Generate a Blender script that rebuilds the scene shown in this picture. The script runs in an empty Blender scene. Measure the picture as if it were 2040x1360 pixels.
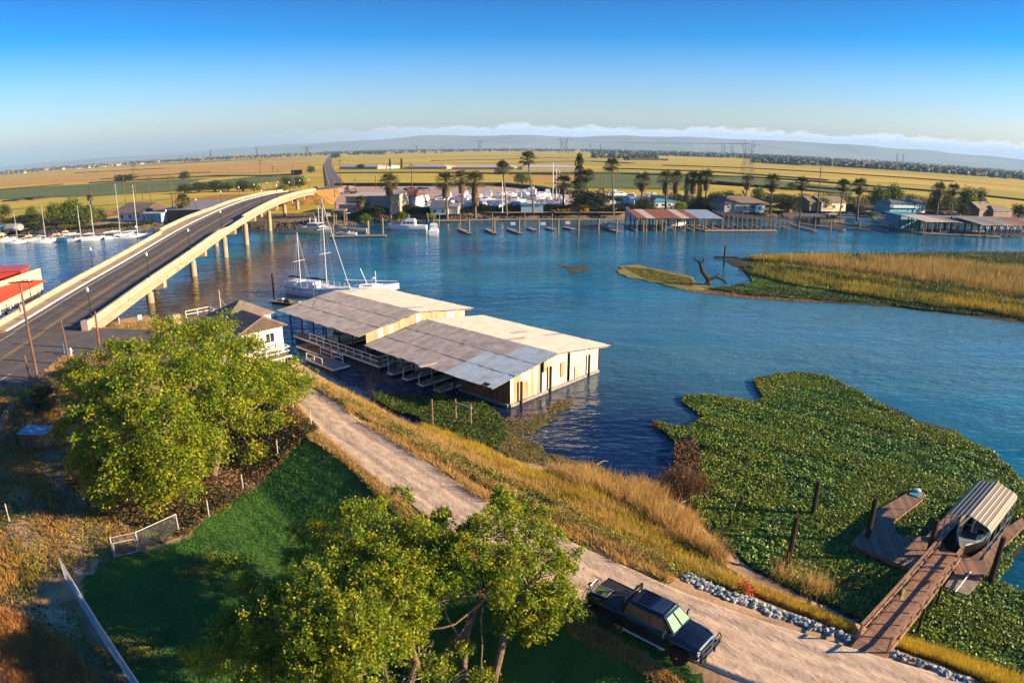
import bpy, math, random
import numpy as np
from mathutils import Vector, Matrix, Euler
random.seed(7); rng = np.random.default_rng(7)
SC = bpy.context.scene; COL = SC.collection
R = math.radians; PI = math.pi
# ------------------------------------------------------------------ camera (wide drone lens with barrel distortion)
CAM_H, FPX, LAM = 26.0, 1350.0, 1.11e-7
TILT = math.atan(387 / (1 - LAM * 387 ** 2) / FPX)
cd = bpy.data.cameras.new('camera'); cam = bpy.data.objects.new('camera', cd); COL.objects.link(cam); SC.camera = cam
cd.type = 'PANO'; cd.panorama_type = 'FISHEYE_LENS_POLYNOMIAL'
cd.sensor_width = 36; cd.sensor_height = 36 * 682 / 1024; cd.clip_start = 0.1; cd.clip_end = 80000
cd.fisheye_fov = PI
cd.fisheye_polynomial_k0 = 0.0
cd.fisheye_polynomial_k1 = -0.04195903074369424; cd.fisheye_polynomial_k2 = -9.206133782468296e-06
cd.fisheye_polynomial_k3 = 1.1454919450694757e-05; cd.fisheye_polynomial_k4 = -1.4757359925002774e-07
cam.location = (0, 0, CAM_H); cam.rotation_euler = (PI / 2 - TILT, 0, 0)
# ------------------------------------------------------------------ sky, sun, exposure
SUN_EL, SUN_AZ = R(17.5), R(-8.0)          # azimuth counted from +x towards +y
SKY_STRENGTH, SUN_STRENGTH = 0.125, 5.0
W = bpy.data.worlds.new('World'); SC.world = W; W.use_nodes = True
nt = W.node_tree; N = nt.nodes; L = nt.links; N.clear()
def wn(t, **kw):
    n = N.new(t)
    for k, v in kw.items(): setattr(n, k, v)
    return n
def ramp(n, stops):
    e = n.color_ramp.elements
    while len(e) < len(stops): e.new(0.5)
    for i, (p, c) in enumerate(stops):
        e[i].position = p; e[i].color = (*c, 1) if len(c) == 3 else c
sky = wn('ShaderNodeTexSky', sky_type='NISHITA', sun_disc=False, sun_elevation=SUN_EL, sun_rotation=PI / 2 - SUN_AZ,
         air_density=1.0, dust_density=1.6, ozone_density=2.0, altitude=0)
geo = wn('ShaderNodeTexCoord'); sep = wn('ShaderNodeSeparateXYZ'); L.new(geo.outputs['Generated'], sep.inputs[0])
mr = wn('ShaderNodeMapRange'); mr.inputs[1].default_value = 0.0; mr.inputs[2].default_value = 0.25
L.new(sep.outputs[2], mr.inputs[0])
cr = wn('ShaderNodeValToRGB')
ramp(cr, [(0.0, (0.78, 0.76, 0.82)), (0.16, (0.66, 0.70, 0.80)), (0.30, (0.42, 0.58, 0.80)), (0.46, (0.20, 0.46, 0.78)),
          (0.62, (0.0, 0.33, 0.70)), (0.80, (0.0, 0.24, 0.58)), (1.0, (0.0, 0.17, 0.46))])
L.new(mr.outputs[0], cr.inputs[0])
mul = wn('ShaderNodeMix', data_type='RGBA', blend_type='MULTIPLY'); mul.inputs[0].default_value = 1.0
L.new(sky.outputs[0], mul.inputs[6]); L.new(cr.outputs[0], mul.inputs[7])
# low cloud bank lying along the far hills
mp = wn('ShaderNodeMapping'); mp.inputs['Scale'].default_value = (26, 26, 70); L.new(geo.outputs['Generated'], mp.inputs[0])
nz = wn('ShaderNodeTexNoise'); nz.inputs['Scale'].default_value = 1.6; nz.inputs['Detail'].default_value = 8; nz.inputs['Roughness'].default_value = 0.6
L.new(mp.outputs[0], nz.inputs['Vector'])
mp2 = wn('ShaderNodeMapping'); mp2.inputs['Scale'].default_value = (3.2, 3.2, 0); L.new(geo.outputs['Generated'], mp2.inputs[0])
nz2 = wn('ShaderNodeTexNoise'); nz2.inputs['Scale'].default_value = 3.0; nz2.inputs['Detail'].default_value = 5; L.new(mp2.outputs[0], nz2.inputs['Vector'])
def wmath(op, a, b):
    m = wn('ShaderNodeMath', operation=op)
    for i, v in enumerate((a, b)):
        if isinstance(v, (int, float)): m.inputs[i].default_value = v
        else: L.new(v, m.inputs[i])
    return m.outputs[0]
top = wmath('ADD', wmath('MULTIPLY', nz2.outputs[0], 0.022), wmath('MULTIPLY', sep.outputs[0], 0.004))       # cloud top height (sine of elevation)
topn = wmath('ADD', top, wmath('MULTIPLY', wmath('SUBTRACT', nz.outputs[0], 0.5), 0.024))
d = wmath('SUBTRACT', wmath('ADD', topn, 0.0200), sep.outputs[2])
up = wn('ShaderNodeMapRange', interpolation_type='SMOOTHSTEP'); up.inputs[1].default_value = 0.0; up.inputs[2].default_value = 0.007; L.new(d, up.inputs[0])
lit = wn('ShaderNodeMapRange'); lit.inputs[1].default_value = 0.0; lit.inputs[2].default_value = 0.008; L.new(d, lit.inputs[0])
side = wn('ShaderNodeMapRange', interpolation_type='SMOOTHSTEP'); side.inputs[1].default_value = -0.45; side.inputs[2].default_value = 0.1; L.new(sep.outputs[0], side.inputs[0])
ccol = wn('ShaderNodeValToRGB'); ramp(ccol, [(0.0, (6.2, 5.7, 5.2)), (0.4, (4.4, 4.5, 4.8)), (1.0, (2.7, 3.1, 3.9))]); L.new(lit.outputs[0], ccol.inputs[0])
fac = wmath('MULTIPLY', wmath('MULTIPLY', up.outputs[0], side.outputs[0]), 0.92)
mx = wn('ShaderNodeMix', data_type='RGBA'); L.new(fac, mx.inputs[0]); L.new(mul.outputs[2], mx.inputs[6]); L.new(ccol.outputs[0], mx.inputs[7])
bg = wn('ShaderNodeBackground'); bg.inputs[1].default_value = SKY_STRENGTH; wo = wn('ShaderNodeOutputWorld')
L.new(mx.outputs[2], bg.inputs[0]); L.new(bg.outputs[0], wo.inputs[0])
sd = bpy.data.lights.new('sun', 'SUN'); sun = bpy.data.objects.new('sun', sd); COL.objects.link(sun)
sd.energy = SUN_STRENGTH; sd.angle = R(0.5); sd.color = (1.0, 0.74, 0.46)
sv = Vector((math.cos(SUN_EL) * math.cos(SUN_AZ), math.cos(SUN_EL) * math.sin(SUN_AZ), math.sin(SUN_EL)))
sun.rotation_euler = sv.to_track_quat('Z', 'Y').to_euler()
SC.view_settings.view_transform = 'Standard'; SC.view_settings.look = 'None'; SC.view_settings.gamma = 1.0
SC.view_settings.use_curve_mapping = False; SC.view_settings.exposure = 1.45
SC.cycles.max_bounces = 6; SC.cycles.volume_bounces = 0; SC.cycles.transparent_max_bounces = 8
SC.cycles.use_denoising = True; SC.cycles.sample_clamp_indirect = 4
# ------------------------------------------------------------------ survey: where a line of sight meets a given height
def at(px, py, z=0.0):
    p = np.array([px - 1020.0, py - 680.0]); p = p / (1 - LAM * (p @ p)); c, s = math.cos(TILT), math.sin(TILT)
    d = (p[0], FPX * c - p[1] * s, -FPX * s - p[1] * c); k = (z - CAM_H) / d[2]
    return np.array([d[0] * k, d[1] * k])
def at3(px, py, z=0.0):
    a = at(px, py, z); return (a[0], a[1], z)
def proj(X, Y, Z):
    c, s = math.cos(TILT), math.sin(TILT); f = Y * c - (Z - CAM_H) * s; u = Y * s + (Z - CAM_H) * c
    U = np.array([FPX * X / f, -FPX * u / f]); r = max(np.linalg.norm(U), 1e-6); rd = (-1 + math.sqrt(1 + 4 * LAM * r * r)) / (2 * LAM * r)
    return 1020 + U[0] * rd / r, 680 + U[1] * rd / r
def hgt(px, pyb, pyt, z=0.0):
    x, y = at(px, pyb, z); lo, hi = 0.0, CAM_H - z + 0.18 * y
    for _ in range(40):
        m = (lo + hi) / 2
        if proj(x, y, z + m)[1] > pyt: lo = m
        else: hi = m
    return lo
def mpp(px, py, z=0.0):                                      # metres covered by one photo pixel at that place
    x, y = at(px, py, z); r2 = (px - 1020.0) ** 2 + (py - 680.0) ** 2; return float((y * math.cos(TILT) + (CAM_H - z) * math.sin(TILT)) / FPX / (1 - LAM * r2))
# ------------------------------------------------------------------ mesh helpers
class MB:
    def __init__(s): s.v = []; s.f = []
    def add(s, vs, fs):
        o = len(s.v); s.v += [tuple(map(float, v)) for v in vs]; s.f += [tuple(i + o for i in f) for f in fs]; return s
    def box(s, c, d, rz=0.0, ry=0.0, taper=1.0):
        hx, hy, hz = d[0] / 2, d[1] / 2, d[2] / 2; M = Matrix.Rotation(rz, 3, 'Z') @ Matrix.Rotation(ry, 3, 'Y'); C = Vector(c)
        vs = [C + M @ Vector((x * hx * (taper if z > 0 else 1), y * hy * (taper if z > 0 else 1), z * hz)) for z in (-1, 1) for y in (-1, 1) for x in (-1, 1)]
        return s.add(vs, [(0, 2, 3, 1), (4, 5, 7, 6), (0, 1, 5, 4), (2, 6, 7, 3), (0, 4, 6, 2), (1, 3, 7, 5)])
    def bar(s, p, q, w, h=None, up=(0, 0, 1)):
        h = h or w; p, q = Vector(p), Vector(q); d = (q - p)
        if d.length < 1e-6: return s
        d.normalize(); u = Vector(up)
        if abs(d.dot(u)) > 0.98: u = Vector((1, 0, 0))
        a = d.cross(u).normalized(); b = a.cross(d)
        vs = [c + a * (i * w / 2) + b * (j * h / 2) for c in (p, q) for j in (-1, 1) for i in (-1, 1)]
        return s.add(vs, [(0, 2, 3, 1), (4, 5, 7, 6), (0, 1, 5, 4), (2, 6, 7, 3), (0, 4, 6, 2), (1, 3, 7, 5)])
    def tube(s, pts, rad, n=6, cap=True):
        pts = [Vector(p) for p in pts]; rs = rad if hasattr(rad, '__len__') else [rad] * len(pts); o = len(s.v); u = Vector((0, 0, 1))
        for i, p in enumerate(pts):
            d = (pts[min(i + 1, len(pts) - 1)] - pts[max(i - 1, 0)]).normalized()
            r0 = Vector((1, 0, 0)) if abs(d.z) > 0.95 else u
            a = d.cross(r0).normalized(); b = d.cross(a)
            for k in range(n):
                t = 2 * PI * k / n; s.v.append(tuple(p + (a * math.cos(t) + b * math.sin(t)) * rs[i]))
        for i in range(len(pts) - 1):
            for k in range(n):
                k2 = (k + 1) % n; s.f.append((o + i * n + k, o + i * n + k2, o + (i + 1) * n + k2, o + (i + 1) * n + k))
        if cap:
            s.f.append(tuple(o + k for k in range(n))[::-1]); s.f.append(tuple(o + (len(pts) - 1) * n + k for k in range(n)))
        return s
    def lathe(s, prof, c=(0, 0, 0), n=12):
        return s.tube([(c[0], c[1], c[2] + z) for r, z in prof], [max(r, 1e-3) for r, z in prof], n)
    def prism(s, poly, z0, z1):
        n = len(poly); a = sum(poly[i][0] * poly[(i + 1) % n][1] - poly[(i + 1) % n][0] * poly[i][1] for i in range(n))
        if a < 0: poly = poly[::-1]
        vs = [(x, y, z0) for x, y in poly] + [(x, y, z1) for x, y in poly]
        return s.add(vs, [tuple(range(n))[::-1], tuple(range(n, 2 * n))] + [(i, (i + 1) % n, n + (i + 1) % n, n + i) for i in range(n)])
    def slab(s, pts, th):                                   # a sheet given by corner points, thickened downwards
        n = len(pts); vs = list(pts) + [(p[0], p[1], p[2] - th) for p in pts]
        return s.add(vs, [tuple(range(n)), tuple(range(n, 2 * n))[::-1]] + [(i, n + i, n + (i + 1) % n, (i + 1) % n) for i in range(n)])
    def loft(s, rings, closed=True, caps=True):
        o = len(s.v); n = len(rings[0])
        for r in rings: s.v += [tuple(map(float, p)) for p in r]
        for i in range(len(rings) - 1):
            for k in range(n if closed else n - 1):
                k2 = (k + 1) % n; s.f.append((o + i * n + k, o + i * n + k2, o + (i + 1) * n + k2, o + (i + 1) * n + k))
        if caps and closed:
            s.f.append(tuple(o + k for k in range(n))[::-1]); s.f.append(tuple(o + (len(rings) - 1) * n + k for k in range(n)))
        return s
    def build(s, name, m, parent=None, smooth=False, loc=None, rz=None):
        me = bpy.data.meshes.new(name); me.from_pydata(s.v, [], s.f)
        if m is not None: me.materials.append(m)
        me.update()
        import bmesh
        bm = bmesh.new(); bm.from_mesh(me); bmesh.ops.recalc_face_normals(bm, faces=bm.faces); bm.to_mesh(me); bm.free()
        if smooth: me.polygons.foreach_set('use_smooth', [True] * len(me.polygons))
        return link(name, me, parent, loc, rz)
def link(name, me, parent=None, loc=None, rz=None):
    o = bpy.data.objects.new(name, me); COL.objects.link(o)
    if parent is not None: o.parent = parent
    if loc is not None: o.location = loc
    if rz is not None: o.rotation_euler = (0, 0, rz)
    return o
def mesh_np(name, V, F, m, parent=None, smooth=False):      # V (n,3), F (m,k) arrays
    me = bpy.data.meshes.new(name); k = F.shape[1]
    me.vertices.add(len(V)); me.vertices.foreach_set('co', V.astype(np.float32).ravel())
    me.loops.add(F.size); me.loops.foreach_set('vertex_index', F.astype(np.int32).ravel())
    me.polygons.add(len(F)); me.polygons.foreach_set('loop_start', np.arange(0, F.size, k, dtype=np.int32))
    if smooth: me.polygons.foreach_set('use_smooth', np.ones(len(F), bool))
    me.materials.append(m); me.update(calc_edges=True); return link(name, me, parent)
def thing(name, label, cat, loc=(0, 0, 0), rz=0.0, group=None, sc=None):
    o = bpy.data.objects.new(name, None); COL.objects.link(o); o.location = loc; o.rotation_euler = (0, 0, rz); o.empty_display_size = 0.3
    if sc: o.scale = (sc, sc, sc) if not hasattr(sc, '__len__') else sc
    return tag(o, label, cat, group)
def tag(o, label, cat, group=None, kind=None):
    o['label'] = label; o['category'] = cat
    if group: o['group'] = group
    if kind: o['kind'] = kind
    return o
def struct(o): o['kind'] = 'structure'; return o
def stuff(o, label=None, cat=None):
    o['kind'] = 'stuff'
    if label: o['label'] = label; o['category'] = cat
    return o
KIDS = {}
def dup(root, label, loc=None, rz=None, sc=None, group=None):
    def cp(o, par):
        c = o.copy(); COL.objects.link(c)
        if par is not None: c.parent = par
        for ch in o.children: cp(ch, c)
        return c
    c = cp(root, None); c['label'] = label
    if group: c['group'] = group
    if loc is not None: c.location = loc
    if rz is not None: c.rotation_euler = (c.rotation_euler[0], c.rotation_euler[1], rz)
    if sc is not None: c.scale = (sc, sc, sc) if not hasattr(sc, '__len__') else sc
    return c
# ------------------------------------------------------------------ materials
def mat(name, col, rough=0.8, var=0.25, scale=1.0, col2=None, bump=0.0, bscale=None, metal=0.0, island=False, trans=0.0, stretch=None, spec=0.3, obj=False, coat=0.0):
    m = bpy.data.materials.new(name); m.use_nodes = True; t = m.node_tree; n = t.nodes; l = t.links; b = n['Principled BSDF']
    b.inputs['Roughness'].default_value = rough; b.inputs['Metallic'].default_value = metal; b.inputs['Specular IOR Level'].default_value = spec
    b.inputs['Coat Weight'].default_value = coat
    tc = n.new('ShaderNodeTexCoord'); g = n.new('ShaderNodeNewGeometry')
    src = tc.outputs['Object'] if obj else g.outputs['Position']
    if stretch:
        mp = n.new('ShaderNodeMapping'); mp.inputs['Scale'].default_value = stretch[:3]
        if len(stretch) > 4: mp.vector_type = 'TEXTURE'
        if len(stretch) > 3: mp.inputs['Rotation'].default_value = (0, 0, stretch[3])
        l.new(src, mp.inputs[0]); src = mp.outputs[0]
    nz = n.new('ShaderNodeTexNoise'); nz.inputs['Scale'].default_value = scale; nz.inputs['Detail'].default_value = 6; nz.inputs['Roughness'].default_value = 0.62
    l.new(src, nz.inputs['Vector'])
    c2 = col2 or tuple(c * (1 - var) for c in col); c1 = col if col2 else tuple(min(1, c * (1 + var)) for c in col)
    r = n.new('ShaderNodeValToRGB'); ramp(r, [(0.32, c2), (0.66, c1)]); fac = nz.outputs[0]
    if island:
        a = n.new('ShaderNodeMath'); a.operation = 'MULTIPLY_ADD'; l.new(g.outputs['Random Per Island'], a.inputs[0]); a.inputs[1].default_value = 0.5; a.inputs[2].default_value = -0.25
        s = n.new('ShaderNodeMath'); l.new(a.outputs[0], s.inputs[0]); l.new(nz.outputs[0], s.inputs[1]); fac = s.outputs[0]
    l.new(fac, r.inputs[0]); l.new(r.outputs[0], b.inputs['Base Color'])
    if bump:
        nb = n.new('ShaderNodeTexNoise'); nb.inputs['Scale'].default_value = bscale or scale * 6; nb.inputs['Detail'].default_value = 4; l.new(src, nb.inputs['Vector'])
        bp = n.new('ShaderNodeBump'); bp.inputs['Strength'].default_value = 0.6; bp.inputs['Distance'].default_value = bump; l.new(nb.outputs[0], bp.inputs['Height']); l.new(bp.outputs[0], b.inputs['Normal'])
    if trans:
        o = n['Material Output']; tr = n.new('ShaderNodeBsdfTranslucent'); l.new(r.outputs[0], tr.inputs[0]); ms = n.new('ShaderNodeMixShader'); ms.inputs[0].default_value = trans
        l.new(b.outputs[0], ms.inputs[1]); l.new(tr.outputs[0], ms.inputs[2]); l.new(ms.outputs[0], o.inputs[0])
    return m
M = {}
M['concrete'] = mat('concrete', (0.36, 0.28, 0.18), 0.85, 0.18, 0.6, bump=0.01)
M['concrete_wall'] = mat('parapet_concrete', (0.50, 0.41, 0.29), 0.85, 0.12, 0.5, col2=(0.33, 0.26, 0.17), bump=0.01)
M['white'] = mat('white_paint', (0.74, 0.73, 0.70), 0.5, 0.08, 1.5)
M['gel'] = mat('boat_gelcoat', (0.72, 0.74, 0.76), 0.3, 0.06, 1.0, coat=0.3)
M['cream'] = mat('cream_paint', (0.66, 0.55, 0.30), 0.6, 0.12, 1.5)
M['black'] = mat('black_metal', (0.012, 0.013, 0.018), 0.4, 0.2, 2.0)
M['rubber'] = mat('rubber', (0.01, 0.01, 0.01), 0.85, 0.3, 8, bump=0.01)
M['steel'] = mat('galvanised_steel', (0.42, 0.43, 0.44), 0.4, 0.15, 2, metal=0.7)
M['pylon'] = mat('grey_pylon_steel', (0.10, 0.11, 0.12), 0.6, 0.15, 1)
M['alu'] = mat('mast_aluminium', (0.62, 0.62, 0.60), 0.4, 0.08, 2, metal=0.3)
M['glass'] = mat('dark_window_glass', (0.02, 0.03, 0.045), 0.08, 0.3, 1.0, spec=0.8)
M['wood_dark'] = mat('tarred_pile_wood', (0.028, 0.020, 0.014), 0.9, 0.5, 3, stretch=(4, 4, .5), bump=0.02)
M['wood'] = mat('weathered_wood', (0.22, 0.15, 0.10), 0.85, 0.35, 3, bump=0.008)
M['wood_grey'] = mat('grey_dock_wood', (0.27, 0.23, 0.19), 0.85, 0.3, 2, bump=0.008)
M['wood_red'] = mat('redwood_stain', (0.25, 0.14, 0.09), 0.75, 0.35, 3, bump=0.008)
M['pole'] = mat('creosote_pole', (0.15, 0.085, 0.055), 0.85, 0.4, 2, stretch=(3, 3, .4))
M['bark'] = mat('bark', (0.15, 0.105, 0.065), 0.9, 0.5, 4, stretch=(2, 2, .6), bump=0.03)
M['deadwood'] = mat('bleached_branch', (0.34, 0.26, 0.18), 0.85, 0.3, 5)
M['palmtrunk'] = mat('palm_trunk', (0.15, 0.115, 0.085), 0.9, 0.35, 3, stretch=(.5, .5, 4))
M['skirt'] = mat('dead_palm_skirt', (0.23, 0.145, 0.075), 0.95, 0.5, 2, stretch=(3, 3, .5), bump=0.1, island=True)
M['frond'] = mat('palm_frond', (0.085, 0.085, 0.024), 0.6, 0.6, 0.8, island=True, trans=0.15)
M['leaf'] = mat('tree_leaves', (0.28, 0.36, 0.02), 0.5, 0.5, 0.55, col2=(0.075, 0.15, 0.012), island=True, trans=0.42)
M['leaf_gold'] = mat('golden_tree_leaves', (0.44, 0.42, 0.018), 0.5, 0.5, 0.5, col2=(0.14, 0.21, 0.012), island=True, trans=0.42)  # yellower leaf tone, mixed at random with the green leaves
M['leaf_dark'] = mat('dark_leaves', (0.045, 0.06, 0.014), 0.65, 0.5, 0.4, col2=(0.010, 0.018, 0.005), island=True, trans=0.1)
M['leaf_mid'] = mat('mid_green_leaves', (0.12, 0.145, 0.025), 0.6, 0.5, 0.3, col2=(0.035, 0.055, 0.012), island=True, trans=0.2)
M['leaf_olive'] = mat('far_tree_leaves', (0.17, 0.15, 0.03), 0.6, 0.5, 0.2, col2=(0.045, 0.06, 0.014), island=True, trans=0.2)
M['hyacinth'] = mat('water_hyacinth_leaf', (0.22, 0.36, 0.05), 0.5, 0.5, 0.35, col2=(0.055, 0.145, 0.02), island=True, trans=0.15, spec=0.3)
M['hyacinth_y'] = mat('yellow_green_weed', (0.27, 0.32, 0.03), 0.5, 0.5, 0.6, col2=(0.09, 0.16, 0.018), island=True, trans=0.25)
M['brownweed'] = mat('dead_brown_weed', (0.26, 0.15, 0.06), 0.9, 0.5, 0.8, col2=(0.08, 0.045, 0.022), island=True)
M['straw'] = mat('dry_straw_grass', (0.68, 0.46, 0.16), 0.8, 0.4, 0.5, col2=(0.42, 0.26, 0.08), island=True, trans=0.3)
M['gold'] = mat('golden_grass', (0.62, 0.45, 0.035), 0.7, 0.4, 0.5, col2=(0.34, 0.25, 0.03), island=True, trans=0.35)
M['weed'] = mat('olive_weeds', (0.34, 0.30, 0.05), 0.7, 0.4, 0.7, col2=(0.09, 0.11, 0.02), island=True, trans=0.2)
M['greenweed'] = mat('green_weeds', (0.09, 0.14, 0.025), 0.6, 0.4, 0.7, col2=(0.025, 0.05, 0.012), island=True, trans=0.2)
M['rust_grass'] = mat('rusty_dry_grass', (0.62, 0.30, 0.09), 0.85, 0.4, 0.6, col2=(0.34, 0.16, 0.06), island=True, trans=0.2)
M['lawngrass'] = mat('lawn_blades', (0.085, 0.25, 0.03), 0.6, 0.4, 0.3, col2=(0.035, 0.12, 0.02), island=True, trans=0.2)
M['asphalt'] = mat('asphalt', (0.12, 0.105, 0.095), 0.9, 0.2, 0.5, bump=0.004, bscale=12)
M['line'] = mat('road_paint_white', (0.62, 0.58, 0.52), 0.7, 0.12, 2)
M['yline'] = mat('road_paint_yellow', (0.52, 0.30, 0.07), 0.7, 0.15, 2)
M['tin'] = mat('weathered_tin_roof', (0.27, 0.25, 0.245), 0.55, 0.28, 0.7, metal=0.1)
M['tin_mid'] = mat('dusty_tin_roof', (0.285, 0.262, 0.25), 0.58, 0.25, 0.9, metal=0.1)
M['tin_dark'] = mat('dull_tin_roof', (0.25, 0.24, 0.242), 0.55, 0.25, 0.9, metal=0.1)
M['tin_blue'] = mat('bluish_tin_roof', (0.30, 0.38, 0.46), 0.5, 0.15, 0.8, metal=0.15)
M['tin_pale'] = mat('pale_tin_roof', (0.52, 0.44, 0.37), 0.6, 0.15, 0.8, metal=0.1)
M['rust'] = mat('rusty_roof', (0.22, 0.085, 0.05), 0.85, 0.4, 0.8)
M['board'] = mat('weathered_cream_board', (0.70, 0.645, 0.55), 0.8, 0.16, 1.2, col2=(0.46, 0.37, 0.27), stretch=(2, 2, .35))
M['board_tan'] = mat('tan_plywood_board', (0.56, 0.38, 0.21), 0.8, 0.2, 1.2, col2=(0.36, 0.21, 0.11), stretch=(2, 2, .35))
M['board_brown'] = mat('brown_board', (0.16, 0.085, 0.05), 0.85, 0.35, 1.5, stretch=(2, 2, .35))
M['redroof'] = mat('red_metal_roof', (0.55, 0.06, 0.025), 0.5, 0.15, 0.6)
M['shingle'] = mat('brown_shingle', (0.20, 0.155, 0.12), 0.9, 0.25, 1.2, bump=0.02)
M['shingle_blue'] = mat('slate_shingle', (0.10, 0.12, 0.15), 0.85, 0.25, 1.2, bump=0.02)
M['blue'] = mat('blue_paint', (0.03, 0.12, 0.30), 0.5, 0.2, 1)
M['teal'] = mat('teal_paint', (0.07, 0.27, 0.34), 0.6, 0.2, 0.6)
M['paleblue'] = mat('pale_blue_paint', (0.28, 0.42, 0.50), 0.6, 0.12, 0.6)
M['grey'] = mat('grey_paint', (0.30, 0.29, 0.28), 0.7, 0.15, 0.8)
M['tanwall'] = mat('tan_wall', (0.42, 0.31, 0.22), 0.8, 0.15, 0.7)
M['canvas'] = mat('blue_boat_cover', (0.03, 0.09, 0.28), 0.8, 0.2, 1)
M['stone'] = mat('riprap_stone', (0.26, 0.27, 0.26), 0.85, 0.35, 2.5, island=True, bump=0.02)
M['stone_teal'] = mat('blue_green_stone', (0.15, 0.22, 0.23), 0.8, 0.35, 2.5, bump=0.02)
M['stone_dark'] = mat('dark_bank_rock', (0.055, 0.05, 0.05), 0.9, 0.5, 0.8, island=True)
M['truck'] = mat('black_car_paint', (0.006, 0.008, 0.016), 0.22, 0.2, 1, spec=0.6, coat=0.6)
M['tonneau'] = mat('vinyl_bed_cover', (0.035, 0.03, 0.032), 0.55, 0.4, 2)
M['sunshade'] = mat('green_sunshade', (0.17, 0.36, 0.20), 0.4, 0.25, 5)
M['chrome'] = mat('chrome', (0.6, 0.6, 0.62), 0.15, 0.05, 1, metal=1.0)
M['wire'] = mat('wire', (0.03, 0.03, 0.03), 0.6, 0.2, 1)
M['orange'] = mat('orange_plastic', (0.5, 0.10, 0.03), 0.6, 0.2, 1)
M['lamp_globe'] = mat('white_lamp_globe', (0.80, 0.80, 0.78), 0.3, 0.05, 1)
# ================================================================== TERRAIN AND WATER
def inpoly(X, Y, P):
    ins = np.zeros(X.shape, bool); n = len(P)
    for i in range(n):
        x1, y1 = P[i]; x2, y2 = P[(i + 1) % n]
        if y1 == y2: continue
        c = ((y1 > Y) != (y2 > Y)) & (X < (x2 - x1) * (Y - y1) / (y2 - y1) + x1); ins ^= c
    return ins
def dline(X, Y, P):
    D = np.full(X.shape, 1e9)
    for (x1, y1), (x2, y2) in zip(P[:-1], P[1:]):
        dx, dy = x2 - x1, y2 - y1; t = np.clip(((X - x1) * dx + (Y - y1) * dy) / (dx * dx + dy * dy), 0, 1)
        D = np.minimum(D, np.hypot(X - x1 - t * dx, Y - y1 - t * dy))
    return D
def smooth01(t): t = np.clip(t, 0, 1); return t * t * (3 - 2 * t)
def wob(X, Y, s, k=0):                                     # cheap smooth pseudo noise in -1..1
    return (np.sin(X * s + 1.3 * k + 1.7 * np.sin(Y * s * .7 + k)) + np.sin(Y * s * 1.3 + 2.1 * k + 1.3 * np.sin(X * s * .9 - k)) + np.sin((X + Y) * s * 2.3 + k)) / 3
PXS = lambda z, pts: [tuple(at(x, y, z)) for x, y in pts]
CENTRE = [(-60, 96), (-48, 82), (-36, 72), (-27, 66.5), (-20.5, 61), (-14.7, 53), (-10.9, 48.8), (-7, 44), (-3.4, 39.6), (0.1, 36.4), (3.5, 33), (7.2, 29.7), (11.6, 26.1), (17, 22.6), (30, 14), (80, -18)]
SHORE = [(-400, 130), (-120, 104), (-92, 91), (-74, 90), (-62, 92), (-55, 96)] + PXS(0, [(420, 650), (520, 690), (600, 722), (640, 748), (700, 782), (760, 812), (830, 850), (930, 885), (1000, 908), (1100, 930), (1200, 945), (1300, 968), (1370, 1003), (1420, 1062), (1500, 1132), (1600, 1182), (1680, 1222), (1760, 1262), (1900, 1302), (2040, 1350)]) + [(36, 18), (60, 2), (100, -24)]
LANDP = SHORE + [(100, -80), (-400, -80)]
LEVP = CENTRE + [(80, -80), (-200, -80), (-200, 96)]
LOT = [(-60.3, 83.5), (-48, 82), (-37, 75), (-32, 70), (-37, 66), (-46, 66.5), (-49.8, 62), (-51, 50), (-50, 20), (-64, 20), (-70, 60), (-74.5, 82)]
def ground_z(X, Y):
    X = np.asarray(X, float); Y = np.asarray(Y, float); sh = X.shape; X = X.ravel(); Y = Y.ravel()
    ds = dline(X, Y, SHORE); land = inpoly(X, Y, LANDP); ds = np.where(land, ds, -ds)
    dc = dline(X, Y, CENTRE); ld = inpoly(X, Y, LEVP); hw = 2.5
    e = np.maximum(dc - hw, 0); t = e / (e + np.maximum(ds, 1e-3))
    wat = 2.5 * (1 - smooth01(t) * 0.35 - t * 0.65)
    base = 0.55 + 0.12 * wob(X, Y, .35) + 0.5 * smooth01((-X - 30) / 25)
    lan = np.maximum(base, 2.5 - np.maximum(e - 0.4, 0) * 0.33)
    z = np.where(ld, lan, wat)
    dl = np.where(inpoly(X, Y, LOT), 0, dline(X, Y, LOT + LOT[:1])); lz = 3.0 + 0.72 * np.clip((Y - 66) / 16, 0, 1)
    z = np.maximum(z, lz - 0.06 - 0.42 * dl)
    z = np.where((ds > 0) & (ds < 2.2), np.minimum(z, 0.15 + ds * 1.35), z)
    z = np.where(dc < hw, np.where(z > 2.55, z, 2.5), z)
    z = np.where(land, z + 0.05 * wob(X, Y, 1.9, 2) * np.clip((dc - hw) / 1.5, 0, 1) * (dl > 0.5), np.maximum(-1.6, 0.3 * ds - 0.1))
    return z.reshape(sh)
gz = lambda x, y: float(ground_z(np.array([x]), np.array([y]))[0])
def rough(P, step=1.2, amp=.35, seed=3):
    r_ = random.Random(seed); out = []
    for (x1, y1), (x2, y2) in zip(P, list(P[1:]) + [P[0]]):
        L_ = math.hypot(x2 - x1, y2 - y1); n = max(1, int(L_ / step))
        for k in range(n):
            f = k / n; j = amp if k else amp * .4; out.append((x1 + (x2 - x1) * f + r_.uniform(-j, j), y1 + (y2 - y1) * f + r_.uniform(-j, j)))
    return out
LAWN = PXS(.5, [(375, 1068), (430, 1015), (520, 965), (590, 905), (640, 893), (690, 903), (730, 950), (770, 1010), (870, 1090), (960, 1150), (1060, 1225), (1150, 1238), (1250, 1290), (1330, 1345), (1460, 1500), (250, 1500), (262, 1340), (165, 1200), (165, 1140), (225, 1112), (290, 1098)])
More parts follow.
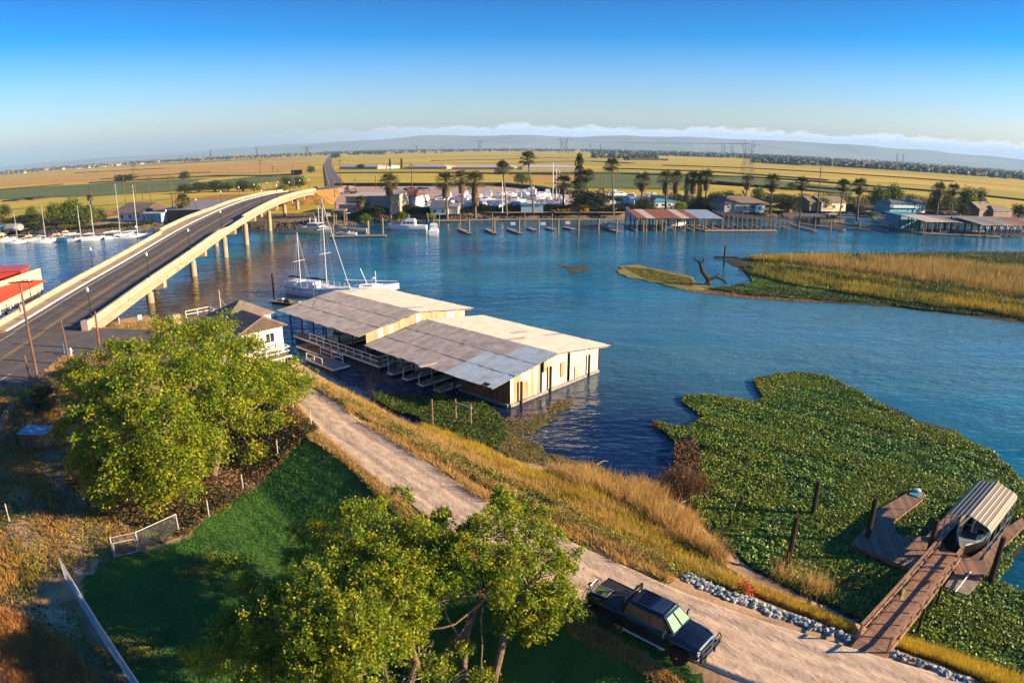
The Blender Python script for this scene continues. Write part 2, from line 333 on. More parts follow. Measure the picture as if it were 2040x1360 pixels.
M['dirt'] = mat('pale_packed_dirt', (0.72, 0.54, 0.37), 0.95, 0.16, 1.1, col2=(0.42, 0.305, 0.205), bump=0.07, bscale=4, stretch=(1.4, .6, 1, R(-44), 1))
M['soil'] = mat('dry_brown_soil', (0.50, 0.32, 0.18), 0.95, 0.3, 0.45, col2=(0.24, 0.16, 0.09), bump=0.06, bscale=4)
M['lawn'] = mat('green_lawn', (0.10, 0.20, 0.03), 0.9, 0.3, 0.35, col2=(0.045, 0.11, 0.02), bump=0.03, bscale=9)
x = np.arange(-135, 72, 0.5); y = np.arange(-12, 128, 0.5); GX, GY = np.meshgrid(x, y); GZ = ground_z(GX, GY)
V = np.stack([GX.ravel(), GY.ravel(), GZ.ravel()], 1); nx, ny = len(x), len(y)
I = (np.arange(ny - 1)[:, None] * nx + np.arange(nx - 1)[None]).ravel(); F = np.stack([I, I + 1, I + nx + 1, I + nx], 1)
cx, cy = GX.ravel()[I] + .25, GY.ravel()[I] + .25; cz = GZ.ravel()[I]
lw = inpoly(cx, cy, LAWN) & (cz > 0.2)
keep = cz > -1.55
struct(mesh_np('near_ground', V, F[~lw & keep], M['soil'], smooth=True)); struct(mesh_np('lawn', V, F[lw], M['lawn'], smooth=True))
def drape(name, line, hw, m, off=0.05, na=9, step=0.6, z=None, rut=0.0):
    pts = [np.array(line[0], float)]
    for a, b in zip(line[:-1], line[1:]):
        a, b = np.array(a, float), np.array(b, float); n = max(1, int(np.linalg.norm(b - a) / step)); pts += [a + (b - a) * (k + 1) / n for k in range(n)]
    pts = np.array(pts); k = np.ones(7) / 7; ex = np.pad(pts, ((3, 3), (0, 0)), 'edge'); pts = np.stack([np.convolve(ex[:, i], k, 'valid') for i in (0, 1)], 1)
    T = np.gradient(pts, axis=0); T /= np.linalg.norm(T, axis=1)[:, None]; Nn = np.stack([-T[:, 1], T[:, 0]], 1)
    u = np.linspace(-1, 1, na); hwv = hw * (1 + 0.05 * wob(pts[:, 0], pts[:, 1], .45))[:, None, None] if rut else hw
    Q = pts[:, None] + Nn[:, None] * u[None, :, None] * hwv
    Z = ground_z(Q[..., 0], Q[..., 1]) + off if z is None else np.broadcast_to(z(pts)[:, None], Q.shape[:2]).copy()
    if rut:
        Z += off * 0.6 - rut * np.exp(-((np.abs(u) - .42) / .13) ** 2)[None] - (np.abs(u) > .99) * off * 1.8 + 0.012 * wob(Q[..., 0], Q[..., 1], 3.1)
    V = np.concatenate([Q, Z[..., None]], 2).reshape(-1, 3); n, m_ = Q.shape[:2]
    I = (np.arange(n - 1)[:, None] * m_ + np.arange(m_ - 1)[None]).ravel(); F = np.stack([I, I + m_, I + m_ + 1, I + 1], 1)
    return struct(mesh_np(name, V, F[:, ::-1], m, smooth=True))
drape('dirt_road', CENTRE[2:], 2.35, M['dirt'], 0.09, 33, 0.4, rut=0.05)
# asphalt lot and road approach
lotz = lambda X, Y: 3.0 + 0.72 * np.clip((np.asarray(Y) - 66) / 16, 0, 1) + 0.03
def sheet(name, poly, zf, m, step=1.0):
    P = np.array(poly); x = np.arange(P[:, 0].min(), P[:, 0].max() + step, step); y = np.arange(P[:, 1].min(), P[:, 1].max() + step, step)
    import bmesh
    bm = bmesh.new(); vs = [bm.verts.new((a, b, 0)) for a, b in poly]; f = bm.faces.new(vs); bmesh.ops.triangulate(bm, faces=[f])
    for yy in y[1:-1:2]: bmesh.ops.bisect_plane(bm, geom=bm.verts[:] + bm.edges[:] + bm.faces[:], plane_co=(0, yy, 0), plane_no=(0, 1, 0))
    for v in bm.verts: v.co.z = float(zf(v.co.x, v.co.y))
    for f in bm.faces:
        if f.normal.z < 0: f.normal_flip()
    me = bpy.data.meshes.new(name); bm.to_mesh(me); bm.free(); me.materials.append(m); return struct(link(name, me))
sheet('asphalt_road', LOT, lotz, M['asphalt'])
# ---- water
def water_material():
    m = bpy.data.materials.new('river_water'); m.use_nodes = True; t = m.node_tree; n = t.nodes; l = t.links; b = n['Principled BSDF']
    b.inputs['Roughness'].default_value = 0.09; b.inputs['IOR'].default_value = 1.333; b.inputs['Specular IOR Level'].default_value = 0.5
    g = n.new('ShaderNodeNewGeometry'); 
    def noise(scale, sc, det=4, rot=0):
        mp = n.new('ShaderNodeMapping'); mp.inputs['Scale'].default_value = sc; mp.inputs['Rotation'].default_value = (0, 0, rot); l.new(g.outputs['Position'], mp.inputs[0])
        z = n.new('ShaderNodeTexNoise'); z.inputs['Scale'].default_value = scale; z.inputs['Detail'].default_value = det; l.new(mp.outputs[0], z.inputs['Vector']); return z.outputs[0]
    def mth(op, a, c):
        q = n.new('ShaderNodeMath'); q.operation = op
        for i, v in enumerate((a, c)):
            if isinstance(v, (int, float)): q.inputs[i].default_value = v
            else: l.new(v, q.inputs[i])
        return q.outputs[0]
    # brown reflection under and beside the bridge, painted into the water colour
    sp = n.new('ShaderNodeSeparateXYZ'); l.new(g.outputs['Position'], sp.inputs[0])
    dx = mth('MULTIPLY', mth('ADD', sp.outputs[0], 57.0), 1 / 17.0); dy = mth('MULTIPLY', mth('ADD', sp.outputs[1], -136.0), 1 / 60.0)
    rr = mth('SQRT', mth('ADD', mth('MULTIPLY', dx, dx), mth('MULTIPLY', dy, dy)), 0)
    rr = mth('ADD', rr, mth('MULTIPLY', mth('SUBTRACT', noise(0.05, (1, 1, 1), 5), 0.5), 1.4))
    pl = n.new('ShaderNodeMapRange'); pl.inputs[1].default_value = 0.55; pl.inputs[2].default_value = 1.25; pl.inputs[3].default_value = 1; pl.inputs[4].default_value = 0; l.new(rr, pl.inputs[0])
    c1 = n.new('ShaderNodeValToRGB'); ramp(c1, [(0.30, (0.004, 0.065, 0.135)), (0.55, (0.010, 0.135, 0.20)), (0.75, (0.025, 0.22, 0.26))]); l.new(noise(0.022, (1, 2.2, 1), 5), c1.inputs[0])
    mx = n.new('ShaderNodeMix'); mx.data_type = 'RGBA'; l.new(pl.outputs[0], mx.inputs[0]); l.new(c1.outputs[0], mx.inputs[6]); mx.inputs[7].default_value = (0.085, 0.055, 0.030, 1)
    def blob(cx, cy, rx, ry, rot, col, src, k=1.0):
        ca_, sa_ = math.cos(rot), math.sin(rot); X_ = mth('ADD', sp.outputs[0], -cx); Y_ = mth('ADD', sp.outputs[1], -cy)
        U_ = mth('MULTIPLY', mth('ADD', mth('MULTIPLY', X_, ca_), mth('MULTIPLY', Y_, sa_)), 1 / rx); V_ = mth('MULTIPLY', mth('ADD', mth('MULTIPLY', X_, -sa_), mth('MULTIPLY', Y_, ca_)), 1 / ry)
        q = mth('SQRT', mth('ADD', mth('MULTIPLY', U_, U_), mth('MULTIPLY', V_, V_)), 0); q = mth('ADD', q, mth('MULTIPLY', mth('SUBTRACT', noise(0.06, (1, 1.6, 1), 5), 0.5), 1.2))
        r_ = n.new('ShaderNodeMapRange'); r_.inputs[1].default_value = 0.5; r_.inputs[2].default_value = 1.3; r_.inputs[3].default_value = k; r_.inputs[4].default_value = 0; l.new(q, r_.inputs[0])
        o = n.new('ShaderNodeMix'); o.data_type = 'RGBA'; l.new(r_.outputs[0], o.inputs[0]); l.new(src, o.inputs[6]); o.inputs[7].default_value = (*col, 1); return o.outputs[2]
    w1 = blob(2, 64, 40, 22, -0.75, (0.006, 0.020, 0.060), mx.outputs[2]); w2 = blob(75, 95, 75, 34, 0.1, (0.07, 0.185, 0.225), w1, .9)  # dark reflection by the sheds and pale sky reflection painted into the water colour
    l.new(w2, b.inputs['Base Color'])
    h = mth('ADD', mth('MULTIPLY', noise(1.1, (0.55, 1.2, 1), 3, 0.5), 1.0), mth('MULTIPLY', noise(0.22, (0.7, 1.6, 1), 3, -0.3), 2.4))
    calm = n.new('ShaderNodeMapRange'); calm.inputs[1].default_value = 0.42; calm.inputs[2].default_value = 0.62; calm.inputs[3].default_value = 0.4; calm.inputs[4].default_value = 1.0; l.new(noise(0.028, (0.8, 1.7, 1), 4, 0.4), calm.inputs[0])
    bp = n.new('ShaderNodeBump'); bp.inputs['Distance'].default_value = 0.21; l.new(calm.outputs[0], bp.inputs['Strength']); l.new(h, bp.inputs['Height']); l.new(bp.outputs[0], b.inputs['Normal'])
    return m
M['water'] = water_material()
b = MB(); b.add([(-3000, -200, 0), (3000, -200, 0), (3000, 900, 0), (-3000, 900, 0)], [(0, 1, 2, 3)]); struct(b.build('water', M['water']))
struct(MB().add([(-3000, -200, -1.9), (3000, -200, -1.9), (3000, 900, -1.9), (-3000, 900, -1.9)], [(0, 1, 2, 3)]).build('river_bed', M['soil']))
# ---- far land
GL = 2.2
M['far_land'] = mat('pasture_bands', (0.66, 0.42, 0.03), 0.95, 0.3, 1.0, col2=(0.24, 0.25, 0.015), stretch=(0.0022, 0.013, 1, 0.06))
M['yellowfield'] = mat('yellow_crop', (0.55, 0.40, 0.025), 0.95, 0.2, 0.02, col2=(0.36, 0.30, 0.04))
M['greenfield'] = mat('green_crop', (0.13, 0.16, 0.02), 0.95, 0.2, 0.02, col2=(0.07, 0.10, 0.02))
M['brownfield'] = mat('brown_stubble', (0.60, 0.33, 0.045), 0.95, 0.2, 0.02, col2=(0.34, 0.21, 0.035))
M['ditch'] = mat('dark_ditch_scrub', (0.05, 0.045, 0.02), 0.95, 0.4, 0.05)
M['yard'] = mat('pinkish_gravel_yard', (0.42, 0.29, 0.22), 0.95, 0.18, 0.08)
BANK = [(-1200, 330), (-420, 270), (-203, 240), (-163, 226), (-146, 229), (-128, 238), (-92, 226), (-77, 223), (-62, 230), (-44, 243), (-3.6, 248), (40, 250), (96, 268), (165, 298), (262, 313), (318, 316), (600, 380), (1500, 560)]
def far_land():
    B = np.array(BANK, float); B2 = []
    for a, c in zip(B[:-1], B[1:]):
        n = max(1, int(np.linalg.norm(c - a) / 4)) if abs(a[0]) < 420 and abs(c[0]) < 420 else 3
        B2 += [a + (c - a) * k / n for k in range(n)]
    B = np.array(B2 + [B[-1]]); B[:, 1] += 0.7 * wob(B[:, 0], B[:, 1], .4)
    rows = []
    for dy, z, s in ((-1.5, -0.6, 1), (0.5, 0.5, 1), (4.5, GL, 1), (34, GL, 1.0), (120, GL, 1.05), (700, GL, 1.6), (3000, GL, 4), (8000, GL, 7), (12900, GL, 9)):
        Q = np.stack([B[:, 0] * s, (B[:, 1] if dy < 130 else 250 + (B[:, 1] - 250) * .4) + dy, np.full(len(B), z)], 1); rows.append(Q)
    V = np.concatenate(rows); n = len(B); I = (np.arange(len(rows) - 1)[:, None] * n + np.arange(n - 1)[None]).ravel(); F = np.stack([I, I + 1, I + n + 1, I + n], 1)
    k = n - 1; struct(mesh_np('far_bank_ground', V, F[:3 * k], mat('bank_soil', (0.26, 0.18, 0.115), 0.95, 0.3, 0.25, col2=(0.09, 0.08, 0.035)))); struct(mesh_np('far_land', V, F[3 * k:], M['far_land']))
far_land()
def field(name, px, m, lift=0.25, z=GL):
    P = [tuple(at(x, y, z + lift)) for x, y in px]; return sheet_flat(name, P, z + lift, m)
def sheet_flat(name, P, z, m):
    import bmesh
    bm = bmesh.new(); f = bm.faces.new([bm.verts.new((a, b, z)) for a, b in P]); bmesh.ops.triangulate(bm, faces=[f])
    bmesh.ops.recalc_face_normals(bm, faces=bm.faces)
    for f in bm.faces:
        if f.normal.z < 0: f.normal_flip()
    me = bpy.data.meshes.new(name); bm.to_mesh(me); bm.free(); me.materials.append(m); return struct(link(name, me))
field('yellow_field', [(-60, 423), (100, 411), (200, 409), (345, 396), (352, 383), (200, 391), (0, 399), (-60, 404)], M['yellowfield'])
field('green_field', [(-60, 402), (0, 397), (200, 390), (352, 381), (520, 364), (600, 356), (610, 350), (520, 351), (350, 358), (130, 369), (-60, 382)], M['greenfield'])
field('yellow_field', [(375, 366), (520, 350), (605, 344), (606, 340), (520, 345), (400, 358)], M['yellowfield'], 0.3)
field('brown_field', [(-60, 376), (120, 364), (350, 352), (520, 344), (612, 337), (622, 322), (500, 323), (300, 335), (100, 350), (-60, 364)], M['brownfield'], 0.2)
field('brown_field', [(0, 352), (200, 336), (400, 322), (600, 314), (628, 312), (628, 308), (500, 310), (300, 320), (0, 344)], M['brownfield'], 0.2)
field('yellow_field', [(668, 368), (860, 368), (1085, 370), (1080, 350), (870, 345), (672, 345)], M['yellowfield'])
field('brown_field', [(1000, 363), (1150, 366), (1160, 350), (1020, 347)], M['brownfield'], 0.3)
field('green_field', [(1120, 374), (1380, 378), (1360, 352), (1160, 350)], M['greenfield'], 0.3)
field('yellow_field', [(1500, 418), (1580, 420), (1580, 385), (1480, 378)], M['yellowfield'], 0.3)
field('yellow_field', [(1800, 395), (1900, 405), (2100, 432), (2100, 415), (1950, 392), (1800, 380)], M['yellowfield'], 0.3)
field('green_field', [(1130, 352), (1400, 358), (1700, 388), (1690, 374), (1400, 346), (1140, 343)], M['greenfield'], 0.22)
field('gravel_yard', [(668, 420), (1000, 424), (1250, 424), (1210, 392), (1090, 378), (1000, 372), (672, 372)], M['yard'], 0.12)
field('gravel_yard', [(644, 362), (672, 372), (668, 346), (650, 346)], M['yard'], 0.12)
def strip(name, px, w, m, lift=0.35, hz=1.2):
    P = [at(x, y, GL) for x, y in px]; b = MB()
    for p, q in zip(P[:-1], P[1:]):
        b.bar((*p, GL + hz / 2), (*q, GL + hz / 2), w, hz)
    return struct(b.build(name, m))
strip('ditch', [(-60, 382), (0, 379), (60, 374), (125, 368)], 8, M['ditch']); strip('ditch', [(180, 365), (350, 356), (420, 352), (520, 351), (600, 349)], 6, M['ditch'])
strip('ditch', [(20, 402), (60, 396), (85, 397)], 14, M['ditch']); strip('ditch', [(670, 346), (860, 345), (1000, 347), (1130, 350)], 6, M['ditch'])
strip('ditch', [(1000, 346), (1240, 347), (1330, 350), (1500, 354), (1620, 362), (1760, 374), (1900, 385), (2060, 402)], 9, M['ditch'])
strip('ditch', [(1590, 372), (1700, 381), (1800, 388)], 12, M['ditch']); strip('ditch', [(1040, 324), (1180, 322), (1260, 326)], 10, M['ditch'])
strip('ditch', [(1248, 319), (1325, 320)], 22, M['ditch'], hz=4); strip('ditch', [(1520, 325), (1600, 330)], 12, M['ditch'], hz=3)
strip('ditch', [(860, 321), (1000, 318), (1150, 314)], 8, M['ditch']); strip('ditch', [(150, 345), (330, 336)], 7, M['ditch']); strip('ditch', [(200, 358), (420, 344)], 5, M['ditch'])
strip('ditch', [(670, 371), (860, 371), (1000, 370), (1060, 376), (1140, 388)], 5, M['ditch'], hz=2.0)
strip('ditch', [(1320, 330), (1500, 336), (1700, 348), (1900, 362)], 7, M['ditch']); strip('ditch', [(1200, 336), (1400, 342), (1650, 360)], 5, M['ditch'])
# ---- hills far behind
def hills():
    n = 260; xs = np.linspace(-17000, 19000, n); rows = []
    az = np.arctan2(xs, 10800)
    prof = np.interp(np.degrees(az), [-60, -42, -34, -26, -18, -8, 0, 12, 22, 32, 42, 60], [60, 130, 170, 190, 300, 440, 470, 480, 520, 480, 400, 250])
    prof = prof * 0.42 * (1 + 0.05 * wob(xs, xs * 0, .0017, 1) + 0.03 * wob(xs, xs * 0, .006, 2))
    for k, (y, f) in enumerate(((9200, 0), (10000, .35), (10800, 1), (12000, .6))):
        rows.append(np.stack([xs, np.full(n, y) + 300 * wob(xs, xs * 0, .0007, k), GL + prof * f * (1 + 0.12 * wob(xs, xs * 0, .002, k + 5))], 1))
    V = np.concatenate(rows); I = (np.arange(3)[:, None] * n + np.arange(n - 1)[None]).ravel(); F = np.stack([I, I + 1, I + n + 1, I + n], 1)
    struct(mesh_np('hills', V, F, mat('hill_scrub', (0.22, 0.22, 0.18), 0.95, 0.3, 0.0008), smooth=True))
hills()
# ---- the air
def haze():
    b = MB().box((1500, 6200, 169), (42000, 15000, 344)); o = b.build('haze', None); m = bpy.data.materials.new('haze'); m.use_nodes = True; t = m.node_tree
    t.nodes.remove(t.nodes['Principled BSDF']); v = t.nodes.new('ShaderNodeVolumePrincipled'); v.inputs['Density'].default_value = 8.0e-5
    v.inputs['Color'].default_value = (0.42, 0.70, 1.0, 1); v.inputs['Anisotropy'].default_value = 0.0
    t.links.new(v.outputs[0], t.nodes['Material Output'].inputs['Volume']); o.data.materials.append(m); o['kind'] = 'stuff'
haze()

def scatter_rocks(name, P, size, m, seed=0):
    import bmesh
    bm = bmesh.new(); bmesh.ops.create_icosphere(bm, subdivisions=1, radius=.5); V0 = np.array([v.co[:] for v in bm.verts]) * [1, .8, .6]; F0 = np.array([[v.index for v in f.verts] for f in bm.faces]); bm.free(); n = len(P); nv = len(V0)
    s = rng.uniform(.5, 1.4, (n, 1, 1)) * size; V = V0[None] * s * (1 + .25 * rng.normal(size=(n, nv, 1)).clip(-1, 1)) + np.asarray(P)[:, None]; F = (F0[None] + (np.arange(n) * nv)[:, None, None]).reshape(-1, 3); return stuff(mesh_np(name, V.reshape(-1, 3), F, m))
# ================================================================== BRIDGE
BA, BD = np.array([-66.4, 114.6]), np.array([math.cos(R(97.76)), math.sin(R(97.76))]); BN = np.array([BD[1], -BD[0]])
_s = [-60, -45, -32, -10, 12, 35, 50, 85, 110, 150, 188, 230, 290, 340, 420]; _z = [4.3, 4.5, 4.85, 6.3, 7.4, 9.0, 9.9, 11.1, 11.35, 10.7, 9.3, 7.2, 4.6, 3.6, 3.3]
_ss = np.arange(-60, 420, 1.0); _zz = np.convolve(np.pad(np.interp(_ss, _s, _z), 12, 'edge'), np.ones(25) / 25, 'valid')
ptop = lambda s: float(np.interp(s, _ss, _zz)); deckz = lambda s: ptop(s) - 1.0
def bp(s, off, z): p = BA + BD * s + BN * off; return (p[0], p[1], z)
offR = lambda s: 4.0 + 1.3 * (smooth01((s - 34) / 6) - smooth01((s - 54.5) / 2.5)); offL = lambda s: -11.0 - 1.3 * (smooth01((s - 38) / 3) - smooth01((s - 60) / 22))
bridge = thing('road_bridge', 'long arched concrete road bridge over the river on round piers', 'bridge')
S0, S1 = -33.0, 190.0
SG = np.arange(S0, S1 + .01, 1.0)
def strip_s(name, sg, fa, fb, fz, m, parent=None, th=None):
    b = MB(); n = len(sg)
    if th is None:
        vs = []
        for s in sg: vs += [bp(s, fa(s), fz(s)), bp(s, fb(s), fz(s))]
        b.add(vs, [(2 * i, 2 * i + 1, 2 * i + 3, 2 * i + 2) for i in range(n - 1)])
    else:
        b.loft([[bp(s, fa(s), fz(s)), bp(s, fb(s), fz(s)), bp(s, fb(s), fz(s) - th), bp(s, fa(s), fz(s) - th)] for s in sg])
    return b.build(name, m, parent)
strip_s('road_deck', SG, lambda s: -8.75, lambda s: offR(s) - .32, deckz, M['asphalt'], bridge, 0.35)
strip_s('sidewalk', SG, lambda s: offL(s) + .32, lambda s: -8.78, lambda s: deckz(s) + .16, M['concrete'], bridge, 0.5)
curb = strip_s('curb', SG, lambda s: -8.78, lambda s: -8.42, lambda s: deckz(s) + .19, M['line'], bridge, 0.5)
M['asphalt_worn'] = mat('tyre_darkened_asphalt', (0.095, 0.083, 0.075), 0.85, 0.25, 0.35, col2=(0.065, 0.058, 0.055))
for o_, w_ in ((-6.35, .55), (-4.45, .5), (-1.5, .55), (.35, .6)): strip_s('tyre_lane', SG, lambda s: o_ + .12 * math.sin(s * .09), lambda s: o_ + w_ + .12 * math.sin(s * .07 + 1), lambda s: deckz(s) + .004, M['asphalt_worn'], bridge)
for s_ in (-18, 12.5, 39, 63, 91, 121, 150): MB().bar(bp(s_, -8.3, deckz(s_) - .005), bp(s_, 3.6, deckz(s_) - .005), .14, .035).build('deck_joint', M['rubber'], bridge)
strip_s('edge_line', SG, lambda s: 1.95, lambda s: 2.12, lambda s: deckz(s) + .008, M['line'], bridge)
strip_s('edge_line', SG, lambda s: -7.35, lambda s: -7.18, lambda s: deckz(s) + .008, M['line'], bridge)
for o_ in (-2.85, -2.45): strip_s('centre_line', SG, lambda s: o_, lambda s: o_ + .14, lambda s: deckz(s) + .008, M['yline'], bridge)
for side, of in ((1, offR), (-1, offL)):
    s = S0
    while s < S1 - 1:
        e = min(s + 11.15, S1); sg = np.arange(s + .02, e - .01, .85).tolist() + [e - .02]
        strip_s('parapet', sg, lambda q: of(q) - .16 * side, lambda q: of(q) + .06 * side, lambda q: ptop(q) - .12, M['concrete_wall'], bridge, 1.1)
        strip_s('coping', sg, lambda q: of(q) - .24 * side, lambda q: of(q) + .14 * side, ptop, M['concrete_wall'], bridge, 0.12)
        s = e
    strip_s('fascia', SG, lambda q: of(q) - .4 * side, lambda q: of(q) + .22 * side, lambda q: deckz(q) - .20, M['concrete'], bridge, 0.30)
for o_ in (3.1, -0.2, -3.5, -6.8, -10.1):
    strip_s('girder', SG, lambda s: o_ - .28, lambda s: o_ + .28, lambda s: deckz(s) - .64, M['concrete'], bridge, 1.15)
for s in (0, 26.1, 52.3, 74.9, 107.5, 135, 163):
    z = deckz(s) - 1.79; p = MB()
    c = bp(s, -3.5, z - .65); p.box(c, (13.4, 1.5, 1.3), math.atan2(BN[1], BN[0])); p.build('pier_cap', M['concrete'], bridge)
    for o_ in (0, -9.0):
        q = bp(s, o_, 0); MB().tube([(q[0], q[1], -2.0 if s < 110 else 0), (q[0], q[1], z - 1.3)], .72, 20).build('pier_column', M['concrete'], bridge, smooth=False)
MB().box(bp(S0 + .9, -3.5, 1.6), (15.0, 1.6, 3.2), math.atan2(BN[1], BN[0])).build('abutment', M['concrete'], bridge)
MB().box(bp(S1 - .5, -3.5, 4.5), (14.6, 1.6, 6.2), math.atan2(BN[1], BN[0])).build('abutment', M['concrete'], bridge)
q = bp(S0 - .35, 3.95, 3.6); MB().box((q[0], q[1], 4.1), (1.0, 1.0, 1.9), math.atan2(BN[1], BN[0])).build('end_post', M['concrete_wall'], bridge)
# curved end wall on the left approach
b = MB(); ring = []
for k in range(14):
    s = S0 - k * 1.3; o_ = -11 - 0.028 * (k ** 2); z = 3.75 - min(.7, k * .06)
    ring.append([bp(s, o_ - .15, z - .9), bp(s, o_ + .15, z - .9), bp(s, o_ + .15, z + .95), bp(s, o_ - .15, z + .95)])
b.loft(ring); b.build('approach_wall', M['concrete_wall'], bridge)
# painted lines on the approach
SA = np.arange(-90, S0 + .1, 1.0); az = lambda s: float(lotz(0, bp(s, -2.7, 0)[1])) + .012
strip_s('edge_line', SA, lambda s: -7.35, lambda s: -7.2, az, M['line'], bridge)
strip_s('centre_line', SA, lambda s: -2.85, lambda s: -2.72, az, M['yline'], bridge); strip_s('centre_line', SA, lambda s: -2.5, lambda s: -2.37, az, M['yline'], bridge)
strip_s('edge_line', np.arange(-62, S0, 1.), lambda s: 1.95 + .0 * s, lambda s: 2.1, az, M['line'], bridge)
# lamps
def lamp():
    t = thing('street_lamp', '', 'street lamp')
    MB().lathe([(.19, 0), (.19, .12), (.11, .3), (.075, .5), (.06, 2.0), (.05, 3.5), (.09, 3.52), (.09, 3.6)], n=8).build('lamp_post', M['black'], t)
    MB().lathe([(.07, 3.6), (.19, 3.72), (.21, 3.9), (.15, 4.1), (.04, 4.2), (.02, 4.32)], n=10).build('lamp_globe', M['lamp_globe'], t, smooth=True)
    return t
ORD = ['first', 'second', 'third', 'fourth', 'fifth', 'sixth', 'seventh', 'eighth', 'ninth', 'tenth', 'eleventh', 'twelfth', 'thirteenth', 'fourteenth', 'fifteenth', 'sixteenth', 'seventeenth', 'eighteenth', 'nineteenth', 'twentieth', 'twenty-first', 'twenty-second', 'twenty-third', 'twenty-fourth', 'twenty-fifth', 'twenty-sixth', 'twenty-seventh', 'twenty-eighth', 'twenty-ninth', 'thirtieth']
l0 = lamp(); used = False
for k in range(10):
    s = -31.5 + 22.5 * k; lab = f"{ORD[k]} globe lamp from the near end along the bridge's sunlit river-side parapet"
    if s > 189: s = 187
    p = bp(s, offR(s) + .0, ptop(s))
    if k == 0: l0.location = p; l0['label'] = lab; l0['group'] = 'globe lamps on the bridge'
    else: dup(l0, lab, p)
for k in range(10):
    s = -20.5 + 22.5 * k
    dup(l0, f"{ORD[k]} globe lamp from the near end behind the bridge's far marina-side parapet", bp(s, offL(s) - .3, ptop(s) - .6))
# embankment and highway beyond
_e = [bp(190, -3.5, 0), bp(260, -3.5, 0), bp(330, -3.2, 0)]
RD = [np.array(p[:2]) for p in _e] + [at(653, 331, GL), at(656, 322, GL), at(658, 314, GL), at(661, 308, GL), at(664, 303, GL)]
def hw(name, hwid, m, off, z0=None, side=(0, 0)):
    b = MB(); pts = []; zs = []
    for a, c in zip(RD[:-1], RD[1:]):
        n = max(2, int(np.linalg.norm(c - a) / 12)) if np.linalg.norm(c - a) < 900 else 8
        for k in range(n): pts.append(a + (c - a) * k / n)
    pts.append(RD[-1]); pts = np.array(pts); T = np.gradient(pts, axis=0); T /= np.linalg.norm(T, axis=1)[:, None]; Nn = np.stack([T[:, 1], -T[:, 0]], 1)
    s = (pts - BA) @ BD; z = np.array([max(deckz(q) if q < 418 else 0, GL + .55) for q in s]) + off
    rings = [[(*(p + n * (side[0] - hwid)), zz), (*(p + n * (side[0] + hwid)), zz)] for p, n, zz in zip(pts, Nn, z)]
    vs = [q for r in rings for q in r]; b.add(vs, [(2 * i, 2 * i + 1, 2 * i + 3, 2 * i + 2) for i in range(len(rings) - 1)]); struct(b.build(name, m)); return pts, Nn, z
pts, Nn, z = hw('highway', 5.4, M['asphalt'], 0.1)
for w_, o_ in ((.12, 4.6), (.12, -4.6)): hw('highway_line', w_, M['line'], 0.16, side=(o_, 0))
hw('highway_line', .16, M['yline'], 0.16)
M['embank'] = mat('orange_embankment_soil', (0.50, 0.24, 0.05), 0.95, 0.25, 0.22, col2=(0.14, 0.11, 0.03), bump=0.3, bscale=0.7)
b = MB(); _r = [[(*(p - n * (6 + max(0, zz - GL) * 1.5 + .6)), GL - .05), (*(p - n * 6), zz), (*(p + n * 6), zz), (*(p + n * (6 + max(0, zz - GL) * 1.5 + .6)), GL - .05)] for p, n, zz in zip(pts, Nn, z - .06)]
b.loft(_r, closed=False); _c = [tuple(np.array(q) - np.array([BD[0] * 9 * (1 - (i in (1, 2))), BD[1] * 9 * (1 - (i in (1, 2))), 0])) for i, q in enumerate(_r[0])]; b.loft([_c, _r[0]], closed=False); b.add(_c, [(0, 1, 2, 3)])
struct(b.build('road_embankment', M['embank']))
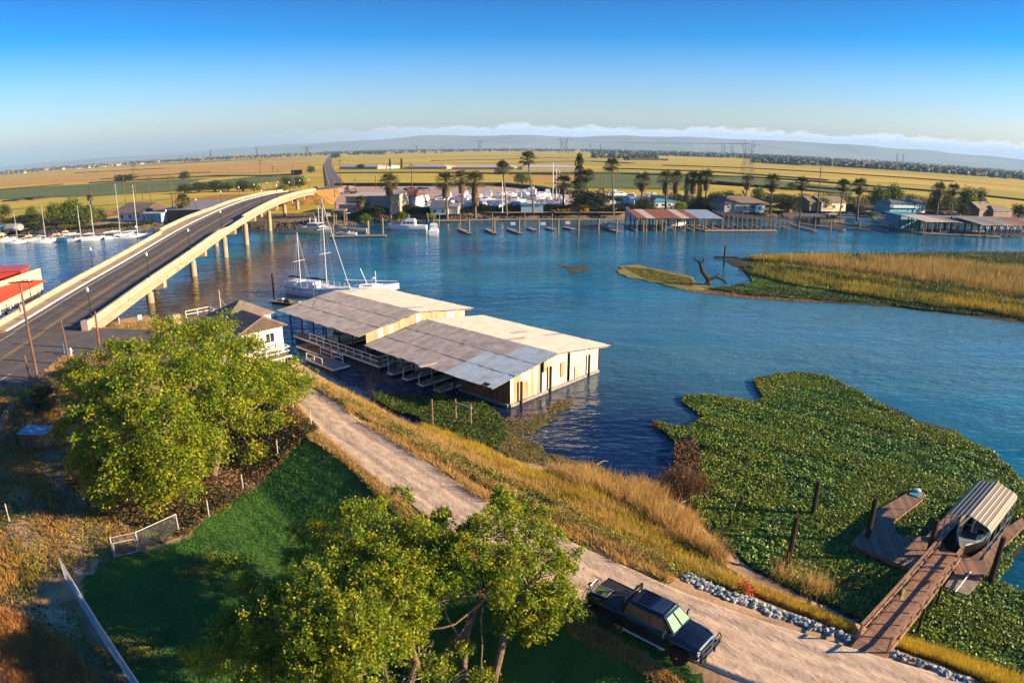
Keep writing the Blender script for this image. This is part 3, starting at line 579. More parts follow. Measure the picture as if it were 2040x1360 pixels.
# ================================================================== COVERED DOCKS
def sheet_mesh(w, l, nw, amp, name, m):
    b = MB(); n = nw * 2
    top = [(w * i / n, 0, amp if i % 2 else 0) for i in range(n + 1)]; bot = [(w * i / n, -l, amp if i % 2 else 0) for i in range(n + 1)]
    b.add(top + bot, [(i, n + 1 + i, n + 2 + i, i + 1) for i in range(n)])
    me = bpy.data.meshes.new(name); me.from_pydata(b.v, [], b.f); me.materials.append(m); return me
class Frame:
    def __init__(s, o, u, v): s.o = np.array(o[:2], float); s.u = np.array(u, float); s.v = np.array(v, float)
    def __call__(s, a, b, z): p = s.o + s.u * a + s.v * b; return (p[0], p[1], z)
    def ang(s): return math.atan2(s.u[1], s.u[0])
def covered_dock(label, C0, C1, C2, ze, zr, blue, seed):
    C0, C1, C2 = map(np.array, (C0, C1, C2)); Lu = np.linalg.norm(C1 - C0); u = (C1 - C0) / Lu; v = np.array([-u[1], u[0]]); Lv = float((C2 - C1) @ v)
    F = Frame(C0, u, v); t = thing('covered_boat_dock', label, 'boat shed'); r = random.Random(seed)
    nc = round(Lu / 0.92); wc = Lu / nc; sl = math.hypot(Lv / 2, zr - ze); rows = 3; lr = sl / rows
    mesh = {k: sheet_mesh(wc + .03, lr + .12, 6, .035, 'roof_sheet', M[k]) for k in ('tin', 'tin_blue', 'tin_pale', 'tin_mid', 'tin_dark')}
    for side in (0, 1):
        for c in range(nc):
            for k in range(rows):
                mk = 'tin'
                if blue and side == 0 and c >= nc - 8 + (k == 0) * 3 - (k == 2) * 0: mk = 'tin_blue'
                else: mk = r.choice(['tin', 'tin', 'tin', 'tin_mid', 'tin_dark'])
                if side == 1: mk = 'tin_pale' if r.random() < .95 else 'tin_mid'  # rear slope in paler tin: its sunlit look is put into the colour
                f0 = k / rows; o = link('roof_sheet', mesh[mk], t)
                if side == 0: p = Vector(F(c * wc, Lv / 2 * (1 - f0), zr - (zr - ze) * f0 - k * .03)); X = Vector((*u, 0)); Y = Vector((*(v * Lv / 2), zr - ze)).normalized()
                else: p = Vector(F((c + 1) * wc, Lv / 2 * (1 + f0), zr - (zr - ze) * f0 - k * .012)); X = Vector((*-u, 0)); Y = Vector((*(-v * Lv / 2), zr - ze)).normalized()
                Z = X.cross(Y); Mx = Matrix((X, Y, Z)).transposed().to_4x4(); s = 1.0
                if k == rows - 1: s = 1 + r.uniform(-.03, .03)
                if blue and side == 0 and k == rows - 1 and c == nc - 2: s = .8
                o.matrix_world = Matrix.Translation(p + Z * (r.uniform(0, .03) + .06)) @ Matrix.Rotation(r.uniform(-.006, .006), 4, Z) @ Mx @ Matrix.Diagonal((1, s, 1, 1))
    b = MB(); b.bar(F(-.05, Lv / 2, zr + .06), F(Lu + .05, Lv / 2, zr + .06), .30, .03); b.build('ridge_cap', M['steel'], t)
    roofz = lambda q: zr - (zr - ze) * abs(q - Lv / 2) / (Lv / 2)
    b = MB()
    for k in range(8):
        a = .3 + (Lu - .6) * k / 7
        for q0, q1 in ((0.05, Lv / 2), (Lv / 2, Lv - .05)): b.bar(F(a, q0, roofz(q0) - .12), F(a, q1, roofz(q1) - .12), .09, .16)
    for q in np.linspace(.1, Lv - .1, 11): b.bar(F(.02, q, roofz(q) - .03), F(Lu - .02, q, roofz(q) - .03), .09, .05)
    b.build('roof_frame', M['wood'], t)
    return t, F, Lu, Lv, roofz
E2 = 2.72
c0, c1, c2 = at(725, 688, E2), at(983, 774, E2), at(1209, 687, E2)
s2, F2, L2u, L2v, rz2 = covered_dock('lower covered boat dock with bluish tin roof sheets and cream board end wall', c0, c1, c2, E2, 4.0, True, 3)
s1, F1, L1u, L1v, rz1 = covered_dock('higher covered boat dock with plain tin roof behind the lower one', at(553, 618, 3.9), at(715, 670, 3.9), at(940, 614, 3.9), 3.9, 5.1, False, 5)
def boards(t, F, a, q0, q1, zb, ztop, w, mats, r, axis='v', skip=()):
    n = max(1, round((q1 - q0) / w)); w = (q1 - q0) / n
    for k in range(n):
        if k in skip: continue
        x0, x1 = q0 + k * w + .018, q0 + (k + 1) * w - .018; o = r.uniform(-.035, .035); zz = zb + r.uniform(-.08, .04)
        P = (lambda q, z, d: F(a + d, q, z)) if axis == 'v' else (lambda q, z, d: F(q, a + d, z))
        b = MB(); b.add([P(x0, zz, o), P(x1, zz, o), P(x1, ztop(x1), o), P(x0, ztop(x0), o), P(x0, zz, o - .05), P(x1, zz, o - .05), P(x1, ztop(x1), o - .05), P(x0, ztop(x0), o - .05)],
              [(0, 1, 2, 3), (7, 6, 5, 4), (0, 4, 5, 1), (1, 5, 6, 2), (2, 6, 7, 3), (3, 7, 4, 0)]); b.build('siding_board', M[r.choice(mats)], t)
r = random.Random(11)
boards(s2, F2, L2u - .06, 2.5, 8.3, .25, lambda q: rz2(q) - .06, .55, ['board', 'board_tan', 'board_tan', 'board'], r, skip=(9,))
boards(s2, F2, L2u - .06, 8.3, L2v - 2.5, .25, lambda q: rz2(q) - .06, .45, ['board', 'board', 'board', 'board'], r, skip=(8,))
boards(s2, F2, 2.5, 14.6, L2u - .2, .2, lambda q: rz2(2.5) - .08, .5, ['board_brown'], r, axis='u')
boards(s2, F2, L2v - 2.5, .4, L2u - .2, .2, lambda q: rz2(2.5) - .08, .9, ['board'], r, axis='u')
b = MB(); b.add([F2(L2u + .02, 7.45, .3), F2(L2u + .02, 8.15, .3), F2(L2u + .02, 8.15, 2.5), F2(L2u + .02, 7.45, 2.5), F2(L2u - .04, 7.45, .3), F2(L2u - .04, 8.15, .3), F2(L2u - .04, 8.15, 2.5), F2(L2u - .04, 7.45, 2.5)], [(0, 1, 2, 3), (7, 6, 5, 4), (0, 4, 5, 1), (1, 5, 6, 2), (2, 6, 7, 3), (3, 7, 4, 0)]); b.build('door', M['white'], s2)
M['rust_stain'] = mat('rust_streaked_sheet', (0.55, 0.42, 0.28), 0.8, 0.3, 1.4, col2=(0.30, 0.14, 0.06), stretch=(1.5, 1.5, .25))
for q, w_, z0_, z1_ in ((4.3, 1.0, .4, 2.2), (10.6, .8, 1.2, 2.9), (13.2, .7, .4, 1.8)):
    b = MB(); b.add([F2(L2u + .03, q, z0_), F2(L2u + .03, q + w_, z0_ + .03), F2(L2u + .03, q + w_, z1_), F2(L2u + .03, q, z1_ - .04), F2(L2u - .02, q, z0_), F2(L2u - .02, q + w_, z0_ + .03), F2(L2u - .02, q + w_, z1_), F2(L2u - .02, q, z1_ - .04)], [(0, 1, 2, 3), (7, 6, 5, 4), (0, 4, 5, 1), (1, 5, 6, 2), (2, 6, 7, 3), (3, 7, 4, 0)]); b.build('patch_sheet', M['rust_stain'], s2)
for q, h0 in ((3.9, 2.5), (8.6, 3.0), (L2v - 4.6, 2.7)):
    p = F2(L2u + .22, q, 0); MB().tube([(p[0], p[1], -1.5), (p[0], p[1], h0)], .14, 8).build('mooring_pile', M['wood_dark'], s2)
b = MB(); b.bar(F2(L2u - .1, 2.4, .18), F2(L2u - .1, L2v - 2.4, .18), .5, .3); b.bar(F2(14.5, 2.4, .18), F2(L2u - .1, 2.4, .18), .5, .3); b.build('wall_float', M['wood_grey'], s2)
boards(s1, F1, L1u - .25, 1.2, L1v - 1.4, 2.2, lambda q: rz1(q) - .08, .9, ['board_tan', 'board_tan', 'board'], r)
for F, Lu, Lv, rzf, t in ((F1, L1u, L1v, rz1, s1), (F2, L2u, L2v, rz2, s2)):
    for k in range(7):
        for q in (1.6, Lv * .36, Lv * .64, Lv - 1.6):
            a = .6 + (Lu - 1.2) * k / 6
            if t is s2 and k > 4 and q < 3: continue
            p = F(a, q, 0); MB().tube([(p[0], p[1], -1.5), (p[0], p[1], rzf(q) - .2)], .11, 6).build('post', M['wood_dark'], t)
def float_dock(label, F, a0, a1, b0, b1, z, m='wood_grey', board=.3, along='u', name='floating_dock', group=None, frame='white'):
    t = thing(name, label, 'dock', group=group); b = MB(); n = max(1, int(((a1 - a0) if along == 'u' else (b1 - b0)) / board))
    for k in range(n):
        if along == 'u': x0 = a0 + (a1 - a0) * k / n; x1 = a0 + (a1 - a0) * (k + 1) / n - .02; P = [F(x0, b0, z), F(x1, b0, z), F(x1, b1, z), F(x0, b1, z)]
        else: y0 = b0 + (b1 - b0) * k / n; y1 = b0 + (b1 - b0) * (k + 1) / n - .02; P = [F(a0, y0, z), F(a1, y0, z), F(a1, y1, z), F(a0, y1, z)]
        b.slab(P, .05)
    stuff(b.build('deck_boards', M[m], t)); b = MB()
    for p, q in ((F(a0, b0, z - .14), F(a1, b0, z - .14)), (F(a1, b0, z - .14), F(a1, b1, z - .14)), (F(a1, b1, z - .14), F(a0, b1, z - .14)), (F(a0, b1, z - .14), F(a0, b0, z - .14))): b.bar(p, q, .09, .2)
    b.build('rim', M[frame], t); b = MB(); b.slab([F(a0 + .1, b0 + .1, z - .12), F(a1 - .1, b0 + .1, z - .12), F(a1 - .1, b1 - .1, z - .12), F(a0 + .1, b1 - .1, z - .12)], z); b.build('float', M['black'], t)
    return t
def railing(t, pts, h, m, sp=1.8, w=.08, mid=True, name='railing'):
    for p, q in zip(pts[:-1], pts[1:]):
        p, q = np.array(p), np.array(q); n = max(1, round(np.linalg.norm(q - p) / sp))
        for k in range(n + 1):
            c = p + (q - p) * k / n; MB().bar(c, c + [0, 0, h], w).build('rail_post', m, t)
        MB().bar(p + [0, 0, h], q + [0, 0, h], w * 1.3, w * .7).build('rail', m, t)
        if mid: MB().bar(p + [0, 0, h * .5], q + [0, 0, h * .5], w * .6, w * .8).build('rail', m, t)
w1 = float_dock('white railed walkway along the front of the higher covered dock', F1, 3.2, L1u + 3.2, .5, 2.0, .75)
railing(w1, [F1(7.5, .55, .75), F1(L1u + 3.1, .55, .75), F1(L1u + 3.1, 1.9, .75)], 1.05, M['white'], 1.7, .11)
for k, a in enumerate((4.6, 7.4, 10.2, 13.0)):
    t = float_dock(f'finger float {["nearest the white railed walkway","second from the white railed walkway","third from the white railed walkway","beside the brown board wall"][k]} under the lower dock roof', F2, a, a + 1.05, -.1, L2v - 3, .5, along='v', name='finger_float', group='finger floats under the lower roof')
    if k < 3: railing(t, [F2(a + .05, .1, .5), F2(a + .05, 2.0, .5)], 1.0, M['white'], 1.9, .09, mid=False)
for k, a in enumerate((6.0, 10.5, 15)): float_dock(f'finger float {["left","middle","last"][k]} bay under the higher dock roof', F1, a, a + 1.0, 2.1, L1v - 3, .5, along='v', name='finger_float')
# low platform with rail beside the office deck
FP = Frame(at(664, 738, .5), -F1.v * -1 * -1, F1.u * -1); 
pf = Frame(at(664, 735, .5), np.array([F1.u[0], F1.u[1]]) * -1, F1.v)
t = float_dock('grey low float with handrail between the office deck and covered dock', pf, 0, 6.5, 0, 2.4, .5); railing(t, [pf(1.2, 2.2, .5), pf(6.3, 2.2, .5)], 1.0, M['white'], 2.4, .08); railing(t, [pf(2.6, .1, .5), pf(6.3, .1, .5)], .7, M['white'], 2.4, .08, mid=False)
pf2 = Frame(at(630, 702, .6), F1.u * -1, F1.v); t = float_dock('dark cluttered float under the higher dock roof edge', pf2, -3.0, 5, 0, 3, .55, m='wood')
b = MB()
for k in range(26): b.box(pf2(random.uniform(-2.4, 3), random.uniform(.4, 2.5), .62), (random.uniform(.3, 1.3), .15, .12), random.uniform(0, 3))
b.build('scrap_lumber', M['wood'], t)
# small brown hand crank antenna tripod on the roof
t = thing('roof_antenna', 'thin tripod antenna standing on the higher tin roof', 'antenna', at3(627, 612, 4.45)); b = MB()
for a in (0, 2.1, 4.2): b.bar((.4 * math.cos(a), .4 * math.sin(a), 0), (0, 0, 1.0), .03)
b.build('legs', M['black'], t); MB().bar((0, 0, .9), (0, 0, 2.6), .035).build('mast', M['steel'], t)
# loose sheet on the lower eave
p = F2(11.8, .2, rz2(.2) + .16); tag(MB().box(p, (2.3, .55, .06), F2.ang() + 1.5).build('loose_roof_sheet', M['tin_pale']), 'curled loose pale sheet lying on the lower roof eave', 'roof sheet')
# ------------------------------------------------------------------ dock office
def roof_hip(Ff, a0, a1, b0, b1, ze, zr, ov, gable_end=None):
    A0, A1, B0, B1 = a0 - ov, a1 + ov, b0 - ov, b1 + ov; mb = (B0 + B1) / 2; hl = (B1 - B0) / 2 * .85
    r0 = A0 + (0 if gable_end in ('both', 'a0') else hl); r1 = A1 - (0 if gable_end in ('both', 'a1') else hl)
    b = MB(); P = [Ff(A0, B0, ze), Ff(A1, B0, ze), Ff(A1, B1, ze), Ff(A0, B1, ze), Ff(r0, mb, zr), Ff(r1, mb, zr)]; D = [(p[0], p[1], p[2] - .14) for p in P]
    b.add(P + D, [(0, 1, 5, 4), (1, 2, 5), (2, 3, 4, 5), (3, 0, 4), (6, 10, 11, 7), (7, 11, 8), (8, 11, 10, 9), (9, 10, 6), (0, 6, 7, 1), (1, 7, 8, 2), (2, 8, 9, 3), (3, 9, 6, 0)]); return b
def house(name, label, cat, Ff, L, D, h, zr, z0=GL, wall='white', roof='shingle', gable='both', ov=.4, wins=(), doors=(), group=None, wframe='white', base=0.0, bandroof=None):
    t = thing(name, label, cat, group=group); zb = z0; b = MB(); P = lambda a, q, z: Ff(a, q, z)
    b.add([P(0, 0, zb - base), P(L, 0, zb - base), P(L, D, zb - base), P(0, D, zb - base), P(0, 0, zb + h), P(L, 0, zb + h), P(L, D, zb + h), P(0, D, zb + h)], [(0, 1, 5, 4), (1, 2, 6, 5), (2, 3, 7, 6), (3, 0, 4, 7), (4, 5, 6, 7)])
    if gable in ('both', 'a1') and zr > .3: b.add([P(L, 0, zb + h), P(L, D, zb + h), P(L, D / 2, zb + h + zr)], [(0, 1, 2)])
    if gable in ('both', 'a0') and zr > .3: b.add([P(0, 0, zb + h), P(0, D, zb + h), P(0, D / 2, zb + h + zr)], [(0, 1, 2)])
    b.build('wall', M[wall], t)
    if gable == 'flat':
        MB().slab([P(-ov, -ov, zb + h + .2), P(L + ov, -ov, zb + h + .2), P(L + ov, D + ov, zb + h + .2 + zr), P(-ov, D + ov, zb + h + .2 + zr)], .22).build('roof', M[roof], t)
    else: roof_hip(Ff, 0, L, 0, D, zb + h + .05, zb + h + zr + .12, ov, None if gable == 'hip' else gable).build('roof', M[roof], t)
    for w in wins:
        side, c, zc, ww, hh = w
        G = {'f': lambda a, z, d: P(a, -d, z), 'r': lambda a, z, d: P(L + d, a, z), 'l': lambda a, z, d: P(-d, a, z), 'b': lambda a, z, d: P(a, D + d, z)}[side]
        fr = MB(); e = .09
        for (x0, x1, y0, y1) in ((c - ww / 2 - e, c + ww / 2 + e, zc - hh / 2 - e, zc - hh / 2), (c - ww / 2 - e, c + ww / 2 + e, zc + hh / 2, zc + hh / 2 + e), (c - ww / 2 - e, c - ww / 2, zc - hh / 2, zc + hh / 2), (c + ww / 2, c + ww / 2 + e, zc - hh / 2, zc + hh / 2), (c - .03, c + .03, zc - hh / 2, zc + hh / 2)):
            A = [G(x0, zb + y0, .06), G(x1, zb + y0, .06), G(x1, zb + y1, .06), G(x0, zb + y1, .06)]; B_ = [G(x0, zb + y0, .0), G(x1, zb + y0, .0), G(x1, zb + y1, .0), G(x0, zb + y1, .0)]
            fr.add(A + B_, [(0, 1, 2, 3), (0, 4, 5, 1), (1, 5, 6, 2), (2, 6, 7, 3), (3, 7, 4, 0)])
        fo = fr.build('window', M[wframe], t)
        MB().add([G(c - ww / 2, zb + zc - hh / 2, .02), G(c + ww / 2, zb + zc - hh / 2, .02), G(c + ww / 2, zb + zc + hh / 2, .02), G(c - ww / 2, zb + zc + hh / 2, .02)], [(0, 1, 2, 3)]).build('pane', M['glass'], fo)
    for w in doors:
        side, c, ww, hh, mm = w
        G = {'f': lambda a, z, d: P(a, -d, z), 'r': lambda a, z, d: P(L + d, a, z), 'l': lambda a, z, d: P(-d, a, z)}[side]
        MB().add([G(c - ww / 2, zb + .02, .05), G(c + ww / 2, zb + .02, .05), G(c + ww / 2, zb + hh, .05), G(c - ww / 2, zb + hh, .05), G(c - ww / 2, zb + .02, 0), G(c + ww / 2, zb + .02, 0), G(c + ww / 2, zb + hh, 0), G(c - ww / 2, zb + hh, 0)], [(0, 1, 2, 3), (0, 4, 5, 1), (1, 5, 6, 2), (2, 6, 7, 3), (3, 7, 4, 0)]).build('door', M[mm], t)
    return t
ce = at(557, 645, 5.2); fo = Frame(ce - F1.u * 7.0 - F1.v * 5.4, F1.u, F1.v)
M['officewall'] = mat('cream_white_office_wall', (0.80, 0.76, 0.64), 0.7, 0.06, 1)
off = house('dock_office', 'cream dock office with brown hip roof behind the big tree', 'office building', fo, 7.2, 5.6, 2.8, 1.5, 2.3, 'officewall', 'shingle', 'a1', .5,
      wins=[('r', 1.2, 1.5, 1.0, 1.0), ('r', 3.8, 1.5, 1.1, 1.1), ('f', 2.2, 1.5, 1.4, 1.0), ('f', 5.2, 1.5, 1.4, 1.0), ('r', 2.8, 3.4, .5, .5)], base=2.0)
fo2 = Frame(fo(-5.5, 1.8, 0), F1.u, F1.v)
house('dock_annex', 'hip roofed annex joined behind the cream dock office', 'office building', fo2, 5.2, 6.2, 2.7, 1.8, 2.3, 'officewall', 'shingle', 'hip', .5, wins=[('f', 2.5, 1.4, 1.4, 1)], base=2.0)
def deck(label, Ff, a0, a1, b0, b1, z, rails, m='wood', legs=True, rm='white'):
    t = float_dock(label, Ff, a0, a1, b0, b1, z, m=m, name='raised_deck'); 
    for ch in list(t.children):
        if ch.name.startswith('float'): bpy.data.objects.remove(ch)
    if legs:
        for a in np.linspace(a0 + .2, a1 - .2, 4):
            for q in (b0 + .2, b1 - .2): p = Ff(a, q, 0); MB().bar((p[0], p[1], -1.5), (p[0], p[1], z - .1), .2).build('pile', M['wood_dark'], t)
    railing(t, rails, 1.05, M[rm], 1.7, .11); return t
fd = Frame(fo(7.4, -.2, 0), F1.u, F1.v)
deck('white railed timber deck at the sunlit end of the dock office', fd, 0, 3.0, -1.5, 5.0, 2.1, [fd(0.1, -1.4, 2.1), fd(2.9, -1.4, 2.1), fd(2.9, 4.9, 2.1), fd(.1, 4.9, 2.1)])
fl = Frame(at(400, 648, 1.9), F1.u, F1.v)
deck('white railed landing deck upstream of the dock office', fl, -6, 1.5, 0, 4.0, 2.0, [fl(-5.9, .1, 2.0), fl(-5.9, 3.9, 2.0), fl(1.4, 3.9, 2.0)])
t = thing('flagpole', 'thin pale pole with stay beside the landing deck', 'pole', fl(0, 3.4, 2.0)); MB().tube([(0, 0, 0), (0, 0, 4.6)], [.06, .03], 6).build('pole', M['white'], t); MB().bar((0, 0, 3.2), (4.5, -3.4, .6), .03).build('stay', M['white'], t)
tag(MB().box(at3(352, 637, 2.3), (1.1, 1.0, 1.7), .7).build('utility_box', M['tanwall']), 'tan utility box on the landing deck by the white rail', 'box')
# ================================================================== NEAR DOCK, GANGWAY, BOAT SHELTER
def scan(poly, d, w, gap, z, th):                            # boards across an outline, running along direction d
    d = np.array(d) / np.linalg.norm(d); n = np.array([-d[1], d[0]]); P = np.array(poly); k0, k1 = (P @ n).min(), (P @ n).max(); b = MB(); k = k0 + w / 2
    while k < k1:
        ts = []
        for i in range(len(P)):
            a, c = P[i], P[(i + 1) % len(P)]; na, nc = a @ n, c @ n
            if (na > k) != (nc > k): q = a + (c - a) * (k - na) / (nc - na); ts.append(q @ d)
        ts.sort()
        for t0, t1 in zip(ts[::2], ts[1::2]):
            if t1 - t0 > .1: p, q = d * t0 + n * k, d * t1 + n * k; zz = z + random.uniform(-.006, .006); b.bar((*p, zz), (*q, zz), w - gap, th)
        k += w
    return b
M['dockboard'] = mat('sun_worn_dock_boards', (0.34, 0.20, 0.125), 0.8, 0.3, 1.4, col2=(0.20, 0.125, 0.085), island=True)
DZ = .52
cfl, cfr, cbl = at(1885, 1022, 2.9), at(1967, 1067, 2.9), at(1943, 960, 2.9)
ca = (cbl - cfl); cl = np.linalg.norm(ca); ca = ca / cl; cw_ = cfr - cfl; cw = np.linalg.norm(cw_); cn = np.array([ca[1], -ca[0]]); FC = Frame(cfl, ca, cn); cw = float(cw_ @ cn)
dock = thing('floating_boat_dock', 'brown floating boat dock of narrow boards with angled swim finger', 'dock')
wing = PXS(DZ, [(1695, 1082), (1728, 1047), (1740, 1020), (1822, 973), (1842, 982), (1838, 993), (1779, 1037), (1785, 1060), (1800, 1069), (1850, 1068), (1878, 1078), (1886, 1100), (1905, 1112), (1875, 1152), (1815, 1133)])
stuff(scan(wing, (0.30, 1), .155, .022, DZ, .04).build('deck_boards', M['dockboard'], dock))
right = PXS(DZ, [(1908, 1114), (1935, 1110), (1958, 1094), (1990, 1062), (2036, 1030), (2042, 1044), (1994, 1092), (1955, 1152), (1900, 1142)])
stuff(scan(right, (0.30, 1), .155, .022, DZ, .04).build('deck_boards', M['dockboard'], dock))
fing = [FC(-.3, .02, 0)[:2], FC(cl + .4, .02, 0)[:2], FC(cl + .4, -1.0, 0)[:2], FC(-.9, -1.0, 0)[:2]]
stuff(scan(fing, cn, .155, .022, DZ, .04).build('deck_boards', M['dockboard'], dock))
for pl, nm in ((wing, 'rim'), (right, 'rim'), (fing, 'rim')):
    b = MB()
    for p, q in zip(pl, list(pl[1:]) + [pl[0]]): b.bar((*p, DZ - .16), (*q, DZ - .16), .06, .28)
    b.build('rim', M['wood_red'], dock)
for c in [(1760, 1080), (1840, 1100), (1800, 1010), (1925, 1125), (1990, 1080)]:
    MB().box(at3(*c, .2), (2.0, 1.0, .34), .8).build('float_drum', M['black'], dock)
gw = thing('gangway', 'long redwood gangway with railings from the levee road to the dock', 'gangway')
g0, g1 = np.array(at3(1738, 1287, 2.62)), np.array(at3(1893, 1098, .72)); gd = g1 - g0; gl = float(np.linalg.norm(gd)); gu = gd / gl; gh = gu[:2] / np.linalg.norm(gu[:2]); gn = np.array([-gh[1], gh[0], 0]); hwid = .74
npk = 96; pm = None; r = random.Random(4)
for k in range(npk):
    c = g0 + gd * (k + .5) / npk + [0, 0, r.uniform(0, .006)]
    if pm is None: b = MB(); b.box((0, 0, 0), (gl / npk - .018, hwid * 2, .04)); o = b.build('plank', M['wood_red'], gw); pm = o.data
    else: o = link('plank', pm, gw)
    o.location = c; o.rotation_euler = (0, -math.asin(gu[2]) + r.uniform(-.01, .01), math.atan2(gh[1], gh[0]))
for s in (-1, 1):
    b = MB(); b.bar(g0 + gn * s * .8 + [0, 0, -.13], g1 + gn * s * .8 + [0, 0, -.13], .07, .26); b.build('side_beam', M['wood_red'], gw)
    MB().bar(g0 + gn * s * .8 + [0, 0, 1.0], g1 + gn * s * .8 + [0, 0, 1.0], .15, .05).build('handrail', M['wood_red'], gw)
    MB().bar(g0 + gn * s * .8 + [0, 0, .5], g1 + gn * s * .8 + [0, 0, .5], .05, .13).build('handrail', M['wood_red'], gw)
    for k in range(10): c = g0 + gd * (k + .03) / 9.1 + gn * s * .8; MB().bar(c - [0, 0, .1], c + [0, 0, 1.0], .10).build('rail_post', M['wood_red'], gw)
for k in range(8): c = g0 + gd * (k + .5) / 8; MB().bar(c + gn * .8 - [0, 0, .1], c - gn * .8 - [0, 0, .1], .09, .12).build('cross_beam', M['wood_red'], gw)
b = MB(); b.box(g0 + [-.45, -.45, -.04], (1.3, 1.75, .09), math.atan2(gh[1], gh[0])); b.box(g0 + [-.9, -.85, -.12], (.6, 1.9, .07), math.atan2(gh[1], gh[0])); b.build('landing', M['wood_red'], gw)
for f in (.38, .62):
    c = g0 + gd * f
    for s in (-1, 1): MB().tube([c + gn * s * .95 - [0, 0, c[2] + 1.2], c + gn * s * .95 + [0, 0, .1]], .09, 6).build('support_pile', M['wood_dark'], gw)
# planks leaning across the gangway
tag(MB().bar(at3(1805, 1115, 1.35), at3(1872, 1138, 2.1), .12, .04).build('loose_board', M['wood_grey']), 'grey loose board lying across the gangway railings', 'board')
tag(MB().bar(at3(1815, 1132, 1.7), at3(1795, 1196, 1.9), .16, .05).build('loose_board', mat('mossy_board', (.32, .33, .12), .9, .3, 3)), 'mossy yellowish board leaning inside the gangway railing', 'board')
tag(MB().bar(at3(1858, 1140, .9), at3(1850, 1170, 1.9), .05, .05).build('loose_pole', M['wood']), 'thin pole leaning against the gangway floor', 'pole')
pz = [((1728, 1068), 992, DZ, 'beside the swim finger'), ((1848, 1108), 1035, DZ, 'beside the gangway end'), ((1976, 1147), 1070, DZ, 'at the outer corner of the dark deck wedge'), ((1618, 1028), 958, 0, 'standing alone furthest out in the green weed'), ((1567, 1132), 1030, 0, 'standing in the green weed near the bank reeds')]
for (px, py), pt, z, w in pz:
    x, y = at(px, py, z); h = hgt(px, py, pt, z); b = MB(); lean = (.10, .05) if py == 1132 else (.03, .02)
    b.tube([(0, 0, -2.2), (0, 0, 0), (lean[0] * .5, lean[1] * .5, h * .6), (lean[0], lean[1], h)], [.21, .20, .19, .17], 9)
    t = b.build('dock_pile', M['wood_dark'], loc=(x, y, z)); tag(t, f'tall dark tarred timber pile {w}', 'pile', 'tall timber piles around the boat dock')
# low service float
lf = thing('low_float', 'small grey low float beside the gangway with a white pipe on it', 'dock')
P = PXS(.35, [(1882, 1168), (1925, 1185), (1958, 1150), (1905, 1130)])
stuff(scan(P, P[1][0:2] if False else np.array(P[1]) - np.array(P[0]), .2, .02, .35, .05).build('deck_boards', M['wood_grey'], lf)); b = MB()
for p, q in zip(P, P[1:] + P[:1]): b.bar((*p, .22), (*q, .22), .08, .22)
b.build('rim', M['wood_grey'], lf)
tag(MB().tube([at3(1903, 1178, .5), at3(1934, 1138, .62)], .045, 6).build('white_pipe', M['white']), 'white pipe lying across the small low float', 'pipe')
# boat shelter
sh = thing('boat_shelter', 'open boat shelter with ribbed pale metal roof over a speedboat', 'boat shelter')
prof = [(-.02, 2.35), (.0, 2.62), (.22, 2.80), (cw / 2 - .25, 3.16), (cw / 2, 3.22), (cw / 2 + .25, 3.16), (cw - .22, 2.80), (cw, 2.62), (cw + .02, 2.35)]
prof = [(a, z + .22) for a, z in prof]
def along(dist):                                             # point on the roof profile at an arc length
    for (a0, z0), (a1, z1) in zip(prof[:-1], prof[1:]):
        l = math.hypot(a1 - a0, z1 - z0)
        if dist <= l + 1e-9: f = dist / l; return (a0 + (a1 - a0) * f, z0 + (z1 - z0) * f)
        dist -= l
    return prof[-1]
tot = sum(math.hypot(a1 - a0, z1 - z0) for (a0, z0), (a1, z1) in zip(prof[:-1], prof[1:])); npan = 12
for k in range(npan):
    b = MB(); pts = []
    for j in range(5): d = tot * (k + j / 4) / npan; a, z = along(min(d, tot)); pts.append((a, z + (.035 if j in (0, 4) else 0)))
    l1 = cl + .15
    b.add([FC(-.15, a, z) for a, z in pts] + [FC(l1, a, z) for a, z in pts] + [FC(-.15, a, z - .03) for a, z in pts] + [FC(l1, a, z - .03) for a, z in pts],
          [(i, i + 1, 6 + i, 5 + i) for i in range(4)] + [(10 + i, 15 + i, 16 + i, 11 + i) for i in range(4)] + [(i, 10 + i, 11 + i, i + 1) for i in range(4)])
    b.build('roof_panel', mat('ribbed_roof_cream', (.28, .24, .175), .5, .06, 1, metal=.1) if k == 0 else bpy.data.materials['ribbed_roof_cream'], sh)
for k in range(5):
    a = (cl - .2) * k / 4 + .1
    for q in (.02, cw - .02): p = FC(a, q, 0); MB().bar((p[0], p[1], DZ), (p[0], p[1], 2.6), .06).build('post', M['steel'], sh)
    b = MB()
    for (a0, z0), (a1, z1) in zip(prof[1:-2], prof[2:-1]): b.bar(FC(a, a0, z0 - .07), FC(a, a1, z1 - .07), .05)
    b.build('rafter', M['steel'], sh)
b = MB()
for q in (.05, cw - .05): b.bar(FC(0, q, 1.3), FC(cl, q, 1.3), .05); b.bar(FC(0, q, .6), FC(cl, q, .6), .05)
b.build('side_rail', M['steel'], sh)
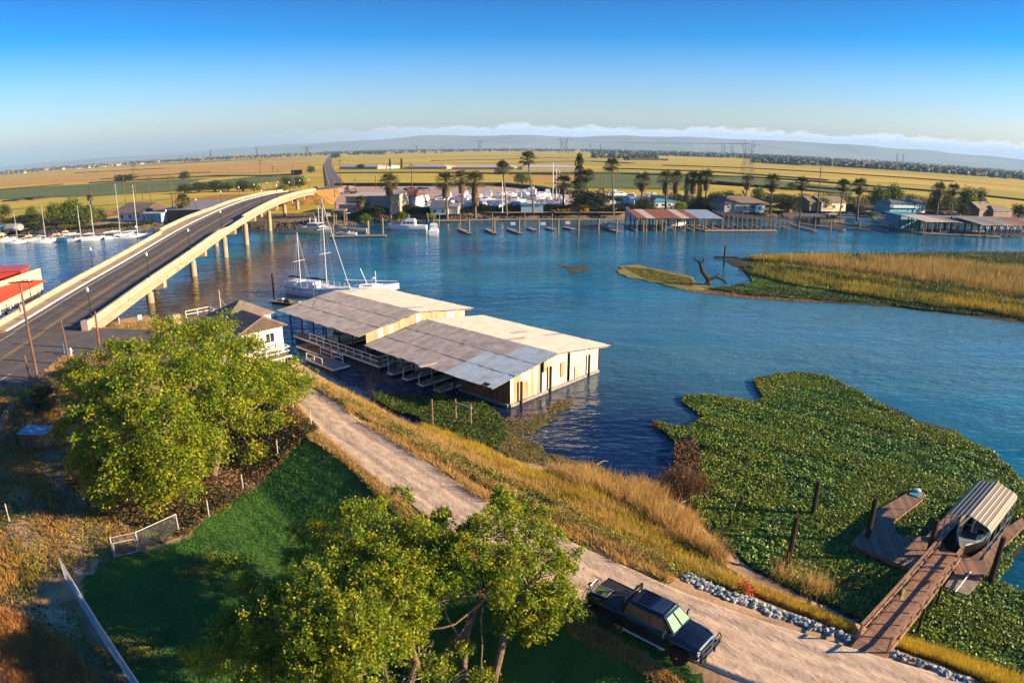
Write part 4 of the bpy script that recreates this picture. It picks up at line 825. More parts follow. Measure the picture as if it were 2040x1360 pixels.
# speedboat hull lofted along x (bow at +x)
def hull_rings(Lh, Bh, Hh, zk=-.25, n=9, fine=1.6, stern=.86, sheer=.25):
    R_ = []
    for i in range(n):
        f = i / (n - 1); x = -Lh / 2 + Lh * f; w = Bh / 2 * (stern + (1 - stern) * math.sin(min(f / .45, 1) * PI / 2)) * (1 - max(0, (f - .45) / .55) ** fine); w = max(w, .03); zt = Hh + sheer * f ** 2; k = zk + (Hh * .55 - zk) * max(0, (f - .6) / .4) ** 2
        R_.append([(x, -w, zt), (x, -w * .94, zt * .45 + k * .3), (x, -w * .7, k + .12), (x, 0, k), (x, w * .7, k + .12), (x, w * .94, zt * .45 + k * .3), (x, w, zt)])
    return R_
def hull(b, *a, **k):
    R_ = hull_rings(*a, **k); b.loft(R_, closed=False); b.add(R_[0], [tuple(range(7))]); return R_
def motorboat(name, label, cat, L_=5.6, B_=2.1, H_=.85, deck='gel', hm='gel', cabin=False, group=None):
    t = thing(name, label, cat, group=group); b = MB(); R_ = hull(b, L_, B_, H_); b.build('hull', M[hm], t, smooth=False)
    b = MB(); top = [(r_[0], r_[-1]) for r_ in R_]
    vs = []
    for l_, q in top: vs += [(l_[0], l_[1], l_[2] - .01), (l_[0], l_[1] * .80, l_[2] + .05), (q[0], q[1] * .80, q[2] + .05), (q[0], q[1], q[2] - .01)]
    n = len(top); fs = []
    for i in range(n - 1): o = 4 * i; fs += [(o, o + 1, o + 5, o + 4), (o + 2, o + 3, o + 7, o + 6)]
    i0 = int(n * .58)
    for i in range(i0, n - 1): o = 4 * i; fs.append((o + 1, o + 2, o + 6, o + 5))
    b.add(vs, fs); b.build('deck', M[deck], t)
    b = MB(); zf = H_ * .35; l_ = [(r_[0][0], r_[0][1] * .8, zf) for r_ in R_[:i0 + 1]]; q = [(x, -y, z) for x, y, z in l_]
    b.add(l_ + q, [(i, i + 1, len(l_) + i + 1, len(l_) + i) for i in range(len(l_) - 1)]); b.build('cockpit_floor', M['grey'], t)
    x0 = R_[i0][0][0]; w = B_ * .4
    b = MB(); b.add([(x0 - .1, -w, H_), (x0 + .45, -w * .6, H_ + .1), (x0 + .45, w * .6, H_ + .1), (x0 - .1, w, H_), (x0 - .35, -w * .95, H_ + .45), (x0 + .1, -w * .6, H_ + .5), (x0 + .1, w * .6, H_ + .5), (x0 - .35, w * .95, H_ + .45)], [(0, 1, 5, 4), (1, 2, 6, 5), (2, 3, 7, 6)]); b.build('windscreen', M['glass'], t)
    for s in (-1, 1):
        b = MB(); b.box((x0 - .9, s * w * .55, zf + .25), (.5, .5, .5)); b.box((x0 - 1.15, s * w * .55, zf + .6), (.12, .5, .55)); b.build('seat', M['black'] if deck != 'gel' else M['white'], t)
    MB().box((-L_ / 2 + .35, 0, zf + .25), (.5, w * 1.5, .5)).build('engine_cover', M['grey'], t)
    return t
M['boatgreen'] = mat('grey_green_boat_deck', (.20, .27, .26), .4, .1, 1, coat=.3)
sbc = FC(2.3, cw * .5, 0); bt = motorboat('speedboat', 'dark speedboat with grey green foredeck parked under the metal shelter', 'boat', 5.9, 2.25, .8, 'boatgreen', 'black')
bt.location = (sbc[0], sbc[1], .18); bt.rotation_euler = (0, 0, math.atan2(-ca[1], -ca[0]))
MB().tube([(0.5, 0, .9), (.45, 0, 1.9), (-.5, 0, 1.95)], .04, 6).build('wake_tower', M['steel'], bt)
t = thing('kayak_bundle', 'white and blue folded cover lying at the tip of the swim finger', 'cover', at3(1826, 981, .56), .7)
MB().box((-.25, 0, .03), (1.0, .75, .05)).build('mat', M['teal'], t); MB().loft([[(x, .28 * math.cos(a) * f, .16 + .13 * math.sin(a) * f) for a in np.linspace(0, 2 * PI, 8, endpoint=False)] for x, f in ((-.1, .2), (.05, .9), (.3, 1), (.5, .3))]).build('cover', M['white'], t)
# ================================================================== PICKUP TRUCK
def truck():
    ax = np.array(at(1206, 1249, 2.5)); bx = np.array(at(1352, 1324, 2.5)); h = (bx - ax) / np.linalg.norm(bx - ax); n = np.array([-h[1], h[0]])
    o = ax + n * .86; t = thing('pickup_truck', 'lifted black crew cab pickup truck parked on the dirt levee road', 'pickup truck', (o[0], o[1], 2.56), math.atan2(h[1], h[0]))
    WB = 4.3; hw_ = .98
    def sec(x, w, z0, z1, r=.12): return [(x, -w, z0), (x, -w - .0, z1 - r), (x, -w + r * .8, z1), (x, w - r * .8, z1), (x, w, z1 - r), (x, w, z0)]
    body = MB(); body.loft([sec(-1.28, .93, .72, 1.42), sec(-1.2, .98, .66, 1.46), sec(.95, .99, .64, 1.46), sec(1.0, .99, .64, 1.48), sec(3.55, .99, .64, 1.46), sec(3.65, .99, .68, 1.43, .16), sec(4.9, .95, .72, 1.38, .2), sec(5.2, .90, .75, 1.30, .25), sec(5.28, .82, .8, 1.2, .2)]); body.build('body', M['truck'], t)
    b = MB(); b.loft([sec(.98, .80, 1.40, 1.52, .05), sec(1.02, .90, 1.4, 1.55, .06), sec(3.72, .88, 1.4, 1.47, .05), sec(3.8, .80, 1.38, 1.43, .03)]); 
    W0, W1 = .91, .74
    rings = []
    for x0, x1, w0, w1 in ((1.03, 1.20, W0, W1), (1.9, 1.9, W0, W1 + .02), (2.75, 2.7, W0, W1 + .01), (3.86, 3.12, W0 - .03, W1 - .03)):
        rings.append([(x0, -w0, 1.44), (x1, -w1, 2.08), (x1, -w1 + .14, 2.16), (x1, w1 - .14, 2.16), (x1, w1, 2.08), (x0, w0, 1.44)])
    b.loft(rings); b.build('cab', M['truck'], t)
    hd = MB(); hd.loft([[(x, -w, z), (x, -w * .55, z + .05), (x, 0, z + .075), (x, w * .55, z + .05), (x, w, z), (x, w, z - .1), (x, -w, z - .1)] for x, w, z in ((3.74, .80, 1.45), (4.5, .78, 1.42), (5.12, .72, 1.30))]); hd.build('hood', M['truck'], t)
    for s in (-1, 1):
        for xx in (0, WB):
            w = thing('wheel', '', ''); del w['label']; del w['category']; w.parent = t; w.location = (xx, s * .88, .46)
            q = MB(); n_ = 24; q.loft([[(math.cos(a) * r_, y * s, math.sin(a) * r_) for a in np.linspace(0, 2 * PI, n_, endpoint=False)] for r_, y in ((.27, -.14), (.43, -.15), (.47, -.10), (.47, .10), (.43, .15), (.27, .14))], caps=True); q.build('tyre', M['rubber'], w)
            q = MB(); q.loft([[(math.cos(a) * r_, y * s, math.sin(a) * r_) for a in np.linspace(0, 2 * PI, 12, endpoint=False)] for r_, y in ((.26, .10), (.25, .155), (.10, .12))]); q.build('rim', M['black'], w)
            MB().tube([(0, .12 * s, 0), (0, .19 * s, 0)], [.07, .05], 8).build('hub', M['chrome'], w)
            q = MB(); q.loft([[(xx + math.cos(a) * .60, s * (.93), .50 + math.sin(a) * .60), (xx + math.cos(a) * .60, s * 1.08, .50 + math.sin(a) * .58), (xx + math.cos(a) * .53, s * 1.08, .50 + math.sin(a) * .52), (xx + math.cos(a) * .53, s * .93, .50 + math.sin(a) * .53)] for a in np.linspace(.15, PI - .15, 10)]); q.build('fender_flare', M['rubber'], t)
            MB().tube([(xx, s * .92, .54), (xx, s * .99, .54)], .50, 20).build('wheel_well', M['black'], t)
    # glass
    def quad(nm, P, m, off=(0, 0, 0)): return MB().slab([tuple(np.array(p) + off) for p in P], .015).build(nm, m, t)
    def lerp(a, c, f): return tuple(np.array(a) + (np.array(c) - np.array(a)) * f)
    wA, wB, wC, wD = (3.86, -.84, 1.47), (3.86, .84, 1.47), (3.16, .66, 2.09), (3.16, -.66, 2.09)
    quad('windshield', [wA, wB, wC, wD], M['glass'], (.02, 0, .02))
    for s in (-1, 1):
        P = [(3.79, s * .06, 1.53), (3.79, s * .74, 1.53), (3.24, s * .58, 2.02), (3.24, s * .06, 2.02)]; P = P if s > 0 else P[::-1]
        quad('sunshade', P, M['sunshade'], (.045, 0, .045))
        for x0, x1, x2, x3 in ((2.62, 3.62, 3.08, 2.55), (1.25, 2.45, 2.42, 1.38)):
            P = [(x0, s * (W0 - .01), 1.52), (x1, s * (W0 - .015), 1.52), (x2, s * (W1 + .03), 2.04), (x3, s * (W1 + .03), 2.04)]; P = P if s < 0 else P[::-1]
            MB().add(P + [(a, c - s * .03, z) for a, c, z in P], [(0, 1, 2, 3), (7, 6, 5, 4), (0, 4, 5, 1), (1, 5, 6, 2), (2, 6, 7, 3), (3, 7, 4, 0)]).build('side_window', M['glass'], t).location = (0, s * .02, 0)
        MB().tube([(1.15, s * 1.06, .62), (3.5, s * 1.06, .62)], .05, 6).build('side_step', M['steel'] if s < 0 else M['steel'], t)
        q = MB(); q.box((3.55, s * 1.14, 1.55), (.10, .22, .28)); q.bar((3.6, s * .93, 1.5), (3.58, s * 1.08, 1.55), .04); q.build('mirror', M['chrome'], t)
        q = MB(); q.box((5.24, s * .70, 1.06), (.08, .30, .22)); q.build('headlight', M['gel'], t)
        MB().box((-1.29, s * .86, 1.12), (.05, .14, .34)).build('tail_light', M['redroof'], t)
        MB().bar((-1.2, s * .995, 1.30), (4.9, s * .99, 1.26), .012, .018).build('trim_strip', M['chrome'], t)
        for xd in (2.5, 3.66, 1.15): MB().box((xd, s * .997, 1.05), (.012, .006, .72)).build('door_seam', M['rubber'], t)
        for xd in (2.62, 1.3): MB().box((xd + .12, s * 1.005, 1.30), (.16, .03, .04)).build('door_handle', M['black'], t)
    q = MB(); q.box((5.27, 0, 1.06), (.06, 1.05, .26)); q.build('grille', M['chrome'], t); q = MB()
    for k in range(4): q.box((5.305, 0, .97 + k * .065), (.02, 1.0, .028))
    q.build('grille_bars', M['black'], t)
    MB().loft([[(x, -w, z), (x + .1, -w, z + .12), (x + .1, w, z + .12), (x, w, z)] for x, w, z in ((5.2, 1.0, .66), (5.42, .92, .64))]).build('front_bumper', M['chrome'], t); MB().box((5.35, 0, .74), (.22, 1.94, .2)).build('bumper_face', M['chrome'], t)
    MB().box((-1.38, 0, .70), (.18, 1.8, .18)).build('rear_bumper', M['chrome'], t)
    bb = MB()
    for s in (-1, 1): bb.tube([(5.45, s * .95, .75), (5.55, s * .95, 1.2), (5.45, s * .90, 1.38)], .04, 6); bb.box((5.5, s * .45, .9), (.08, .08, .75)); bb.tube([(5.55, s * .95, 1.2), (5.55, s * .5, 1.22)], .035, 6); bb.tube([(5.55, s * .95, .85), (5.55, s * .5, .85)], .035, 6)
    bb.tube([(5.55, -.5, 1.22), (5.58, 0, 1.24), (5.55, .5, 1.22)], .035, 6); bb.tube([(5.45, -.9, 1.38), (5.5, 0, 1.42), (5.45, .9, 1.38)], .035, 6); bb.build('bull_bar', M['black'], t)
    # bed cover, headache rack, roof
    MB().slab([(-1.2, -.9, 1.50), (.9, -.9, 1.50), (.9, .9, 1.50), (-1.2, .9, 1.50)], .05).build('bed_cover', M['tonneau'], t)
    q = MB()
    for s in (-1, 1): q.bar((-1.22, s * .94, 1.49), (.92, s * .94, 1.49), .07, .05); q.bar((.93, s * .88, 1.46), (.97, s * .80, 2.28), .08); q.bar((.45, s * .9, 1.5), (.95, s * .82, 2.1), .05)
    q.bar((.97, -.82, 2.26), (.97, .82, 2.26), .09, .09); q.bar((.96, -.82, 2.0), (.96, .82, 2.0), .06); q.build('headache_rack', M['black'], t)
    MB().box((.97, .3, 2.36), (.08, .1, .12)).build('rack_light', M['chrome'], t); MB().box((.97, -.35, 2.36), (.08, .22, .12)).build('rack_light', M['chrome'], t)
    for k in range(6): q = MB(); yy = -.55 + k * .22; q.loft([[(x, yy - w, 2.155), (x, yy - w * .6, 2.155 + hh_), (x, yy + w * .6, 2.155 + hh_), (x, yy + w, 2.155)] for x, w, hh_ in ((1.35, .03, .005), (1.45, .045, .045), (2.2, .045, .045), (2.32, .03, .005))]); q.build('roof_rib', M['truck'], t)
    MB().box((2.66, 0, 2.175), (.50, .96, .03)).build('sunroof', M['glass'], t); MB().box((2.66, 0, 2.168), (.60, 1.08, .03)).build('sunroof_frame', M['chrome'], t)
    for yy in (-.33, .33): MB().bar((3.84, yy + .1, 1.50), (3.66, yy - .3, 1.60), .03).build('wiper', M['black'], t)
    MB().bar((3.75, 0, 1.535), (5.1, 0, 1.385), .015, .012).build('hood_crease', M['truck'], t)
    return t, o, h, n
tk, to, th_, tn = truck()
T3 = lambda x, y, z: (to[0] + th_[0] * x + tn[0] * y, to[1] + th_[1] * x + tn[1] * y, 2.56 + z)
ang = math.atan2(th_[1], th_[0])
t = thing('solar_panel', 'framed yellow green panel lying on the truck bed cover', 'panel', T3(-.72, -.32, 1.56), ang + .12)
MB().box((0, 0, .02), (.82, .62, .04)).build('panel_face', mat('yellow_green_panel', (.11, .14, .02), .5, .3, 8), t); b = MB()
for s in (-1, 1): b.box((0, s * .33, .035), (.94, .07, .06)); b.box((s * .43, 0, .035), (.07, .6, .06))
b.build('frame', M['steel'], t)
bi = thing('bicycle', 'bicycle hung on the tailgate rack behind the black truck', 'bicycle', T3(-1.55, 0, .75), ang + PI / 2)
for x in (-.52, .52):
    w = MB(); w.loft([[(x + math.cos(a) * (.33 + .02 * math.cos(c)), .02 * math.sin(c), .33 + math.sin(a) * (.33 + .02 * math.cos(c))) for c in np.linspace(0, 2 * PI, 5, endpoint=False)] for a in np.linspace(0, 2 * PI, 21)], caps=False)
    for a in np.linspace(0, PI, 6, endpoint=False): w.bar((x + math.cos(a) * .32, 0, .33 + math.sin(a) * .32), (x - math.cos(a) * .32, 0, .33 - math.sin(a) * .32), .006)
    w.build('wheel', M['rubber'], bi)
b = MB()
for p, q in (((-.52, 0, .33), (-.1, 0, .33)), ((-.1, 0, .33), (-.25, 0, .85)), ((-.52, 0, .33), (-.22, 0, .75)), ((-.1, 0, .33), (.38, 0, .8)), ((-.22, 0, .75), (.38, 0, .85)), ((.52, 0, .33), (.36, 0, .95))): b.tube([p, q], .022, 6)
b.build('frame', M['chrome'], bi); MB().tube([(.36, -.28, .98), (.34, 0, .95), (.36, .28, .98)], .018, 6).build('handlebar', M['black'], bi); MB().box((-.26, 0, .88), (.26, .13, .05)).build('saddle', M['black'], bi)
# ================================================================== ROADSIDE STONES
def rock_mesh(name, m, seed):
    import bmesh
    r_ = random.Random(seed); bm = bmesh.new(); bmesh.ops.create_icosphere(bm, subdivisions=1, radius=.5)
    sx, sy, sz = r_.uniform(.8, 1.25), r_.uniform(.6, 1.0), r_.uniform(.45, .8)
    for v in bm.verts: k = r_.uniform(.72, 1.15); v.co = Vector((v.co.x * sx * k, v.co.y * sy * k, v.co.z * sz * k))
    me = bpy.data.meshes.new(name); bm.to_mesh(me); bm.free(); me.materials.append(m); return me
ROCKS = [rock_mesh('stone', M[k], i) for i, k in enumerate(['stone', 'stone', 'stone', 'stone_teal', 'stone_teal', 'stone'])]
def revet(label, px, n, w, smin, smax, seed):
    r_ = random.Random(seed); t = thing('stone_revetment', label, 'stone bank'); P = np.array([at(*p, 2.2) for p in px]); seg = np.linalg.norm(np.diff(P, axis=0), axis=1); cum = np.r_[0, np.cumsum(seg)]
    for k in range(n):
        d = cum[-1] * r_.random(); x = np.interp(d, cum, P[:, 0]); y = np.interp(d, cum, P[:, 1]); i = min(np.searchsorted(cum, d, 'right') - 1, len(P) - 2); T = (P[i + 1] - P[i]) / seg[i]; nn = np.array([-T[1], T[0]]); e = r_.uniform(-1, 1) * w
        x, y = x + nn[0] * e, y + nn[1] * e; s = r_.uniform(smin, smax); o = link('stone', r_.choice(ROCKS), t)
        o.location = (x, y, max(gz(x, y), 1.2) + s * .12 + max(0, .22 * (1 - abs(e) / w)) * r_.random()); o.rotation_euler = (r_.uniform(-.5, .5), r_.uniform(-.5, .5), r_.uniform(0, 6.28)); o.scale = (s, s, s)
revet('bank of blue grey broken stones along the road beside the truck', [(1362, 1142), (1400, 1160), (1450, 1185), (1500, 1198), (1560, 1222), (1620, 1243), (1700, 1274)], 290, .62, .22, .52, 1)
revet('short row of blue grey stones below the gangway foot', [(1768, 1303), (1810, 1322), (1860, 1345), (1930, 1372)], 90, .4, .2, .42, 2)
revet('small heap of pale stones half hidden in the roadside weeds', [(1110, 1008), (1150, 1030)], 26, .5, .25, .6, 3)
# ================================================================== FENCES, POSTS, SHED, POLES ON THE LEFT
def chain(t, p, q, h, pit=.14):
    p, q = np.array(p, float), np.array(q, float); L_ = np.linalg.norm((q - p)[:2]); b = MB(); n = int((L_ + h) / pit); d = (q - p) / L_
    for k in range(n):
        for s in (0, 1):
            a = k * pit - (h if s == 0 else 0); x0, z0, x1, z1 = (a, 0, a + h, h) if s == 0 else (a, 0, a - h, h)
            if x0 < 0: z0 += -x0 if s == 0 else 0; x0 = 0 if s == 0 else x0
            if s == 0 and x1 > L_: z1 -= x1 - L_; x1 = L_
            if s == 1:
                if x0 > L_: z0 = x0 - L_; x0 = L_
                if x1 < 0: z1 = h + x1; x1 = 0
            if z1 - z0 > .02 and 0 <= z0 < h: b.bar(p + d * x0 + [0, 0, z0], p + d * x1 + [0, 0, z1], .007)
    return stuff(b.build('wire_mesh', M['steel'], t))
G3 = lambda px, py, z0=.6: (lambda a: (a[0], a[1], gz(a[0], a[1])))(at(px, py, z0))
t = thing('chain_link_fence', 'short chain link fence with three posts and a gate frame beside the lawn', 'fence'); P = [G3(228, 1108), G3(278, 1096), G3(357, 1059)]
for p in P: MB().tube([p, (p[0], p[1], p[2] + 1.55)], .04, 6).build('post', M['alu'], t)
for p, q in zip(P[:-1], P[1:]): MB().tube([(p[0], p[1], p[2] + 1.5), (q[0], q[1], q[2] + 1.5)], .022, 5).build('top_rail', M['alu'], t); chain(t, p, q, 1.45)
b = MB(); u_ = np.array(P[1]) - np.array(P[0]); c = [np.array(P[0]) + u_ * f + [0, -.12, z] for f, z in ((.1, .1), (.95, .1), (.95, 1.1), (.1, 1.1))]
for p, q in zip(c, c[1:] + c[:1]): b.tube([p, q], .025, 5)
b.build('gate_frame', M['alu'], t)
t = thing('long_wire_fence', 'long chain link fence running down the left edge of the lawn', 'fence'); P = [G3(130, 1152), G3(163, 1207), G3(202, 1270), G3(246, 1337), G3(300, 1417)]; P = [(p[0], p[1], P[0][2] + (P[-1][2] - P[0][2]) * k / 4) for k, p in enumerate(P)]
for p in P: MB().tube([p, (p[0], p[1], p[2] + 1.6)], .04, 6).build('post', M['alu'], t)
for p, q in zip(P[:-1], P[1:]): MB().tube([(p[0], p[1], p[2] + 1.55), (q[0], q[1], q[2] + 1.55)], .035, 5).build('top_rail', M['alu'], t); chain(t, p, q, 1.5, .11)
for k, (x, yb, yt) in enumerate([(484, 972, 938), (415, 1020, 986), (556, 925, 892), (624, 885, 850), (588, 850, 812), (18, 1035, 998)]):
    p = G3(x, yb, .9); w = ['beside the dark weeds at the lawn edge', 'nearest the chain link fence', 'under the tree at the top of the lawn', 'at the dirt road edge above the lawn', 'on the left edge of the dirt road under the tree', 'alone in the dry field on the left'][k]
    tag(MB().tube([(0, 0, -.1), (.02, .02, hgt(x, yb, yt, p[2]))], .045, 6).build('fence_post', M['alu'], loc=p), f'thin pale metal fence post {w}', 'fence post', 'thin pale fence posts around the lawn')
for x, yb, yt, w in ((862, 845, 795, 'single'), (908, 832, 795, 'left'), (938, 842, 805, 'right')):
    p = at3(x, yb, .4); tag(MB().tube([(0, 0, -.6), (0, 0, hgt(x, yb, yt, .4))], .09, 7).build('timber_post', M['wood'], loc=p), {'single': 'lone weathered post in the yellow grass of the bank', 'left': 'left timber post holding the crossbar above the green weeds', 'right': 'right timber post holding the crossbar above the green weeds'}[w], 'post')
tag(MB().bar(at3(906, 803, 1.9), at3(940, 812, 1.9), .12, .16).build('crossbar', M['wood_grey']), 'grey wooden crossbar between two posts on the bank', 'beam')
bx = thing('storage_box', 'small brown wooden shed with a light blue flat roof', 'shed', G3(78, 888, .9), .15)
for k in range(9):
    MB().box((-1.05 + k * .2625, -.85, .85), (.245, .05, 1.6)).build('wall_board', M['board_brown'], bx); MB().box((-1.05 + k * .2625, .85, .85), (.245, .05, 1.6)).build('wall_board', M['board_brown'], bx)
for k in range(6):
    for s in (-1, 1): MB().box((s * 1.17, -.7 + k * .28, .85), (.05, .26, 1.6)).build('wall_board', M['wood_red'], bx)
MB().box((0, 0, 1.72), (2.7, 2.1, .08), 0, .06).build('roof', mat('light_blue_roof', (.16, .36, .50), .6, .1, 2), bx); MB().box((0, 0, .04), (2.3, 1.6, .08)).build('floor', M['wood'], bx)
t = thing('board_fence', 'broken pale board fence at the left edge', 'fence'); p0, p1 = np.array(G3(-20, 900, 1.2)), np.array(G3(34, 842, 1.2))
for k in range(14): c = p0 + (p1 - p0) * k / 13; MB().box((c[0], c[1], c[2] + .5), (.28, .05, random.uniform(.8, 1.2)), math.atan2(*(p1 - p0)[1::-1]) if False else math.atan2((p1 - p0)[1], (p1 - p0)[0]), random.uniform(-.1, .1)).build('board', M['wood_grey'], t)
def pole(label, px, pyb, pxt, pyt, z, r0=.16, arm=None, m='pole', dh=0, group='utility poles'):
    x, y = at(px, pyb, z); h = hgt(px, pyb, pyt, z); 
    # lean: solve horizontal shift so that the top meets the sighted column
    a = at(pxt, pyt, z + h); lx = a[0] - x if abs(a[1] - y) < 60 else 0
    t = thing('utility_pole', label, 'utility pole', (x, y, z), 0, group)
    k = y / max(a[1], 1); lx = float(np.clip((proj(x, y, z + h)[0] - pxt) * -mpp(px, pyb, z) * .8, -2.5, 2.5))
    MB().tube([(0, 0, -.5), (lx * .5, 0, h * .5), (lx, 0, h)], [r0, r0 * .85, r0 * .65], 8).build('pole', M[m], t)
    return t, (x + lx, y, z + h), lx, h
zg = 3.0
t1, top1, _, _ = pole('tall utility pole with crossarm and transformer by the road', 76, 756, 38, 560, 2.9, .17)
b = MB(); b.box((top1[0] - t1.location[0] + .1, 0, top1[2] - 2.9 - .1), (3.0, .12, .14), .1); b.build('crossarm', M['wood_dark'], t1)
b = MB(); b.lathe([(.18, 0), (.2, .1), (.2, .75), (.14, .85)], (top1[0] - t1.location[0] - .1, -.38, top1[2] - 2.9 - 3.3), 10); b.build('transformer', M['grey'], t1)
for dx in (-1.4, -.8, .8, 1.4): MB().lathe([(.05, 0), (.07, .06), (.03, .16)], (top1[0] - t1.location[0] + dx, 0, top1[2] - 2.9), 6).build('insulator', M['gel'], t1)
t2, top2, _, _ = pole('short leaning pole with guy wires between the road and tree', 141, 730, 119, 638, 2.9, .15)
t3, top3, _, _ = pole('reddish ribbed steel post at the bridge end', 200, 702, 190, 620, 3.0, .16, m='rust')
t4, top4, _, _ = pole('short bare leaning pole nearest the tree palm', 72, 792, 45, 708, 2.0, .16)
def cable(name, label, p, q, sag, r_=.015, cat='cable'):
    p, q = np.array(p), np.array(q); pts = [p + (q - p) * f + [0, 0, -sag * 4 * f * (1 - f)] for f in np.linspace(0, 1, 12)]; return tag(MB().tube(pts, r_, 4).build(name, M['wire']), label, cat)
cable('guy_wire', 'guy wire from the short leaning pole down to the lot', top2, at3(162, 715, 3.05), 0, .02); cable('guy_wire', 'pale guy wire running from the short pole across the road edge', top2, at3(-40, 760, 3.6), .2, .02)
for k, dx in enumerate((-1.4, 1.4)): cable('power_line', f'{["upper","lower"][k]} power line crossing above the bridge approach', (top1[0] + dx, top1[1], top1[2] + .1), (-180, 118, 16 - k), 1.5, .02)
cable('power_line', 'thin power line from the pole towards the dock office', (top1[0], top1[1], top1[2] - 1), fo(4, 3, 5.2), 2.2, .015)
cable('power_line', 'thin power line crossing low over the near parapet', top3, (-175, 150, 13), 1.5, .02)
h_ = thing('fire_hydrant', 'white fire hydrant with blue cap by the asphalt lot', 'hydrant', at3(143, 712, 3.03)); MB().lathe([(.16, 0), (.16, .08), (.11, .1), (.11, .95), (.15, 1.0), (.15, 1.1), (.05, 1.25)], n=10).build('barrel', M['white'], h_); MB().tube([(-.22, 0, .85), (.22, 0, .85)], .08, 8).build('nozzle', M['white'], h_)
tag(MB().lathe([(.13, 0), (.13, 1.35), (.05, 1.5)], n=10).build('bollard', M['blue'], loc=at3(129, 708, 3.03)), 'blue and white bollard beside the fire hydrant', 'bollard')
# small sign board and posts by the bridge end
t = thing('small_sign', 'small white sign on two posts by the river behind the bridge end', 'sign', at3(282, 655, 2.6)); MB().box((0, 0, 1.7), (.6, .05, .7), .3).build('sign_face', M['white'], t); MB().bar((0, .05, -.8), (0, .05, 1.6), .07).build('post', M['steel'], t); MB().bar((.35, .05, -.8), (.35, .05, 1.2), .06).build('post', M['steel'], t)
tag(MB().tube([(0, 0, -.6), (0, 0, 1.3)], .05, 6).build('marker_post', M['white'], loc=at3(239, 650, 2.2)), 'thin white marker post in the dry grass by the bridge end', 'post')
tag(MB().box((0, 0, .1), (.55, .3, .18), .4).build('white_float', M['white'], loc=at3(1316, 963, 0.0)), 'small white plastic tub floating at the shore by reeds', 'tub')
# ================================================================== PLANTS
def unit(a): return a / np.maximum(np.linalg.norm(a, axis=1, keepdims=True), 1e-9)
def leaves(name, C, size, m, parent=None, up=0.6, asp=.55, hang=0.0):
    n = len(C); N_ = rng.normal(size=(n, 3)); N_[:, 2] = np.abs(N_[:, 2]) + up; N_ = unit(N_); A = rng.normal(size=(n, 3)); A[:, 2] -= hang; A = unit(A - (A * N_).sum(1, keepdims=True) * N_); B = np.cross(N_, A)
    s = (np.broadcast_to(size, n) * rng.uniform(.65, 1.25, n))[:, None]
    V = np.stack([C - A * s * .5, C + B * s * asp * .5, C + A * s * .5, C - B * s * asp * .5], 1).reshape(-1, 3); return mesh_np(name, V, np.arange(4 * n).reshape(-1, 4), m, parent)
def blades(name, B, h, w, m, parent=None, lean=.35, wind=(0, 0)):
    n = len(B); h = np.broadcast_to(h, n) * rng.uniform(.55, 1.2, n); a = rng.uniform(0, 2 * PI, n); W_ = np.stack([np.cos(a), np.sin(a), 0 * a], 1) * (np.broadcast_to(w, n) / 2)[:, None]
    l_ = rng.normal(size=(n, 2)) * lean * h[:, None] + np.array(wind) * h[:, None]; T = B + np.concatenate([l_, h[:, None]], 1)
    V = np.stack([B - W_, B + W_, T], 1).reshape(-1, 3); return mesh_np(name, V, np.arange(3 * n).reshape(-1, 3), m, parent)
def sample(poly, n, z=None, dens=None, thr=.0, dk=1.0, seed=0, off=0.0):
    P = np.array(poly); out = []; got = 0
    for _ in range(60):
        X = rng.uniform(P[:, 0].min(), P[:, 0].max(), n * 2); Y = rng.uniform(P[:, 1].min(), P[:, 1].max(), n * 2); k = inpoly(X, Y, poly)
        if thr > -1 and dens: k &= wob(X, Y, dens, seed) > thr + rng.normal(size=len(X)) * .25
        X, Y = X[k], Y[k]; out.append(np.stack([X, Y], 1)); got += len(X)
        if got >= n: break
    XY = np.concatenate(out)[:n]; Z = ground_z(XY[:, 0], XY[:, 1]) if z is None else np.full(len(XY), z); return np.concatenate([XY, (Z + off)[:, None]], 1)
def zone(px, z=1.3): return PXS(z, px)
# ---- ground cover around the levee
Zstraw = zone([(622, 742), (660, 748), (760, 800), (850, 838), (960, 890), (1060, 935), (1180, 975), (1240, 1010), (1180, 1010), (1060, 975), (940, 925), (830, 870), (740, 825), (640, 778), (618, 760)], 1.9)
Zedge = zone([(632, 782), (720, 832), (800, 880), (900, 935), (1000, 985), (1090, 1035), (1200, 1095), (1330, 1150), (1360, 1140), (1250, 1070), (1120, 1000), (1000, 945), (880, 885), (760, 822), (650, 766)], 2.3)
Zgold = zone([(840, 820), (880, 822), (960, 865), (1040, 915), (1140, 960), (1200, 1000), (1170, 1010), (1080, 970), (990, 925), (900, 872), (850, 845)], 1.4)
Zslope = zone([(700, 800), (800, 830), (900, 865), (1000, 905), (1100, 935), (1230, 955), (1330, 990), (1380, 1040), (1440, 1110), (1520, 1170), (1640, 1210), (1700, 1250), (1500, 1190), (1360, 1140), (1200, 1075), (1050, 990), (900, 910), (780, 850)], 1.2)
Zreed = zone([(1080, 935), (1160, 930), (1240, 950), (1300, 965), (1370, 1010), (1420, 1070), (1450, 1120), (1400, 1110), (1330, 1060), (1250, 1020), (1150, 985)], .8)
Zolive = zone([(1180, 985), (1300, 1050), (1400, 1110), (1480, 1150), (1520, 1180), (1480, 1190), (1400, 1165), (1330, 1145), (1220, 1090), (1120, 1035), (1130, 1000)], 1.6)
Zred = zone([(1420, 1120), (1520, 1150), (1640, 1200), (1710, 1245), (1690, 1262), (1600, 1222), (1500, 1180), (1430, 1150)], 1.5)
Zlow = zone([(1790, 1245), (1900, 1290), (2060, 1345), (2200, 1420), (2100, 1480), (1950, 1400), (1850, 1330), (1770, 1295)], 1.2)
